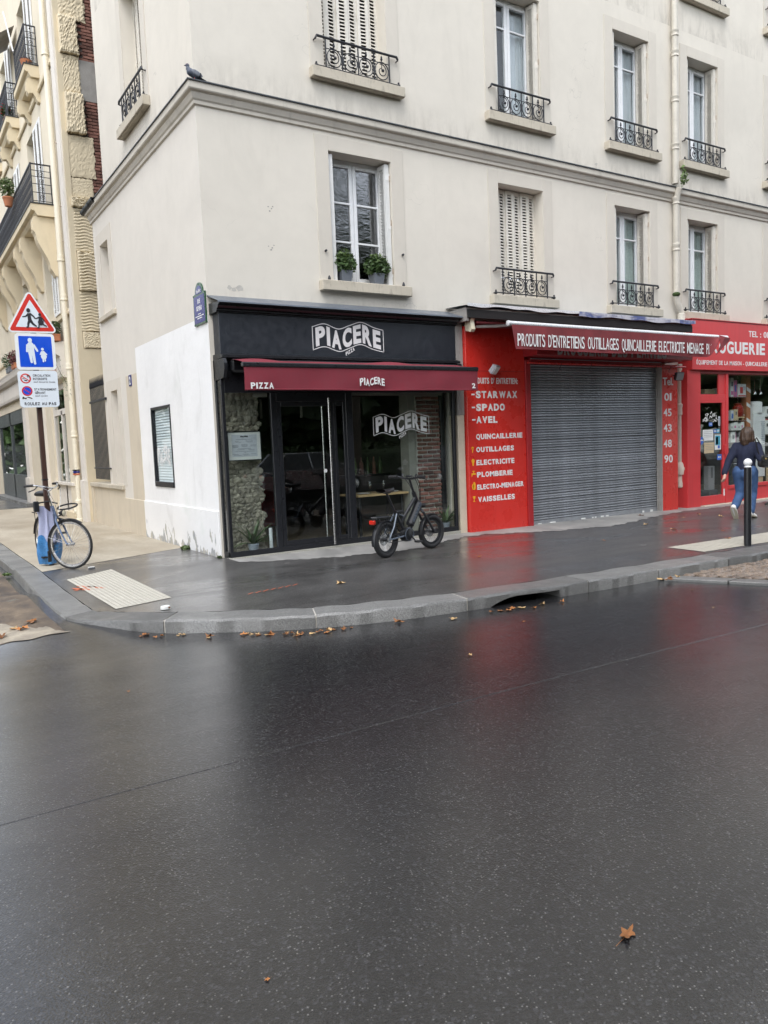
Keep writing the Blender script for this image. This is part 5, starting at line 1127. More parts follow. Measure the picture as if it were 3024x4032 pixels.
# recessed red brick between the toothing stones and the corner building
bw = MB(); bw.box(.3, 2.2, 8.262, 8.279, 4.02, 16); bw.build('brick_bed', 'mortar_dark', sb)
bm2 = MB(); bm2.box(-.105, .105, -.022, .022, -.029, .029, .006); bm2 = bm2.mesh('brick', 'brick')
nb = 0
for r in range(int((13.2-7.6)/.072)):
    z = 7.62+r*.072
    if 9.62 < z < 10.46: continue
    for c in range(3):
        x = .48+.218*c+(.109 if r % 2 else 0)
        if x > 1.1: continue
        inst('brick', bm2, sb, (x, 8.252+random.uniform(-.006, .006), z), (random.uniform(-.02, .02), 0, random.uniform(-.02, .02))); nb += 1
mb = MB(); mb.box(.3, 1.4, 8.22, 8.26, 9.6, 10.48); mb.build('grey_stone', 'timber_grey', sb)
# smooth pier strip, plinth, ground-floor cornice
bx('pier', 'stone_white', sb, XS-.05, XS, 8.25, 8.62, -.1, 17.5); bx('pier_base', 'stone_white', sb, XS-.09, XS, 8.22, 8.66, -.1, .98)
for z in (1.9, 2.55, 3.3, 4.9, 5.7, 6.5, 7.3, 8.7): mb = MB(); mb.tube([(XS-.05, 8.6, z), (XS-.085, 8.63, z+.02)], .012, 5); mb.build('pipe_cleat', 'hinge_rust', sb)
corn = [(XS, 3.5), (XS-.1, 3.52), (XS-.12, 3.6), (XS-.12, 4.02), (XS-.2, 4.06), (XS-.26, 4.16), (XS-.28, 4.28), (XS-.3, 4.34), (XS, 4.38)]
for y0, y1 in ((9.75, 12.6), (12.9, 40)):
    mb = MB(); n = len(corn); mb.v = [(x, y0, z) for x, z in corn]+[(x, y1, z) for x, z in corn]; mb.f = [(i, (i+1) % n, n+(i+1) % n, n+i) for i in range(n)]+[tuple(range(n)), tuple(range(n, 2*n))[::-1]]; mb.m = [0]*len(mb.f); mb.build('shop_cornice', 'stone_white', sb)
for y in (13.4, 16.5): bx('pilaster', 'stone_white', sb, XS-.1, XS, y-.32, y+.32, .9, 3.5); bx('pilaster_base', 'stone_white', sb, XS-.15, XS, y-.38, y+.38, -.05, .9); bx('pilaster_capital', 'stone_white', sb, XS-.14, XS, y-.36, y+.36, 3.2, 3.34)
lettering('délices', lambda u, v, d: (XS-.121-d, -u, v), -11.9, -10.3, 3.68, 3.86, 'sign_faded', sb, .02, .002, shear=.2) if 'sign_faded' in MATS or mat('sign_faded', (.55, .32, .26), .8, .2) else None
# string courses
for z in (5.0, 10.6): bx('string_course', 'stone', sb, XS-.06, XS, 8.66, 40, z-.12, z, bev=.02)
# balconies
bal = MB(); bal.tube([(0, 0, .04), (0, 0, .86)], .008, 5)
for z in (.2, .4, .6): bal.tube([(0, .046*math.sin(a)*(1-.1*a), z+.06*math.cos(a)*(1-.1*a)+.03) for a in fr(.2, 7.5, 12)], .0085, 4); bal.ball((0, 0, z+.03), .014, 5, 4)
bal = bal.mesh('baluster', 'iron')
def balcony(y0, y1, d, zf, mt='stone', plate=True):
    mb = MB(); X1 = XS-d
    sl = [(XS, zf-.3), (X1+.14, zf-.3), (X1+.1, zf-.25), (X1+.08, zf-.2), (X1+.03, zf-.19), (X1, zf-.17), (X1, zf-.03), (XS, zf-.03)]; n = len(sl)
    mb.v = [(x, y0, z) for x, z in sl]+[(x, y1, z) for x, z in sl]; mb.f = [(i, (i+1) % n, n+(i+1) % n, n+i) for i in range(n)]+[tuple(range(n)), tuple(range(n, 2*n))[::-1]]; mb.m = [0]*len(mb.f)
    o = mb.build('balcony', mt, sb)
    m = MB(); m.box(X1-.02, XS, y0-.02, y1+.02, zf-.028, zf+.0, .004); m.build('lead_cover', 'zinc', o)
    xr = X1+.07; ya, yb = y0+.07, y1-.07
    m = MB(); m.box(xr-.02, xr+.02, ya, yb, zf+.9, zf+.93); m.box(xr-.012, xr+.012, ya, yb, zf+.05, zf+.07); m.box(xr-.008, xr+.008, ya, yb, zf+.72, zf+.735); m.box(xr-.014, xr+.014, ya-.014, ya+.014, zf, zf+.94); m.box(xr-.014, xr+.014, yb-.014, yb+.014, zf, zf+.94); m.build('front_rail', 'iron', o)
    k = int((yb-ya)/.105)
    for i in range(k): inst('baluster', bal, o, (xr, ya+(yb-ya)*(i+.5)/k, zf+.03))
    m = MB(); m.box(xr, XS, ya-.012, ya+.012, zf+.9, zf+.93); cx = (xr+XS)/2
    for z in (.05, .25, .45, .62, .76): m.box(xr, XS, ya-.007, ya+.007, zf+z, zf+z+.014)
    m.box(XS-.025, XS-.003, ya-.01, ya+.01, zf, zf+.93)
    for s in (-1, 1):
        m.tube([(cx+s*.05, ya, zf+.06), (cx+s*.05, ya, zf+.9)], .006, 5)
    for z in (.16, .35, .53, .69): m.tube([(cx+.042*math.cos(a), ya, zf+z+.05*math.sin(a)) for a in fr(0, 6.0, 10)], .006, 5); m.ball((cx, ya, zf+z), .016, 6, 4)
    m.ball((cx, ya, zf+.85), .02, 6, 5)
    m.build('end_rail', 'iron', o)
    return o
balcony(9.72, 24, .52, 7.65); balcony(10.27, 12.05, .33, 11.1); balcony(13.65, 15.6, .33, 11.1); balcony(17.5, 19.5, .33, 11.1)
def console(y, w, zt, zb, d, m='stone'):
    mb = MB(); P = [(XS, zb), (XS-.06, zb+.02), (XS-.1, zb+.1), (XS-.14, zb+.16)]
    for t in fr(0, 1, 8): P.append((XS-.16-(d-.18)*sm(t), zb+.2+(zt-zb-.55)*(t*.9)))
    P += [(XS-d, zt-.38), (XS-d-.03, zt-.34), (XS-d-.03, zt-.06), (XS-d, zt), (XS, zt)]
    mb.prism(P, lambda u, v, k: (u, k, v), y-w/2, y+w/2)
    mb.box(XS-d-.05, XS-d-.03, y-.05, y+.05, zt-.3, zt-.12)
    return mb.build('console', m, sb)
for y in (9.95, 12.0, 13.1, 15.6, 16.7, 19.3): console(y, .3, 7.34, 5.95, .46)
for y in (10.45, 11.85, 13.85, 15.4): console(y, .2, 10.79, 10.25, .26)
# shutters folded back on the wall, glazing in the openings
me = leaf(.5, 2.3, 'shutter_clean')
for y, z, h in ((10.82, 7.7, 1.), (11.34, 7.7, 1.), (10.82, 11.15, 1.), (11.34, 11.15, 1.), (14.4, 7.7, 1), (14.92, 7.7, 1), (14.4, 11.15, 1), (14.92, 11.15, 1)): inst('shutter_leaf', me, sb, (XS-.02, y, z), (0, 0, -math.pi/2))
me2 = leaf(.32, 1.66, 'shutter_clean')
for y in (10.0, 10.34): inst('shutter_leaf', me2, sb, (XS-.02, y, 5.07), (0, 0, -math.pi/2))
for a, b, c, d in sops[:8]:
    yc, w = -(a+b)/2, b-a; m = MB(); h = d-c
    m.box(-w/2, -w/2+.06, .2, .26, 0, h); m.box(w/2-.06, w/2, .2, .26, 0, h); m.box(-.05, .05, .2, .26, 0, h); m.box(-w/2+.06, w/2-.06, .2, .26, h-.06, h); m.box(-w/2+.06, w/2-.06, .2, .26, 0, .1)
    wo = m.build('window', 'pvc_white', sb, False, (XS, yc, c), -math.pi/2); g = MB(); g.box(-w/2+.05, w/2-.05, .225, .231, .05, h-.05); g.build('pane', 'glass_house', wo)
    b_ = MB(); b_.box(-w/2, w/2, .3, .31, 0, h); b_.build('curtain', 'curtain', wo)
# glazed white shop door by the pipe
m = MB()
for a in ((-12.3, -12.12, .1, 3.45), (-10.4, -10.28, .1, 3.45), (-11.2, -11.05, .1, 2.75), (-12.12, -10.4, 2.65, 2.8), (-12.12, -10.4, 3.3, 3.45), (-12.12, -10.4, .1, .85)): m.prism([(a[0], a[2]), (a[1], a[2]), (a[1], a[3]), (a[0], a[3])], FS, -.12, -.06)
dw = m.build('white_door', 'stone_white', sb)
for a in ((-12.12, -11.2, .85, 2.65), (-11.05, -10.4, .85, 2.65), (-12.12, -10.4, 2.8, 3.3)): g = MB(); g.prism([(a[0], a[2]), (a[1], a[2]), (a[1], a[3]), (a[0], a[3])], FS, -.1, -.095); g.build('pane', 'glass', dw)
bx('door_sill', 'stone_white', sb, XS-.03, XS+.05, 9.75, 12.4, .8, .88); bx('step', 'stone', sb, XS-.14, XS, 9.3, 10.3, -.05, .17, bev=.01)
# dark shop further along
m = MB()
for a in ((-24.2, -23.9, .05, 3.2), (-17.5, -17.2, .05, 3.2), (-20.9, -20.7, .05, 3.2), (-23.9, -17.5, 2.75, 3.2), (-23.9, -17.5, .05, .95)): m.prism([(a[0], a[2]), (a[1], a[2]), (a[1], a[3]), (a[0], a[3])], FS, -.1, -.02)
ds = m.build('dark_shop_front', 'dark_glazed', sb)
for a in ((-23.9, -20.9), (-20.7, -17.5)): g = MB(); g.prism([(a[0], .95), (a[1], .95), (a[1], 2.75), (a[0], 2.75)], FS, -.07, -.065); g.build('pane', 'glass', ds)
g = MB(); g.prism([(-23.8, .95), (-17.6, .95), (-17.6, 1.95), (-23.8, 2.05)], FS, -.1, -.095); g.build('window_film', 'grey_box', ds)
for i in range(9): g = MB(); g.prism([(-18.2, .22+.07*i), (-17.8, .22+.07*i), (-17.8, .26+.07*i), (-18.2, .26+.07*i)], FS, -.02, .0); g.build('vent_slat', 'timber_grey', ds)
bx('shop_step', 'granite', sb, XS-.3, XS, 16.0, 24.3, -.05, .1)
# striped awning and white pole high on the facade (top left)
mb = MB(); mb.grid(lambda u, v: (XS-.05-.75*v, 12.9+1.5*u, 13.2-.55*v), 12, 3); mb.build('balcony_awning', 'timber_grey', sb)
mb = MB(); mb.tube([(XS-.35, 12.55, 13.3), (XS-.32, 11.7, 11.95)], .02, 6); mb.build('awning_pole', 'white_metal', sb)
# low wall, grille and the gap between the houses
lw = root('low_wall', (0, 7.2, 0), 'stained low wall with stone sill under the spiked grille', 'wall')
bx('wall', 'beige_wall', lw, -.012, .3, 5.27, 8.19, -.1, .84); bx('sill', 'sill', lw, -.07, .3, 5.25, 8.16, .842, .93, bev=.01); bx('pier', 'beige_wall', lw, -.045, .0, 7.98, 8.24, -.1, .84)
gr = root('spiked_grille', (0, 6.95, .93), 'black iron grille with spear points in the gap between the houses', 'grille')
sp = MB(); sp.tube([(0, 0, 0), (0, 0, 2.02)], .011, 6); sp.lathe([(.011, 2.02), (.02, 2.05), (.004, 2.24), (0, 2.25)], (0, 0, 0), 6); sp = sp.mesh('bar', 'iron')
for i in range(12): inst('bar', sp, gr, (-.02, 6.42+.112*i, 1.02))
bx('cross_rail', 'iron', gr, -.04, .0, 6.25, 7.75, 2.72, 2.77); bx('cross_rail', 'iron', gr, -.035, -.005, 6.25, 7.75, 1.25, 1.28)
bx('back_wall', 'stone_white', gr, 1.3, 1.35, 6.4, 8.2, 0, 4)
# rain pipe of the stone house
rp = MB(); y = 8.86; x = XS-.1
rp.tube([(x, y, 17.5), (x, y, .35)], .065, 12); rp.lathe([(.1, 0), (.1, .06), (.085, .07), (.085, .2), (.085, .42), (.098, .43), (.098, .5), (.075, .52)], (x, y, -.01), 14)
rp.tube([(x-.02, y+.04, .2), (x-.05, y+.17, .22), (x-.05, y+.2, .3)], .06, 10)
for z in (10.7, 5.2, 6.1, 3.6, 2.0): rp.lathe([(.065, 0), (.085, .01), (.085, .04), (.076, .05), (.078, .14), (.065, .15)], (x, y, z), 12)
o = rp.build('downpipe', 'pipe_new', None, True); tag(o, 'smooth cream downpipe at the corner of the stone house', 'pipe')
mb = MB(); mb.box(x-.09, x+.06, y-.075, y+.09, 1.14, 1.2, .02); o = mb.build('blue_strap', 'enamel_blue'); tag(o, 'blue and orange strap tied round the cream downpipe', 'strap'); bx('orange_band', 'orange_paint', o, x-.085, x+.05, y-.07, y+.08, 1.1, 1.138); bx('black_band', 'rubber', o, x-.088, x+.055, y-.072, y+.085, 1.202, 1.23)
# plants along the stone house
def clump(name, c, r, n, m, parent=None, seed=1, size=.05, flat=1., **pr):
    mb = MB(); q = random.Random(seed)
    for i in range(n):
        d = V((q.gauss(0, 1), q.gauss(0, 1), q.gauss(0, 1))).normalized()*q.random()**.4; p = V((c[0]+d.x*r[0], c[1]+d.y*r[1], c[2]+d.z*r[2]))
        a = V((q.gauss(0, 1), q.gauss(0, 1), q.gauss(0, .6))).normalized(); b = a.orthogonal().normalized(); b.rotate(Matrix.Rotation(q.uniform(0, 6.28), 3, a)); s = size*q.uniform(.6, 1.3)
        mb.add([p-a*s, p+b*s*.4+V((0, 0, s*.1)), p+a*s, p-b*s*.4], [(0, 1, 2), (0, 2, 3)])
    return mb.build(name, m, parent, **pr)
def flowerbox(x, y, z, w, m, label, seed, pot='pot_clay', fl=None, r=.2):
    t = root('flower_box', (x, y, z), label, 'flower box'); mb = MB(); mb.box(x-.09, x+.09, y-w/2, y+w/2, z, z+.16, .012); mb.box(x-.1, x+.1, y-w/2-.01, y+w/2+.01, z+.14, z+.17, .01); mb.build('planter', pot, t)
    o = clump('foliage', (x, y, z+.17+r*.7), (r*.8, w/2+.06, r), 420, m, t, seed, .045); o['kind'] = 'stuff'
    if fl: o = clump('blossom', (x-.05, y, z+.2+r*.8), (r*.85, w/2, r), 90, fl, t, seed+1, .03); o['kind'] = 'stuff'
flowerbox(XS-.17, 9.95, 4.38, .5, 'leaf_green', 'clay planter with green leaves on the ledge beside the cream pipe', 11); flowerbox(XS-.2, 16.6, 4.39, .7, 'leaf_red', 'clay planter with dark red leaves above the dark shop', 12, r=.26); flowerbox(XS-.2, 17.9, 4.39, .8, 'leaf_green', 'planter with green leaves and white flowers above the dark shop', 13, 'pot_slate', 'flower_white', .3); flowerbox(XS-.2, 14.3, 11.1, .4, 'leaf_green', 'planter with red geraniums on the upper balcony', 14, 'pot_clay', 'flower_red', .2)
t = root('balcony_pot', (XS-.6, 12.6, 8.2), 'clay pot with a bushy plant hung on the lower balcony rail', 'plant'); mb = MB(); mb.lathe([(0, 8.3), (.09, 8.3), (.13, 8.5), (.14, 8.5), (.14, 8.54), (0, 8.53)], (XS-.6, 12.6, 0), 14); mb.build('pot', 'pot_clay', t, True); o = clump('foliage', (XS-.6, 12.6, 8.8), (.2, .22, .28), 500, 'leaf_light', t, 21, .045); o['kind'] = 'stuff'
t = root('pot_on_balcony', (XS-.25, 10.45, 11.1), 'low clay bowl on the upper balcony floor', 'plant'); mb = MB(); mb.lathe([(0, 11.1), (.1, 11.1), (.14, 11.22), (.13, 11.22), (0, 11.2)], (XS-.25, 10.45, 0), 14); mb.build('pot', 'pot_clay', t, True); o = clump('foliage', (XS-.25, 10.45, 11.26), (.12, .12, .04), 80, 'leaf_red', t, 22, .03); o['kind'] = 'stuff'
vn = MB(); q = random.Random(77); pth = [(XS-.33, 9.78, 4.35), (XS-.3, 9.72, 4.0), (XS-.17, 9.6, 3.6), (XS-.14, 9.3, 3.42), (XS-.13, 9.0, 3.2), (XS-.12, 8.75, 3.0)]
vn.tube(pth, .006, 5); vr = vn.build('trailing_vine', 'bark'); tag(vr, 'thin trailing vine hanging beside the cream downpipe', 'vine')
lf = MB()
for i in range(260):
    k = q.random()*(len(pth)-1.01); a, b = V(pth[int(k)]), V(pth[int(k)+1]); p = a.lerp(b, k % 1)+V((q.uniform(-.05, .03), q.gauss(0, .09), q.gauss(0, .12))); d = V((q.gauss(0, .6), q.gauss(0, 1), q.gauss(-.5, 1))).normalized()*q.uniform(.03, .07); e = V((d.y, -d.x, .2*d.z))*.18
    lf.add([p, p+d*.5+e, p+d, p+d*.5-e], [(0, 1, 2, 3)])
o = lf.build('foliage', 'leaf_light', vr); o['kind'] = 'stuff'
# house number and street name plate on the side wall
t = root('house_number', (-.01, 4.29, 2.84), 'small blue enamel house number 2 on the side wall', 'number plate'); mb = MB(); mb.prism([(-4.375, 2.845), (-4.2, 2.845), (-4.2, 3.05), (-4.375, 3.05)], FB(-.006), 0, .012); mb.build('plate', 'enamel_blue', t); lettering('2', FB(-.018), -4.335, -4.24, 2.87, 3.02, 'white_text', t, .03, .002)
t = root('street_sign', (-.02, .25, 3.4), 'blue and green enamel plate RUE SEVERO at the building corner', 'street sign')
cap = [(-.5, 3.4), (-.015, 3.4), (-.015, 3.84)]+[(-.2575+.155*math.cos(a), 3.855+.14*math.sin(a)) for a in fr(0, math.pi, 14)]+[(-.5, 3.84)]
cx_, cz_ = -.2575, 3.68; inn = [(cx_+(u-cx_)*.86, cz_+(v-cz_)*.9) for u, v in cap]
mb = MB(); mb.prism(cap, FB(-.004), 0, .02); mb.build('plate', 'enamel_green', t); mb = MB(); mb.prism([(-.475, 3.425), (-.04, 3.425), (-.04, 3.81), (-.475, 3.81)], FB(-.024), 0, .003); mb.prism([(-.2575+.125*math.cos(a), 3.835+.115*math.sin(a)) for a in fr(0, math.pi, 14)], FB(-.024), 0, .003); mb.build('enamel_field', 'enamel_blue', t)
FL_ = FB(-.027)
lettering('14e Arrt', FL_, -.345, -.17, 3.85, 3.9, 'white_text', t, .02, .002); lettering('RUE', FL_, -.31, -.21, 3.7, 3.765, 'white_text', t, .02, .002); lettering('SEVERO', FL_, -.37, -.15, 3.6, 3.665, 'white_text', t, .02, .002)
mb = MB()
for i, (a, b) in enumerate(((-.31, -.2), (-.43, -.085), (-.36, -.16))): mb.prism([(a, 3.545-.03*i), (b, 3.545-.03*i), (b, 3.557-.03*i), (a, 3.557-.03*i)], FL_, 0, .002)
o = mb.build('small_print', 'white_text', t); o['kind'] = 'stuff'
for u, v in ((-.485, 3.412), (-.03, 3.412), (-.485, 3.828), (-.03, 3.828), (-.2575, 3.975)): mb = MB(); mb.prism(disc(u, v, .011, None, 8), FB(-.024), 0, .006); mb.build('screw', 'enamel_green', t)
logo(FB(.018), -2.95, -2.2, 1.33, .3, bld, True, 'white_text', False, .03)
# ================================================================== STREET OBJECTS
# ---- sign post with three plates
sp_ = root('sign_post', (-2.11, 1.34, 0), 'dark brown post carrying three traffic signs beside the old bicycle', 'sign post')
bx('post', 'brown_post', sp_, -2.145, -2.075, 1.305, 1.375, -.02, 3.86, bev=.008); bx('joint', 'bike_black', sp_, -2.15, -2.07, 1.3, 1.38, 1.24, 1.26)
YS = 1.26
def rounded(P, r, n=5):
    out = []; m = len(P)
    for i in range(m):
        p, a, b = V(P[i]), V(P[i-1]), V(P[(i+1) % m]); u = (a-p).normalized(); w = (b-p).normalized(); an = u.angle(w)/2; d = r/math.tan(an)
        s, e = p+u*d, p+w*d; c = p+(u+w).normalized()*(r/math.sin(an)); a0 = math.atan2(s.y-c.y, s.x-c.x); a1 = math.atan2(e.y-c.y, e.x-c.x); da = (a1-a0+math.pi) % (2*math.pi)-math.pi
        out += [(c.x+r*math.cos(a0+da*k/n), c.y+r*math.sin(a0+da*k/n)) for k in range(n+1)]
    return out
def plate(name, P, m, y0, y1, parent): mb = MB(); mb.prism(P, lambda u, v, d: (u, d, v), y0, y1); return mb.build(name, m, parent)
def strokes(name, segs, m, y, parent, discs=()):
    mb = MB(); k_ = [0]
    def lay(P): k_[0] += 1; mb.prism(P, lambda u, v, dd: (u, dd, v), y-.0004-.00022*k_[0], y)
    for (x0, z0, x1, z1, w0, w1) in segs:
        d = V((x1-x0, z1-z0)); n = V((-d.y, d.x)).normalized(); lay([(x0+n.x*w0, z0+n.y*w0), (x0-n.x*w0, z0-n.y*w0), (x1-n.x*w1, z1-n.y*w1), (x1+n.x*w1, z1+n.y*w1)]); lay(disc(x1, z1, w1, None, 8))
    for x, z, r, r2 in discs: lay(disc(x, z, r, r2, 14))
    return mb.build(name, m, parent)
t1 = empty('warning_sign', (-2.13, YS, 3.32)); ABS.add(t1); tag(t1, 'red bordered triangular children warning sign, topmost on the brown post', 'traffic sign')
T = [(-2.475, 3.325), (-1.785, 3.335), (-2.142, 3.945)]; ctr = V((sum(p[0] for p in T)/3, sum(p[1] for p in T)/3)); tri = lambda k, r: rounded([tuple(ctr+(V(p)-ctr)*k) for p in T], r)
plate('backing', tri(.985, .045), 'sign_edge', YS-.018, YS+.012, t1); plate('red_border', tri(.88, .025), 'sign_red', YS-.0195, YS-.018, t1); plate('white_field', tri(.62, .004), 'sign_white', YS-.021, YS-.0195, t1)
yb = YS-.021; c0, c1 = -2.17, 3.36
strokes('children_figures', [(-2.165, 3.6, -2.155, 3.5, .02, .026), (-2.165, 3.595, -2.205, 3.555, .014, .01), (-2.205, 3.555, -2.245, 3.548, .01, .008), (-2.15, 3.595, -2.105, 3.56, .014, .01), (-2.105, 3.56, -2.085, 3.53, .01, .008), (-2.16, 3.5, -2.18, 3.455, .02, .014), (-2.18, 3.455, -2.185, 3.41, .014, .01), (-2.185, 3.41, -2.2, 3.405, .01, .01), (-2.15, 3.5, -2.12, 3.455, .02, .014), (-2.12, 3.455, -2.08, 3.425, .014, .01),
     (-2.02, 3.56, -2.015, 3.5, .012, .03), (-2.025, 3.555, -2.075, 3.53, .009, .007), (-2.015, 3.555, -1.985, 3.53, .009, .007), (-1.985, 3.53, -1.97, 3.5, .007, .007), (-2.035, 3.475, -2.045, 3.41, .01, .008), (-2.045, 3.405, -2.06, 3.403, .008, .008), (-2.0, 3.475, -1.975, 3.445, .01, .008), (-1.975, 3.445, -1.945, 3.43, .008, .008), (-2.015, 3.5, -2.015, 3.475, .035, .038)], 'black_text', yb, t1, [(-2.168, 3.64, .025, .03), (-2.022, 3.588, .018, .021)])
t2 = empty('zone_sign', (-2.11, YS, 2.81)); ABS.add(t2); tag(t2, 'blue square pedestrian zone sign with adult and child, middle of three', 'traffic sign')
plate('backing', rounded([(-2.37, 2.812), (-1.85, 2.817), (-1.852, 3.325), (-2.368, 3.32)], .05), 'sign_edge', YS-.018, YS+.012, t2); plate('blue_field', rounded([(-2.325, 2.85), (-1.892, 2.855), (-1.894, 3.285), (-2.325, 3.28)], .012), 'sign_blue', YS-.0195, YS-.018, t2)
strokes('adult_and_child', [(-2.175, 3.15, -2.17, 3.06, .045, .04), (-2.215, 3.165, -2.225, 3.07, .014, .014), (-2.135, 3.165, -2.09, 3.08, .014, .014), (-2.19, 3.07, -2.175, 2.92, .022, .015), (-2.15, 3.07, -2.132, 2.9, .022, .015), (-2.175, 3.2, -2.175, 3.15, .02, .048),
     (-2.02, 3.08, -2.01, 3.0, .014, .04), (-2.03, 3.075, -2.055, 3.03, .009, .008), (-2.01, 3.075, -1.97, 3.03, .009, .008), (-2.022, 3.0, -2.02, 2.93, .01, .009), (-1.998, 3.0, -1.995, 2.94, .01, .009)], 'sign_white', YS-.0195, t2, [(-2.178, 3.225, .028, .032), (-2.022, 3.105, .019, .02)])
t3 = empty('rules_sign', (-2.11, YS, 2.28)); ABS.add(t3); tag(t3, 'white plate reading ROULEZ AU PAS, lowest of three signs', 'traffic sign')
plate('plate', rounded([(-2.365, 2.283), (-1.847, 2.29), (-1.849, 2.805), (-2.372, 2.797)], .045), 'sign_white', YS-.018, YS+.012, t3)
FT = lambda u, v, d: (u, YS-.018-d, v)
for s, a, b, c, d, m_, sh, bo in (('CIRCULATION', -2.175, -1.945, 2.718, 2.75, 'black_text', 0, .02), ('INTERDITE', -2.175, -1.99, 2.67, 2.702, 'black_text', 0, .02), ('sauf desserte locale', -2.172, -1.885, 2.632, 2.66, 'grey_italic', .25, .01), ('STATIONNEMENT', -2.17, -1.877, 2.522, 2.554, 'black_text', 0, .02), ('GÊNANT', -2.165, -2.025, 2.474, 2.506, 'black_text', 0, .02), ('sauf cycles', -2.165, -2.0, 2.436, 2.464, 'grey_italic', .25, .01), ('ROULEZ AU PAS', -2.31, -1.892, 2.315, 2.357, 'black_text', 0, .03)):
    lettering(s, FT, a, b, c, d, m_, t3, bo, .0015, 1.05, shear=sh)
for cx, cz, inner in ((-2.272, 2.69, 'sign_white'), (-2.265, 2.515, 'sign_blue')):
    plate('ban_ring', disc(cx, cz, .07, None, 28), 'sign_red', YS-.0192, YS-.018, t3); plate('ban_field', disc(cx, cz, .052, None, 28), inner, YS-.0202, YS-.0192, t3)
    strokes('ban_bar', [(cx-.05, cz+.035, cx+.05, cz-.035, .006, .006)], 'sign_red', YS-.0215, t3)
strokes('vehicle_symbol', [(-2.255, 2.725, -2.225, 2.725, .01, .01), (-2.25, 2.705, -2.25, 2.7, .004, .005), (-2.228, 2.705, -2.228, 2.7, .004, .005), (-2.29, 2.665, -2.26, 2.66, .008, .008), (-2.315, 2.69, -2.29, 2.685, .005, .004)], 'black_text', YS-.0202, t3); plate('tow_panel', rounded([(-2.345, 2.395), (-2.195, 2.4), (-2.195, 2.44), (-2.345, 2.435)], .012), 'sign_edge', YS-.0192, YS-.018, t3)
strokes('tow_symbol', [(-2.335, 2.415, -2.285, 2.412, .008, .008), (-2.33, 2.43, -2.315, 2.425, .006, .008), (-2.285, 2.415, -2.265, 2.43, .003, .003), (-2.262, 2.43, -2.21, 2.412, .007, .007)], 'black_text', YS-.0195, t3, [(-2.325, 2.407, .006, .006), (-2.29, 2.406, .006, .006)])
# ---- bollard
t = root('bollard', (6.02, -4.44, gz(6)), 'slim dark bollard with a white ball top on the kerb', 'bollard'); z0 = gz(6)
mb = MB(); mb.lathe([(.049, -.05), (.049, 1.09), (.045, 1.095)], (6.02, -4.44, z0), 20); mb.build('shaft', 'bike_grey' if False else 'black_frame', t, True)
mb = MB(); mb.lathe([(.046, 1.096), (.05, 1.102), (.036, 1.112), (.034, 1.118)]+[(.056*math.sin(a), 1.163-.056*math.cos(a)) for a in fr(.62, 3.14, 12)], (6.02, -4.44, z0), 22); mb.build('ball_top', 'pvc_white', t, True)
# ---- wheels
def wheel(parent, loc, rad, tw, mt_rim, spokes=28, rot=(0, 0, 0), disc_=False, hubm='bike_black', hubw=.05):
    w = empty('wheel', loc, 0, parent); w.rotation_euler = rot
    mb = MB(); mb.tube([(math.cos(a)*(rad-tw), 0, math.sin(a)*(rad-tw)) for a in fr(0, 2*math.pi*47/48, 47)], tw, 10, closed=True); mb.build('tyre', 'tyre', w, True)
    mb = MB(); rr = rad-2*tw
    mb.lathe([(rr+.004, -tw*.55), (rr-.018, -tw*.5), (rr-.024, 0), (rr-.018, tw*.5), (rr+.004, tw*.55), (rr+.004, -tw*.55)], (0, 0, 0), 44, 'y'); mb.build('rim', mt_rim, w, True)
    mb = MB()
    for i in range(spokes):
        a = 2*math.pi*i/spokes; b = a+(.42 if i % 2 else -.42); s = hubw*(.6 if i % 4 < 2 else -.6)
        mb.tube([(.02*math.cos(b), s, .02*math.sin(b)), ((rr-.015)*math.cos(a), 0, (rr-.015)*math.sin(a))], .0013, 3)
    o = mb.build('spokes', 'chrome', w); o['kind'] = 'stuff'
    mb = MB(); mb.lathe([(.012, -hubw-.015), (.012, -hubw), (.03, -hubw), (.022, -hubw*.5), (.022, hubw*.5), (.03, hubw), (.012, hubw), (.012, hubw+.015)], (0, 0, 0), 14, 'y'); mb.build('hub', hubm, w, True)
    if disc_: mb = MB(); mb.lathe([(.03, hubw*.7), (.085, hubw*.7), (.085, hubw*.75), (.03, hubw*.75)], (0, 0, 0), 24, 'y'); mb.build('brake_disc', 'chrome', w, True)
    return w
def fender(parent, c, rad, a0, a1, m, w=.03):
    mb = MB(); n = 26
    mb.grid(lambda u, v: (c[0]+(rad-.008*(2*v-1)**2)*math.cos(a0+(a1-a0)*u), c[1]+w*(2*v-1), c[2]+(rad-.010*(2*v-1)**2)*math.sin(a0+(a1-a0)*u)), n, 6)
    mb.grid(lambda u, v: (c[0]+(rad-.003-.008*(2*v-1)**2)*math.cos(a0+(a1-a0)*u), c[1]+w*(2*v-1), c[2]+(rad-.003-.010*(2*v-1)**2)*math.sin(a0+(a1-a0)*u)), n, 6)
    return mb.build('mudguard', m, parent, True)
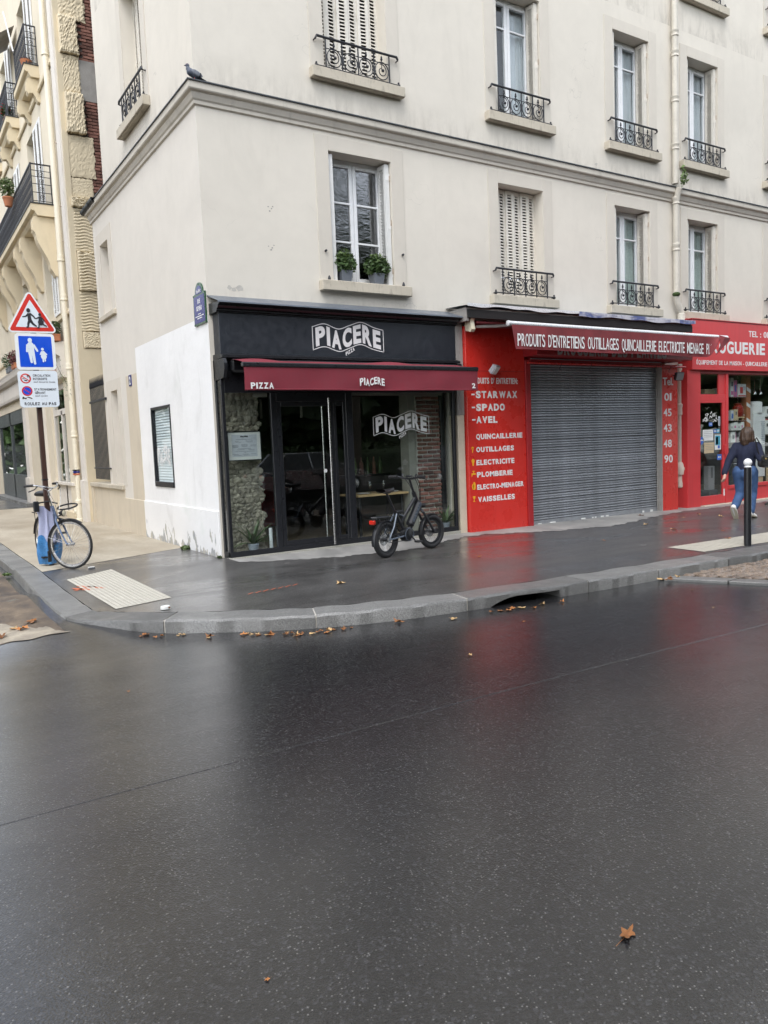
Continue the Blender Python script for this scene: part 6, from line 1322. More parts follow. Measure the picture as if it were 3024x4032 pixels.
# ---- black electric bike by the pizzeria
eb = empty('electric_bike', (1.743, -1.734, gz(2)), math.atan2(.295, 1.004)); tag(eb, 'compact black electric bicycle with small wheels outside the pizzeria', 'bicycle')
wheel(eb, (0, 0, .255), .255, .036, 'bike_black', 28, (R(-1), 0, 0), True); wheel(eb, (1.046, 0, .255), .255, .036, 'bike_black', 28, (0, 0, R(-9)), True)
def part(parent, name, m, paths, n=8): 
    mb = MB()
    for p, r in paths: mb.tube(p, r, n)
    return mb.build(name, m, parent, True)
part(eb, 'frame', 'bike_black', [([(.66, 0, .86), (.78, 0, .63)], .031), ([(.45, 0, .27), (.22, 0, .62)], .024), ([(.69, 0, .79), (.33, 0, .45)], .027), ([(.75, 0, .66), (.5, 0, .29)], .034)])
part(eb, 'rear_stays', 'bike_grey', [([(.235, .02, .6), (.12, .06, .42), (0, .065, .255)], .014), ([(.235, -.02, .6), (.12, -.06, .42), (0, -.065, .255)], .014), ([(.45, .04, .27), (0, .065, .255)], .014), ([(.45, -.04, .27), (0, -.065, .255)], .014), ([(.42, 0, .54), (.22, 0, .615)], .012)])
part(eb, 'seat_post', 'bike_black', [([(.235, 0, .6), (.06, 0, .9)], .015)]); part(eb, 'steerer', 'bike_black', [([(.665, 0, .85), (.575, 0, 1.07)], .017), ([(.66, 0, .86), (.655, 0, .875)], .03)])
part(eb, 'fork', 'bike_black', [([(.785, 0, .625), (.8, .05, .575), (.9, .058, .44), (1.046, .058, .255)], .02), ([(.785, 0, .625), (.8, -.05, .575), (.9, -.058, .44), (1.046, -.058, .255)], .02)])
part(eb, 'handlebar', 'bike_black', [([(.52, .32, 1.1), (.56, .22, 1.105), (.575, .1, 1.08), (.575, 0, 1.07), (.575, -.1, 1.08), (.56, -.22, 1.105), (.52, -.32, 1.1)], .016)])
for s in (-1, 1): part(eb, 'grip', 'rubber', [([(.525, s*.2, 1.105), (.51, s*.33, 1.1)], .024)]); part(eb, 'brake_lever', 'bike_black', [([(.57, s*.18, 1.1), (.6, s*.22, 1.075), (.59, s*.3, 1.06)], .007)]); part(eb, 'mirror_mount', 'bike_black', [([(.56, s*.12, 1.1), (.58, s*.13, 1.14)], .014)])
mb = MB(); mb.box(.535, .6, -.05, .05, 1.095, 1.12, .01); mb.build('display', 'bike_black', eb)
mb = MB(); P = [(-.1, .012), (-.08, .03), (.0, .036), (.12, .03), (.15, .012), (.12, .0), (-.06, 0)]
mb.grid(lambda u, v: (.06-.13+.28*u, (.07*(1-u)**1.5+.018)*math.cos(math.pi*v), (.93)+.03*math.sin(math.pi*v)+.012*(2*u-1)**2), 12, 10); mb.grid(lambda u, v: (.06-.13+.28*u, (.07*(1-u)**1.5+.018)*math.cos(math.pi*v), .93-.03*math.sin(math.pi*v)+.012*(2*u-1)**2), 12, 10); mb.build('saddle', 'leather_black', eb, True)
part(eb, 'saddle_rails', 'bike_black', [([(.0, .02, .905), (.06, .02, .892), (.12, .02, .905)], .005), ([(.0, -.02, .905), (.06, -.02, .892), (.12, -.02, .905)], .005)], 5)
bt = MB(); bt.box(-.22, .2, -.055, .055, -.055, .065, .03); Mx = Matrix.Translation((.665, 0, .56)) @ Matrix.Rotation(-math.atan2(.33, .25), 4, 'Y'); bt.v = [tuple(Mx @ V(v)) for v in bt.v]; bo = bt.build('battery', 'bike_black', eb)
b2 = MB(); b2.box(-.15, .17, -.058, -.0555, .0, .045, .0); b2.v = [tuple(Mx @ V(v)) for v in b2.v]; b2.build('battery_stripe', 'bike_grey', bo)
mb = MB(); mb.lathe([(0, -.06), (.07, -.06), (.1, -.045), (.105, 0), (.1, .045), (.07, .055), (0, .055)], (.45, 0, .28), 24, 'y'); mo = mb.build('motor', 'bike_black', eb, True); mb = MB(); mb.tube([((.45+.092*math.cos(a)), -.068, .28+.092*math.sin(a)) for a in fr(0, 6.15, 30)], .006, 5, closed=True); mb.build('belt_wheel', 'bike_grey', mo, True)
part(eb, 'belt', 'rubber', [([(.45, -.066, .205), (.0, -.066, .215)], .006), ([(.45, -.066, .355), (.0, -.066, .295)], .006)], 5); mb = MB(); mb.lathe([(.0, -.072), (.04, -.07), (.042, -.06), (0, -.06)], (0, 0, .255), 18, 'y'); mb.build('rear_sprocket', 'chrome', eb, True)
for s, dx, dz_ in ((-1, .1, -.11), (1, -.1, .11)): part(eb, 'crank', 'bike_black', [([(.45, s*.085, .28), (.45+dx, s*.095, .28+dz_)], .01)]); mb = MB(); mb.box(.45+dx-.045, .45+dx+.045, s*.1, s*.19, .27+dz_, .295+dz_, .006); mb.build('pedal', 'rubber', eb)
fender(eb, (0, 0, .255), .272, R(25), R(195), 'bike_black', .032); fender(eb, (1.046, 0, .255), .272, R(40), R(185), 'bike_black', .032)
part(eb, 'rack', 'bike_black', [([(.14, .055, .57), (-.24, .055, .585), (-.28, 0, .59), (-.24, -.055, .585), (.14, -.055, .57)], .007), ([(-.05, .055, .578), (0, .07, .265)], .006), ([(-.05, -.055, .578), (0, -.07, .265)], .006), ([(-.2, .055, .58), (-.02, .07, .3)], .006), ([(-.2, -.055, .58), (-.02, -.07, .3)], .006), ([(.02, .055, .575), (.02, -.055, .575)], .006), ([(-.12, .055, .58), (-.12, -.055, .58)], .006)], 6)
mb = MB(); mb.box(-.29, -.235, -.045, .045, .49, .55, .012); mb.build('rear_lamp', 'lamp_red', eb); mb = MB(); mb.box(-.25, -.2, -.03, .03, .5, .585, .008); mb.build('lamp_holder', 'rubber', eb)
mb = MB(); mb.lathe([(.02, -.04), (.03, -.02), (.034, .015), (.034, .02), (0, .021)], (.87, 0, .66), 14, 'x'); ho = mb.build('headlamp', 'rubber', eb, True); mb = MB(); mb.lathe([(.0, .021), (.03, .0215), (.0, .026)], (.87, 0, .66), 14, 'x'); mb.build('lens', 'reflector', ho, True)
mb = MB(); mb.box(.22, .36, -.05, .05, .6, .64, .01); mb.build('ring_lock', 'bike_black', eb)
for k, (a, b, c) in enumerate((((.58, -.12, 1.09), (.72, -.12, 1.0), (.76, -.02, .62)), ((.58, .12, 1.09), (.74, .1, .98), (.72, .0, .7)), ((.6, -.05, 1.1), (.78, -.06, .95), (.74, -.02, .68)))): 
    part(eb, 'cable', 'rubber', [([tuple((V(a)*(1-t)**2+V(b)*2*t*(1-t)*1.0+V(c)*t*t)) for t in fr(0, 1, 10)], .005)], 5)
part(eb, 'kickstand', 'bike_black', [([(.3, .04, .25), (.22, .16, -.0)], .009)]); mb = MB(); mb.box(.2, .24, .14, .18, -.004, .01); mb.build('stand_foot', 'rubber', eb)
lettering('PERO', lambda u, v, d: (.0, 0, 0), 0, 1, 0, 1, 'white_text', eb) if False else None
# ---- old city bike at the sign post
cb = empty('city_bike', (-1.95, .66, 0), math.atan2(-.9, .16)); tag(cb, 'old grey blue city bicycle locked to the brown sign post', 'bicycle')
st_ = R(33)
fk = empty('front_assembly', (0, 0, 0), st_, cb)      # wheel, fork and bar turned to the right side of the picture
def fp(name, m, paths, n=8): return part(cb, name, m, [([tuple(Matrix.Rotation(st_, 4, 'Z') @ V(q)) for q in p], r) for p, r in paths], n)
D.objects.remove(fk)
wheel(cb, (0, 0, .35), .35, .018, 'chrome', 36, (0, 0, st_), False, 'chrome')
wheel(cb, (-1.06, 0, .35), .35, .018, 'chrome', 36, (0, 0, 0), False, 'chrome')
fp('fork', 'bike_blue', [([(-.2, 0, .74), (-.17, .055, .69), (-.09, .058, .5), (-.02, .06, .37), (0, .06, .35)], [.016, .015, .013, .01, .01]), ([(-.2, 0, .74), (-.17, -.055, .69), (-.09, -.058, .5), (-.02, -.06, .37), (0, -.06, .35)], [.016, .015, .013, .01, .01])])
fp('head_tube', 'bike_blue', [([(-.2, 0, .73), (-.25, 0, .89)], .021)]); fp('stem', 'chrome', [([(-.25, 0, .88), (-.3, 0, 1.05), (-.29, 0, 1.1), (-.22, 0, 1.14)], .013)])
fp('handlebar', 'chrome', [([(-.42, .29, 1.19), (-.33, .25, 1.195), (-.25, .14, 1.17), (-.22, .05, 1.145), (-.22, -.05, 1.145), (-.25, -.14, 1.17), (-.33, -.25, 1.195), (-.42, -.29, 1.19)], .012)])
for s in (-1, 1): fp('grip', 'rubber', [([(-.33, s*.25, 1.195), (-.44, s*.3, 1.19)], .018)]); fp('brake_lever', 'rubber', [([(-.29, s*.22, 1.18), (-.3, s*.27, 1.14), (-.37, s*.31, 1.11)], .008)]); fp('cable', 'chrome', [([(-.3, s*.2, 1.18), (-.2, s*.14, 1.12), (-.16, s*.06, .95), (-.17, .0, .72)], .003)], 4)
fo = fender(cb, (0, 0, .35), .365, R(55), R(200), 'bike_black', .027); fo.rotation_euler = (0, 0, st_)
mf = MB(); mf.box(-.37, -.345, -.03, .03, .1, .26, .005); mf.build('mud_flap', 'rubber', cb, False, (0, 0, 0), st_)
hl = MB(); hl.lathe([(.012, -.05), (.03, -.02), (.045, .015), (.046, .025), (0, .03)], (-.1, 0, .79), 18, 'x'); ho = hl.build('headlamp', 'rubber', cb, True, (0, 0, 0), st_); hl = MB(); hl.lathe([(.0, .031), (.041, .0315), (.02, .04), (0, .041)], (-.1, 0, .79), 18, 'x'); hl.build('lens', 'cream_metal', ho, True)
fp('lamp_stay', 'bike_black', [([(-.12, 0, .76), (-.2, 0, .74)], .008)]); fp('fender_stay', 'chrome', [([(0, .055, .35), (-.33, .03, .45)], .003), ([(0, -.055, .35), (-.33, -.03, .45)], .003)], 4); fp('caliper', 'bike_black', [([(-.17, 0, .72), (-.12, .045, .7), (-.11, .04, .66)], .008), ([(-.17, 0, .72), (-.12, -.045, .7), (-.11, -.04, .66)], .008)], 6); fp('axle_nut', 'bike_black', [([(0, -.09, .35), (0, .09, .35)], .009)], 6)
H0 = Matrix.Rotation(st_, 4, 'Z') @ V((-.23, 0, .8))
part(cb, 'frame', 'bike_blue', [([tuple(H0+V((0, 0, .04))), (-.5, .0, .52), (-.66, 0, .42), (-.74, 0, .46)], .016), ([tuple(H0-V((0, 0, .03))), (-.5, 0, .4), (-.62, 0, .3)], .018), ([(-.62, 0, .3), (-.8, 0, .86)], .016)]); part(cb, 'rear_stays', 'bike_blue', [([(-.62, s*.03, .3), (-1.06, s*.06, .35)], .009) for s in (-1, 1)]+[([(-.78, s*.02, .78), (-1.06, s*.06, .35)], .008) for s in (-1, 1)])
part(cb, 'seat_post', 'chrome', [([(-.795, 0, .84), (-.83, 0, 1.0)], .013)])
mb = MB(); mb.grid(lambda u, v: (-.98+.28*u, (.095*(1-u)**1.4+.02)*math.cos(math.pi*v), 1.03+.055*math.sin(math.pi*v)*(1-.3*u)), 12, 10); mb.grid(lambda u, v: (-.98+.28*u, (.095*(1-u)**1.4+.02)*math.cos(math.pi*v), 1.03-.035*math.sin(math.pi*v)), 12, 10); mb.build('saddle', 'leather_black', cb, True)
fender(cb, (-1.06, 0, .35), .365, R(-5), R(170), 'bike_black', .027); part(cb, 'rack', 'bike_black', [([(-.85, .06, .74), (-1.3, .06, .75), (-1.3, -.06, .75), (-.85, -.06, .74)], .006), ([(-1.2, .06, .75), (-1.06, .07, .36)], .005), ([(-1.2, -.06, .75), (-1.06, -.07, .36)], .005)], 6)
for s, dx, dz_ in ((-1, .02, -.16), (1, -.02, .16)): part(cb, 'crank', 'bike_black', [([(-.62, s*.05, .3), (-.62+dx, s*.08, .3+dz_)], .009)]); mb = MB(); mb.box(-.62+dx-.04, -.62+dx+.04, s*.1, s*.2, .285+dz_, .31+dz_, .006); mb.build('pedal', 'rubber', cb)
mb = MB(); mb.lathe([(0, -.045), (.085, -.044), (.085, -.04), (0, -.039)], (-.62, 0, .3), 20, 'y'); mb.build('chain_wheel', 'bike_black', cb, True); mb = MB(); mb.prism([(-.53, .3), (-.6, .22), (-1.06, .31), (-1.06, .39), (-.6, .39)], lambda u, v, d: (u, d, v), -.055, -.046); mb.build('chain_guard', 'bike_black', cb)
lk = MB(); lk.tube([(-1.93+.12*math.cos(a)+.03, .98+.34*math.sin(a)*1.0, .86+.03*math.cos(a*1)) for a in fr(0, 6.0, 24)], .012, 8, closed=True); o = lk.build('cable_lock', 'rubber', None, True); tag(o, 'black cable lock looped round the sign post and bicycle', 'bicycle lock'); mb = MB(); mb.box(-2.31, -2.235, 1.2, 1.26, .8, .95, .012); mb.build('lock_body', 'bike_black', o); mb = MB(); mb.tube([(-2.27, 1.22, .92), (-2.1, 1.28, .935), (-1.99, 1.2, .9)], .012, 6); mb.build('lock_cable', 'rubber', o, True)
# ---- plastic sheet wrapped round the post
sh = MB()
def shf(u, v):
    a = 2*math.pi*u; r = .13+.03*math.sin(3*a+4*v)+.02*math.sin(7*a)+.03*math.sin(v*6); z = .03+.8*v; 
    return (-2.14+r*math.cos(a)*(1-.35*abs(v-.55)), 1.3+r*math.sin(a)*.6, z+.05*math.sin(a*2)*(v > .9))
sh.grid(shf, 40, 10); o = sh.build('plastic_sheet', 'plastic_bag', None, True); tag(o, 'lilac and blue plastic sheet wrapped round the foot of the sign post', 'plastic sheet'); s2_ = MB(); s2_.grid(lambda u, v: (lambda p: (p[0]+(p[0]+2.14)*.06, p[1]+(p[1]-1.3)*.06, p[2]))(shf(u, v*(.42+.09*math.sin(u*13)+.05*math.sin(u*31)))), 40, 6); s2_.build('blue_part', 'plastic_blue', o, True)
# ---- cigarette packet, shell-like cup lid, weeds
def small(name, fn, m, label, cat): mb = MB(); fn(mb); o = mb.build(name, m, None, True); return tag(o, label, cat)
o = small('cigarette_packet', lambda b: b.box(-1.785, -1.7, .42, .475, .002, .028, .003), 'paper', 'crushed white cigarette packet on the pavement near the bicycle', 'packet'); bx('side_print', 'dark_box', o, -1.787, -1.698, .418, .42, .004, .026, bev=0)
def lid(b): b.lathe([(0, .01), (.03, .012), (.042, .035), (.048, .03), (.05, .004), (.044, .0), (0, .004)], (-1.77, -3.05, .004), 18, 'z', .8)
o = small('paper_bowl', lid, 'paper', 'small squashed white paper bowl at the pavement edge', 'litter'); mb = MB(); mb.ball((-1.755, -3.075, .02), (.03, .012, .012), 8, 5); mb.build('brown_crust', 'dead_leaf', o, True)
def tuft(x, y, z, r, n, label, seed): 
    t = root('weed_tuft', (x, y, z), label, 'weeds'); o = clump('leaves', (x, y, z+r*.25), (r, r*.7, r*.35), n, 'leaf_light', t, seed, .03); o['kind'] = 'stuff'
tuft(-.07, 1.4, 0, .1, 160, 'green weeds at the foot of the white side wall', 31); tuft(-2.7, 1.5, -.1, .05, 50, 'tiny weeds in the kerb joint on the side street', 32); tuft(-.03, .02, 0, .05, 40, 'pale weeds at the building corner by the black shop frame', 33)
t = root('wall_plant', (10.42, -.2, 6.67), 'small self-seeded plant sprouting where the rain pipe meets the moulding', 'plant')
for k, (dx, h) in enumerate(((0, .42), (.12, .3), (-.06, .2), (.05, .16))): mb = MB(); mb.tube([(10.42, -.17, 6.6), (10.42+dx*.6, -.22, 6.64+h*.5), (10.42+dx, -.23, 6.66+h)], .004, 4); mb.build('stem', 'leaf_light', t); o = clump('foliage', (10.42+dx*.7, -.22, 6.66+h*.55), (.05, .05, h*.45), 40, 'leaf_light', t, 41+k, .035); o['kind'] = 'stuff'
for i, (x, lb, sd) in enumerate(((2.33, 'left slate grey pot with leafy shrub on the window sill', 51), (2.93, 'right slate grey pot with leafy shrub on the window sill', 57))):
    t = root('sill_pot', (x, .08, 4.12), lb, 'plant'); mb = MB(); z0 = 4.122; w0, w1, h = .075, .1, .19; mb.add([(x-w0, .08-w0, z0), (x+w0, .08-w0, z0), (x+w0, .08+w0, z0), (x-w0, .08+w0, z0), (x-w1, .08-w1, z0+h), (x+w1, .08-w1, z0+h), (x+w1, .08+w1, z0+h), (x-w1, .08+w1, z0+h)], [(0, 1, 2, 3), (4, 5, 6, 7), (0, 1, 5, 4), (1, 2, 6, 5), (2, 3, 7, 6), (3, 0, 4, 7)]); mb.build('pot', 'pot_slate', t)
    o = clump('foliage', (x, .06, z0+h+.11), (.2 if i == 0 else .24, .14, .17), 650, 'leaf_green', t, sd, .045); o['kind'] = 'stuff'; o = clump('young_leaves', (x, .02, z0+h+.2), (.17, .12, .12), 160, 'leaf_light', t, sd+1, .04); o['kind'] = 'stuff'
t = root('sill_pot', (3.1, .1, 4.12), 'small shrub squeezed between the slate pots on the window sill', 'plant') if False else None
# ---- fallen plane leaves, each its own
lm = []
for k in range(6):
    q = random.Random(100+k); mb = MB(); n = 20; P = []
    for i in range(n):
        a = 2*math.pi*i/n; r = (.055 if i % 4 == 0 else (.026 if i % 2 == 0 else .038))*(1.15 if i in (4, 5, 6) else 1)*q.uniform(.85, 1.15); P.append((r*math.cos(a), r*math.sin(a)))
    cz = q.uniform(.002, .012); mb.v = [(0, 0, .004)]+[(x, y, max(.001, .012*q.random()+.25*cz*math.sin(3*math.atan2(y, x)+k)+4*(x*x)*(k % 3))) for x, y in P]+[(-.09, .005, .003), (-.09, .009, .004)]; mb.f = [(0, 1+i, 1+(i+1) % n) for i in range(n)]+[(0, n+1, n+2)]; mb.m = [0]*len(mb.f); lm.append((mb.mesh('leaf', 'dead_leaf'), mb))
lm2 = [x[1].mesh('leaf', 'dead_leaf_pale') for x in lm]; lm = [x[0] for x in lm]
def leafs(pts, label, zf, sc=1., group=None, extra=0, spread=.1):
    P = list(pts)
    for x, y in pts:
        for _ in range(extra): P.append((x+random.gauss(0, spread), y+random.uniform(-.05, .03)))
    for x, y in P:
        s = sc*random.uniform(.6, 1.3); inst('fallen_leaf', random.choice(lm if random.random() < .65 else lm2), None, (x, y, zf(x, y)+.003), (random.uniform(-.12, .12), random.uniform(-.12, .12), random.uniform(0, 6.28)), (s, s, s*random.uniform(.6, 2.2)), label=label, category='leaf', group=group or label)
leafs([(-3.13, -2.73), (-3.07, -2.83), (-3.26, -2.92), (-2.95, -2.6)], 'brown leaf lying on the pale side street surface', lambda x, y: road_z(x, y)+.006, 1.1)
leafs([(-2.12, -3.52), (-1.99, -3.63), (-1.86, -3.71), (-1.66, -3.95), (-1.37, -4.1), (-1.26, -4.17), (-1.17, -4.24), (-1.04, -4.33), (-1.0, -4.45), (-.8, -4.48), (-.7, -4.52), (-.56, -4.55)], 'orange brown leaf in the gutter along the curved kerb', road_z, .6, None, 2, .07)
leafs([(.46, -4.9), (.92, -4.92), (1.04, -4.92), (1.11, -4.97), (1.29, -4.96), (1.38, -5.05), (1.56, -4.98), (1.2, -4.9), (1.8, -5.02)], 'yellowish leaf at the mouth of the kerb drain', road_z, .75)
leafs([(-.02, -4.66)], 'single upright brown leaf leaning on the kerb face', road_z, 1.3)
leafs([(3.47, -4.95), (3.6, -4.99), (3.72, -5.0), (3.52, -5.04)], 'brown leaf at the tip of the cobbled bay', lambda x, y: road_z(x, y)+.03, .9)
leafs([(7.22, -1.76), (6.97, -2.51), (8.69, -1.46), (9.29, -1.36), (9.21, -1.88), (7.25, -3.24), (6.48, -3.84), (5.09, -2.68), (2.68, -2.61), (.23, -3.11), (8.5, -.62)], 'scattered brown leaf on the wet pavement', lambda x, y: gz(x)+.003, .95)
leafs([(-2.0, -9.0)], 'largest orange brown leaf on the road in the foreground', road_z, .8); o = [k for k in D.objects if k.get('label', '').startswith('largest orange')][0]; o.data = lm[2]; o.scale = (.95, .5, .7); o.rotation_euler = (.05, .03, .3); o.location.y -= .04; leafs([(-3.11, -8.51)], 'small curled ochre leaf on the foreground road', road_z, .25)
leafs([(-2.68, -5.12), (-.23, -6.0), (2.68, -6.18), (.9, -5.41), (3.3, -5.5)], 'tiny pale leaf scrap on the wet road', road_z, .4)
# ---- pigeon on the moulding
pg = root('pigeon', (-.07, -.08, 6.66), 'blue grey pigeon perched on the corner of the storey moulding', 'pigeon')
def voxel(mb, name, mts, parent, vox=.01, it=6, smoothf=.5):
    me = mb.mesh('tmp', mts); o = D.objects.new('tmp', me); C.objects.link(o); m = o.modifiers.new('r', 'REMESH'); m.mode = 'VOXEL'; m.voxel_size = vox; s = o.modifiers.new('s', 'SMOOTH'); s.iterations = it; s.factor = smoothf
    bpy.context.view_layer.update(); e = o.evaluated_get(bpy.context.evaluated_depsgraph_get()); nm = D.meshes.new_from_object(e); nm.name = name; D.objects.remove(o); D.meshes.remove(me)
    nm.polygons.foreach_set('use_smooth', [True]*len(nm.polygons)); nm.materials.clear()
    for k in (mts if isinstance(mts, (list, tuple)) else [mts]): nm.materials.append(MATS[k])
    return put(D.objects.new(name, nm), parent)
def caps(mb, P, Rr, n=12):
    """tapered limb with round ends"""
    for i in range(len(P)-1): mb.tube([P[i], P[i+1]], [Rr[i], Rr[i+1]], n)
    for p, r in zip(P, Rr): mb.ball(tuple(p), r, n, 8)
mb = MB(); caps(mb, [(-.1, -.08, 6.79), (-.075, -.08, 6.755), (.0, -.08, 6.725), (.06, -.08, 6.705)], [.032, .05, .052, .025]); mb.ball((-.108, -.08, 6.832), (.03, .026, .028)); voxel(mb, 'body', 'pigeon', pg, .006, 4)
mb = MB(); mb.add([(.04, -.1, 6.715), (.04, -.06, 6.715), (.145, -.055, 6.672), (.145, -.105, 6.672), (.04, -.1, 6.703), (.04, -.06, 6.703), (.145, -.055, 6.666), (.145, -.105, 6.666)], [(0, 1, 2, 3), (4, 5, 6, 7), (0, 3, 7, 4), (1, 2, 6, 5), (2, 3, 7, 6)]); mb.build('tail', 'pigeon_dark', pg)
for s in (-1, 1): mb = MB(); mb.ball((0, 0, 0), (.085, .014, .036), 12, 8); Mx = Matrix.Translation((.005, -.08+s*.046, 6.735)) @ Matrix.Rotation(R(22), 4, 'Y'); mb.v = [tuple(Mx @ V(v)) for v in mb.v]; wo = mb.build('wing', 'pigeon_wing', pg, True); mb = MB(); mb.ball((.045, 0, 0), (.02, .016, .034), 8, 6); mb.v = [tuple(Mx @ V(v)) for v in mb.v]; mb.build('wing_bar', 'pigeon_dark', wo, True)
mb = MB(); mb.lathe([(.008, 0), (.005, .014), (0, .024)], (0, 0, 0), 6); mb.v = [(-.135-z, -.08+x, 6.828+y-.2*z) for x, y, z in mb.v]; mb.build('beak', 'pigeon_dark', pg)
for s in (-1, 1): mb = MB(); mb.tube([(-.02, -.08+s*.018, 6.69), (-.025, -.08+s*.02, 6.652)], .005, 5); mb.build('leg', 'lamp_red', pg)
for s in (-1, 1): mb = MB(); mb.ball((-.122, -.08+s*.024, 6.838), .005, 6, 4); mb.build('eye', 'orange_paint', pg)
# ---- people
def hand(mb, wrist, d, up, s=1., curl=.5):
    d = V(d).normalized(); up = V(up); up = (up-d*up.dot(d)).normalized(); side = d.cross(up); w = V(wrist)
    caps(mb, [w, w+d*.045*s, w+d*.08*s], [.026*s, .03*s, .03*s], 8)
    for i in range(4):
        b = w+d*.085*s+side*(-.03+.02*i)*s; l = (.03, .036, .034, .026)[i]*s; k = curl
        caps(mb, [b, b+d*l*.9-up*l*k*.5, b+d*l*1.5-up*l*(k*1.6), b+d*l*1.8-up*l*(k*2.6)], [.0095*s, .009*s, .008*s, .007*s], 7)
    b = w+d*.025*s-side*.03*s; caps(mb, [b, b+d*.03*s-side*.016*s-up*.012*s, b+d*.055*s-side*.014*s-up*.025*s], [.013*s, .011*s, .009*s], 7)
def person(name, loc, rz, label, J, coat, coatm, legm, shoem, hairm, sc=1., skirt=False, longcoat=False):
    t = empty(name, loc, rz); t.scale = (sc, sc, sc); tag(t, label, 'person')
    b = MB(); g = lambda k: V(J[k])
    caps(b, [g('pel'), g('waist'), g('chest'), g('neck0')], [.13, .115, .125, .06]); caps(b, [g('neck0'), g('neck1')], [.05, .048])
    hd = g('head'); b.ball(tuple(hd), (.088, .075, .112), 16, 12); b.ball(tuple(hd+V((.03, 0, -.05))), (.058, .058, .06), 12, 8); caps(b, [hd+V((.09, 0, -.005)), hd+V((.102, 0, -.03))], [.01, .014], 6); 
    for s in (-1, 1): b.ball(tuple(hd+V((.0, s*.077, -.01))), (.018, .01, .03), 8, 6)
    for s in 'LR':
        caps(b, [g('sh'+s), g('el'+s), g('wr'+s)], [.05, .038, .026]); caps(b, [g('hip'+s), g('kn'+s), g('an'+s)], [.085, .055, .038]); caps(b, [g('an'+s), g('to'+s)], [.036, .028])
        hand(b, g('wr'+s), g('hd'+s)-g('wr'+s), V((0, -1 if s == 'L' else 1, .3)))
    voxel(b, 'body', 'skin', t, .0085, 3)
    for s in (-1, 1): e = MB(); e.ball(tuple(hd+V((.082, s*.03, .005))), .009, 8, 6); e.build('eye', 'black_text', t, True)
    m = MB(); caps(m, [hd+V((.083, -.018, -.055)), hd+V((.083, .018, -.055))], [.006, .006], 6); m.build('mouth', 'sign_faded', t, True)
    c = MB()
    caps(c, [g('pel')+V((0, 0, -.02 if not longcoat else -.2)), g('waist'), g('chest'), g('chest')+V((0, 0, .14))], [.165 if not longcoat else .2, .15, .16, .1]); 
    for s in 'LR': caps(c, [g('chest')+V((0, 0, .12)), g('sh'+s), g('el'+s), g('wr'+s)+(g('el'+s)-g('wr'+s))*.08], [.1, .082, .064, .05]); c.ball(tuple(g('chest')+V((-.02, .08 if s == 'L' else -.08, .02))), (.12, .1, .15), 12, 8)
    c.v = [(x, y*1.08, z) for x, y, z in c.v]; cut = J['hem']
    co = voxel(c, coat, coatm, t, .013, 5)
    import bmesh
    bm_ = bmesh.new(); bm_.from_mesh(co.data); bmesh.ops.bisect_plane(bm_, geom=bm_.verts[:]+bm_.edges[:]+bm_.faces[:], plane_co=(0, 0, cut), plane_no=(0, 0, -1), clear_outer=False)
    dl_ = [f for f in bm_.faces if f.calc_center_median().z < cut and abs(f.calc_center_median().x) < .3 and (f.calc_center_median()-g('wrL')).length > .12 and (f.calc_center_median()-g('wrR')).length > .12]; bmesh.ops.delete(bm_, geom=dl_, context='FACES')
    q = random.Random(3)
    for v in bm_.verts: n_ = math.sin(v.co.z*38+5*math.sin(v.co.x*14))*.5+math.sin(v.co.y*45+v.co.z*21)*.4; v.co += v.normal*n_*.0035
    bm_.to_mesh(co.data); bm_.free()
    p = MB(); caps(p, [g('pel')+V((0, 0, .06)), g('pel')+V((-.02, 0, -.04))], [.14, .15])
    for s in 'LR': caps(p, [g('hip'+s)+V((-.03, 0, 0)), g('hip'+s)*.5+g('kn'+s)*.5, g('kn'+s), g('an'+s)+(g('kn'+s)-g('an'+s))*.15], [.135, .112, .085, .072])
    po = voxel(p, 'jeans', legm, t, .012, 5)
    for v in po.data.vertices: v.co += v.normal*(math.sin(v.co.z*60+8*math.sin(v.co.x*9)+v.co.y*12)*.5+math.sin(v.co.z*23+v.co.x*40)*.5)*.0035
    for s in 'LR':
        h = MB(); a, to = g('an'+s), g('to'+s); d = (to-a).normalized(); heel = a-V((0, 0, 1))*.0; caps(h, [a+V((-.015, 0, .03)), a-d*.02+V((0, 0, -.0)), a*.45+to*.55+V((0, 0, .005)), to+d*.035], [.05, .05, .045, .036], 10); so_ = voxel(h, 'shoe', shoem, t, .009, 3)
        k = MB(); nrm = d.cross(V((0, 1, 0))).normalized(); nrm = -nrm if nrm.z > 0 else nrm
        k.grid(lambda u, v: tuple((a-d*.06)*(1-u)+(to+d*.075)*u+V((0, (v-.5)*(.075+.03*math.sin(math.pi*u)), 0))+nrm*(.045-.012*u)), 8, 4); k.grid(lambda u, v: tuple((a-d*.06)*(1-u)+(to+d*.075)*u+V((0, (v-.5)*(.075+.03*math.sin(math.pi*u)), 0))+nrm*(.022-.006*u)), 8, 4); k.build('sole', 'shoe_sole', t)
    hr = MB(); hr.ball(tuple(hd+V((-.02, 0, .025))), (.112, .115, .12), 18, 12); caps(hr, [hd+V((-.045, 0, .01)), hd+V((-.065, 0, -.09)), hd+V((-.075, 0, -.15))], [.11, .108, .085], 14)
    for s in (-1, 1): caps(hr, [hd+V((-.02, s*.065, 0)), hd+V((-.025, s*.09, -.1)), hd+V((-.03, s*.085, -.16))], [.055, .052, .035], 10)
    ho = voxel(hr, 'hair', hairm, t, .009, 4)
    for v in ho.data.vertices:
        a = math.atan2(v.co.y-hd.y, v.co.x-hd.x); v.co += v.normal*(math.sin(a*34+v.co.z*9)*.0035+math.sin(a*13+v.co.z*22)*.004)
        if v.co.x > hd.x+.055 and v.co.z < hd.z+.06: v.co.x = hd.x+.05
    return t
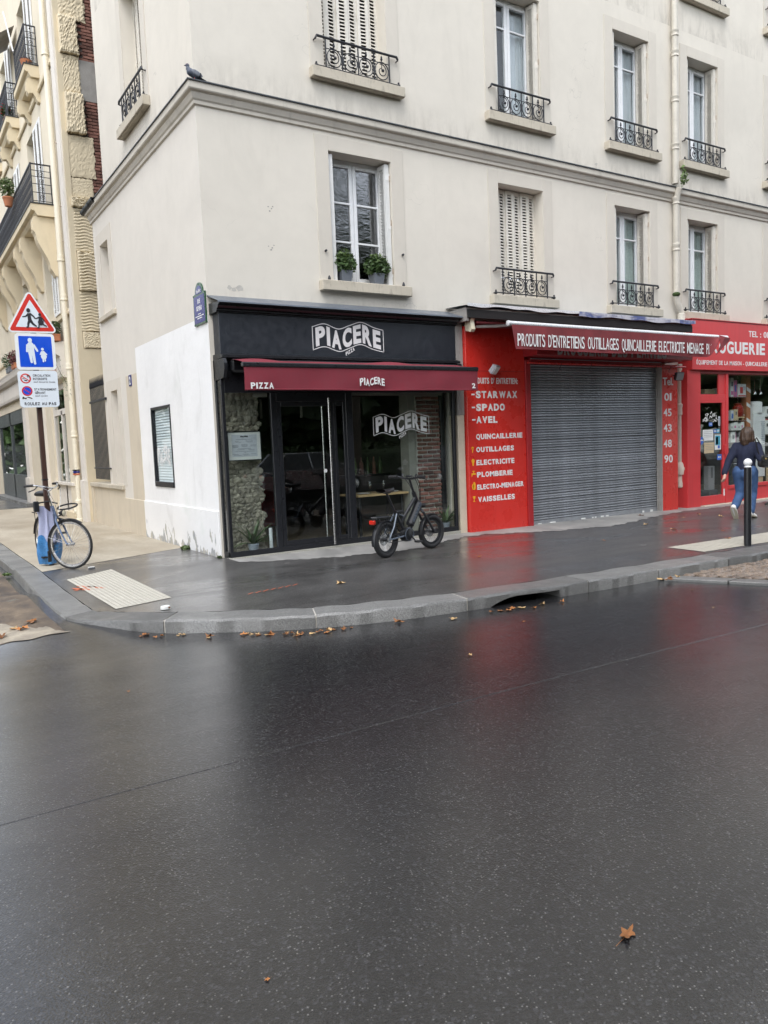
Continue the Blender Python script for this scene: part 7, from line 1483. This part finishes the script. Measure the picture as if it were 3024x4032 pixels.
JW = dict(pel=(0, 0, .88), waist=(.01, 0, 1.02), chest=(.03, 0, 1.2), neck0=(.04, 0, 1.36), neck1=(.06, 0, 1.46), head=(.075, 0, 1.545), shL=(.02, .17, 1.33), elL=(-.14, .235, 1.07), wrL=(-.29, .25, .83), hdL=(-.34, .25, .72), shR=(.03, -.17, 1.33), elR=(-.06, -.27, 1.09), wrR=(.17, -.22, 1.03), hdR=(.28, -.19, 1.04),
          hipL=(-.01, .09, .86), knL=(.0, .1, .46), anL=(-.26, .1, .2), toL=(-.17, .1, .055), hipR=(.01, -.09, .86), knR=(.08, -.085, .48), anR=(.0, -.085, .085), toR=(.15, -.09, .04), hem=.86)
person('person', (9.27, -2.36, gz(9.4)), R(8), 'person with brown bob in navy jacket and jeans walking past the drugstore', JW, 'jacket', 'navy', 'denim', 'shoe_white', 'hair', 1.0)
JC = dict(JW, anL=(-.06, .09, .07), knL=(0, .09, .46), toL=(.1, .1, .03), elL=(-.02, .24, 1.08), wrL=(.08, .22, .86), hdL=(.12, .21, .77), knR=(.03, -.09, .47), anR=(.02, -.09, .07), toR=(.18, -.1, .03), hem=.6)
person('person', (12.13, -1.25, gz(12)), R(150), 'person in a checked beige coat at the right edge of the picture', JC, 'coat', 'plaid', 'navy', 'leather_black', 'hair', .82, longcoat=True)
hb = root('shoulder_bag', (9.460, -2.56, .95), 'black shoulder bag with gold clasp hanging from the walking person', 'bag')
mb = MB(); mb.box(9.200, 9.440, -2.71, -2.61, .86, 1.05, .03); mb.v = [(x, y, z+(x-9.320)*-.12) for x, y, z in mb.v]; mb.build('body', 'leather_black', hb, True)
mb = MB(); mb.box(9.195, 9.445, -2.722, -2.7, .95, 1.07, .012); mb.v = [(x, y, z+(x-9.320)*-.12) for x, y, z in mb.v]; mb.build('flap', 'leather_black', hb, True)
mb = MB(); mb.tube([(9.240, -2.66, 1.04), (9.200, -2.62, 1.2), (9.200, -2.585, 1.37), (9.260, -2.57, 1.4), (9.310, -2.6, 1.3), (9.380, -2.66, 1.05)], .011, 6); mb.build('strap', 'leather_black', hb, True); mb = MB(); mb.box(9.280, 9.330, -2.732, -2.72, 1.0, 1.03, .004); mb.build('clasp', 'gold', hb)
# ================================================================== ACROSS THE STREET (seen mirrored in the shop windows)
mb = MB(); mb.box(-40, 60, -26, -15.0, -.4, .0, .02); struct(mb.build('opposite_pavement', 'pave_wet'))
mb = MB(); mb.box(-40, 60, -15.0, -14.7, -.4, .005, .02); struct(mb.build('opposite_kerb', 'granite'))
def plane_tree(x, y, h, r, label, seed):
    t = root('plane_tree', (x, y, 0), label, 'tree'); q = random.Random(seed); mb = MB()
    mb.tube([(x, y, -.1), (x+.05, y, 1.2), (x+.1, y+.05, 3), (x+.05, y+.1, h*.4)], [.3, .24, .2, .16], 10); tips = []
    for i in range(8):
        a = i*.785+q.uniform(-.3, .3); z0 = h*(.25+.15*q.random()); e = V((x+math.cos(a)*r*.65, y+math.sin(a)*r*.65, z0+h*.3+q.uniform(-.5, 1.2))); m = V((x, y, z0)).lerp(e, .5)+V((0, 0, .5)); mb.tube([(x, y, z0), m, e], [.1, .065, .025], 7); tips += [e, m]
    tips.append(V((x, y, h*.85))); mb.tube([(x+.05, y+.1, h*.4), (x, y, h*.85)], [.14, .03], 7); mb.build('trunk', 'bark', t, True)
    lf = MB(); cen = [p+V((q.gauss(0, .9), q.gauss(0, .9), q.gauss(0, .8))) for p in tips for _ in range(3)]
    for i in range(5200):
        c = cen[i % len(cen)]; p = c+V((q.gauss(0, .62), q.gauss(0, .62), q.gauss(0, .5))); a = V((q.gauss(0, 1), q.gauss(0, 1), q.gauss(0, .7))).normalized(); b = a.orthogonal().normalized(); s = q.uniform(.08, .17); lf.add([p-a*s, p+b*s*.8, p+a*s, p-b*s*.8], [(0, 1, 2, 3)])
    o = lf.build('crown', 'leaf_green' if seed % 2 else 'leaf_light', t); o['kind'] = 'stuff'
for i, (x, y, h, r, l) in enumerate(((-7.5, -18.5, 13, 4.4, 'plane tree across the street left of the photographer'), (-.5, -20, 13.5, 4.6, 'plane tree behind the photographer'), (6.2, -18.6, 13, 4.4, 'plane tree across the street facing the pizzeria'), (13.6, -19.5, 18, 5.6, 'plane tree across the street facing the roller shutter'), (20.5, -18.6, 13, 4.4, 'plane tree across the street facing the drugstore'), (29, -20, 13.5, 4.6, 'farthest plane tree across the street on the right'))): plane_tree(x, y, h, r, l, 60+i)
hg = clump('hedge', (8, -21.5, .7), (26, .7, .9), 9000, 'leaf_green', None, 90, .13); tag(hg, 'long clipped hedge across the street', 'hedge'); mb = MB(); mb.box(-17, 33, -21.9, -21.1, -.1, 1.25, .2); mb.build('hedge_core', 'leaf_green', hg)
fw = clump('far_trees', (14, -33, 6.5), (45, 4, 7.5), 22000, 'leaf_green', None, 95, .95); fw['kind'] = 'stuff'; fw = clump('far_trees', (85, -30, 6.5), (38, 6, 8), 9000, 'leaf_green', None, 97, 1.1); fw['kind'] = 'stuff'; fw = clump('far_trees', (-6, 62, 5.5), (14, 3, 7), 3500, 'leaf_green', None, 96, .8); fw['kind'] = 'stuff'  # far foliage made dense and extended to block sky mirrored in the windows
def car(x, y, m, label, flip=False):
    t = empty('parked_car', (x, y, -.13), math.pi if flip else 0); tag(t, label, 'car', 'cars parked across the street')
    low = [(-2.1, .35), (-2.12, .62), (-2.05, .85), (-1.5, .92), (1.0, .93), (1.75, .8), (2.05, .62), (2.08, .35), (1.75, .25), (-1.8, .25)]
    mb = MB(); n = len(low); ring = []
    for yy, k in ((-.86, .97), (-.8, 1.), (.8, 1.), (.86, .97)): ring.append([(u*k, yy, .25+(v-.25)*k) for u, v in low])
    for r_ in ring: mb.v += r_
    mb.f = [(a*n+i, a*n+(i+1) % n, (a+1)*n+(i+1) % n, (a+1)*n+i) for a in range(3) for i in range(n)]+[tuple(range(n))[::-1], tuple(3*n+i for i in range(n))]; mb.m = [0]*len(mb.f); mb.build('body', m, t, True)
    mb = MB(); cab0 = [(-1.65, .9), (1.05, .92), (.35, 1.42), (-1.15, 1.44)]; mb.v = [(u, -.8, v) if v < 1 else (u, -.62, v) for u, v in cab0]+[(u, .8, v) if v < 1 else (u, .62, v) for u, v in cab0]; mb.f = [(0, 1, 2, 3), (7, 6, 5, 4), (1, 5, 6, 2), (0, 3, 7, 4), (3, 2, 6, 7)]; mb.m = [0]*5; mb.build('windows', 'dark_glazed', t)
    mb = MB(); mb.box(-1.16, .36, -.63, .63, 1.42, 1.47, .02)
    for s in (-1, 1): mb.tube([(1.05, s*.78, .93), (.36, s*.62, 1.43)], .035, 6); mb.tube([(-1.62, s*.78, .93), (-1.16, s*.62, 1.44)], .05, 6); mb.tube([(-.25, s*.79, .93), (-.3, s*.625, 1.43)], .035, 6)
    mb.build('roof', m, t, True)
    for wx in (-1.28, 1.3):
        for s in (-1, 1): mb = MB(); mb.lathe([(0, -.1), (.18, -.1), (.2, -.09), (.31, -.09), (.325, 0), (.31, .09), (.2, .09), (.18, .1), (0, .1)], (wx, s*.78, .325), 22, 'y'); w = mb.build('wheel', 'tyre', t, True); mb = MB(); mb.lathe([(0, -.112), (.18, -.106), (.19, -.1), (.19, .1), (.18, .106), (0, .112)], (wx, s*.78, .325), 18, 'y'); mb.build('rim', 'chrome', w, True)
    for s in (-1, 1): mb = MB(); mb.ball((1.93, s*.6, .66), (.1, .17, .07), 10, 6); mb.build('headlight', 'reflector', t, True); mb = MB(); mb.ball((-2.05, s*.65, .74), (.06, .14, .08), 10, 6); mb.build('tail_light', 'lamp_red', t, True)
car(8.2, -13.6, 'car_silver', 'silver car parked across the street facing the pizzeria'); car(14.4, -13.6, 'car_paint', 'dark grey car parked across the street facing the roller shutter', True); car(2.0, -17.5, 'car_paint', 'dark grey car parked behind the photographer') if False else None; car(20.6, -13.6, 'car_silver', 'silver car parked across the street facing the drugstore', True)
# unseen house added beyond the side street so the small panes mirror less sky
oh = empty('added_house', (0, 0, 0)); tag(oh, 'unseen plain pale house added across the side street for pane reflections', 'building')
FO = lambda u, v, d: (-12.5+d, u, v)
wall('wall', FO, 1, 42, -.3, 11, [(2+3.4*i, 3.2+3.4*i, 4.2+3.2*k, 6.1+3.2*k) for i in range(11) for k in range(2)]+[(1.5+5*i, 4.4+5*i, .1, 3) for i in range(8)], .25, 'stone_pale', oh)
mb = MB(); mb.box(-20, -12.76, 1, 42, -.3, 11); mb.build('shell', 'dark_glazed', oh)
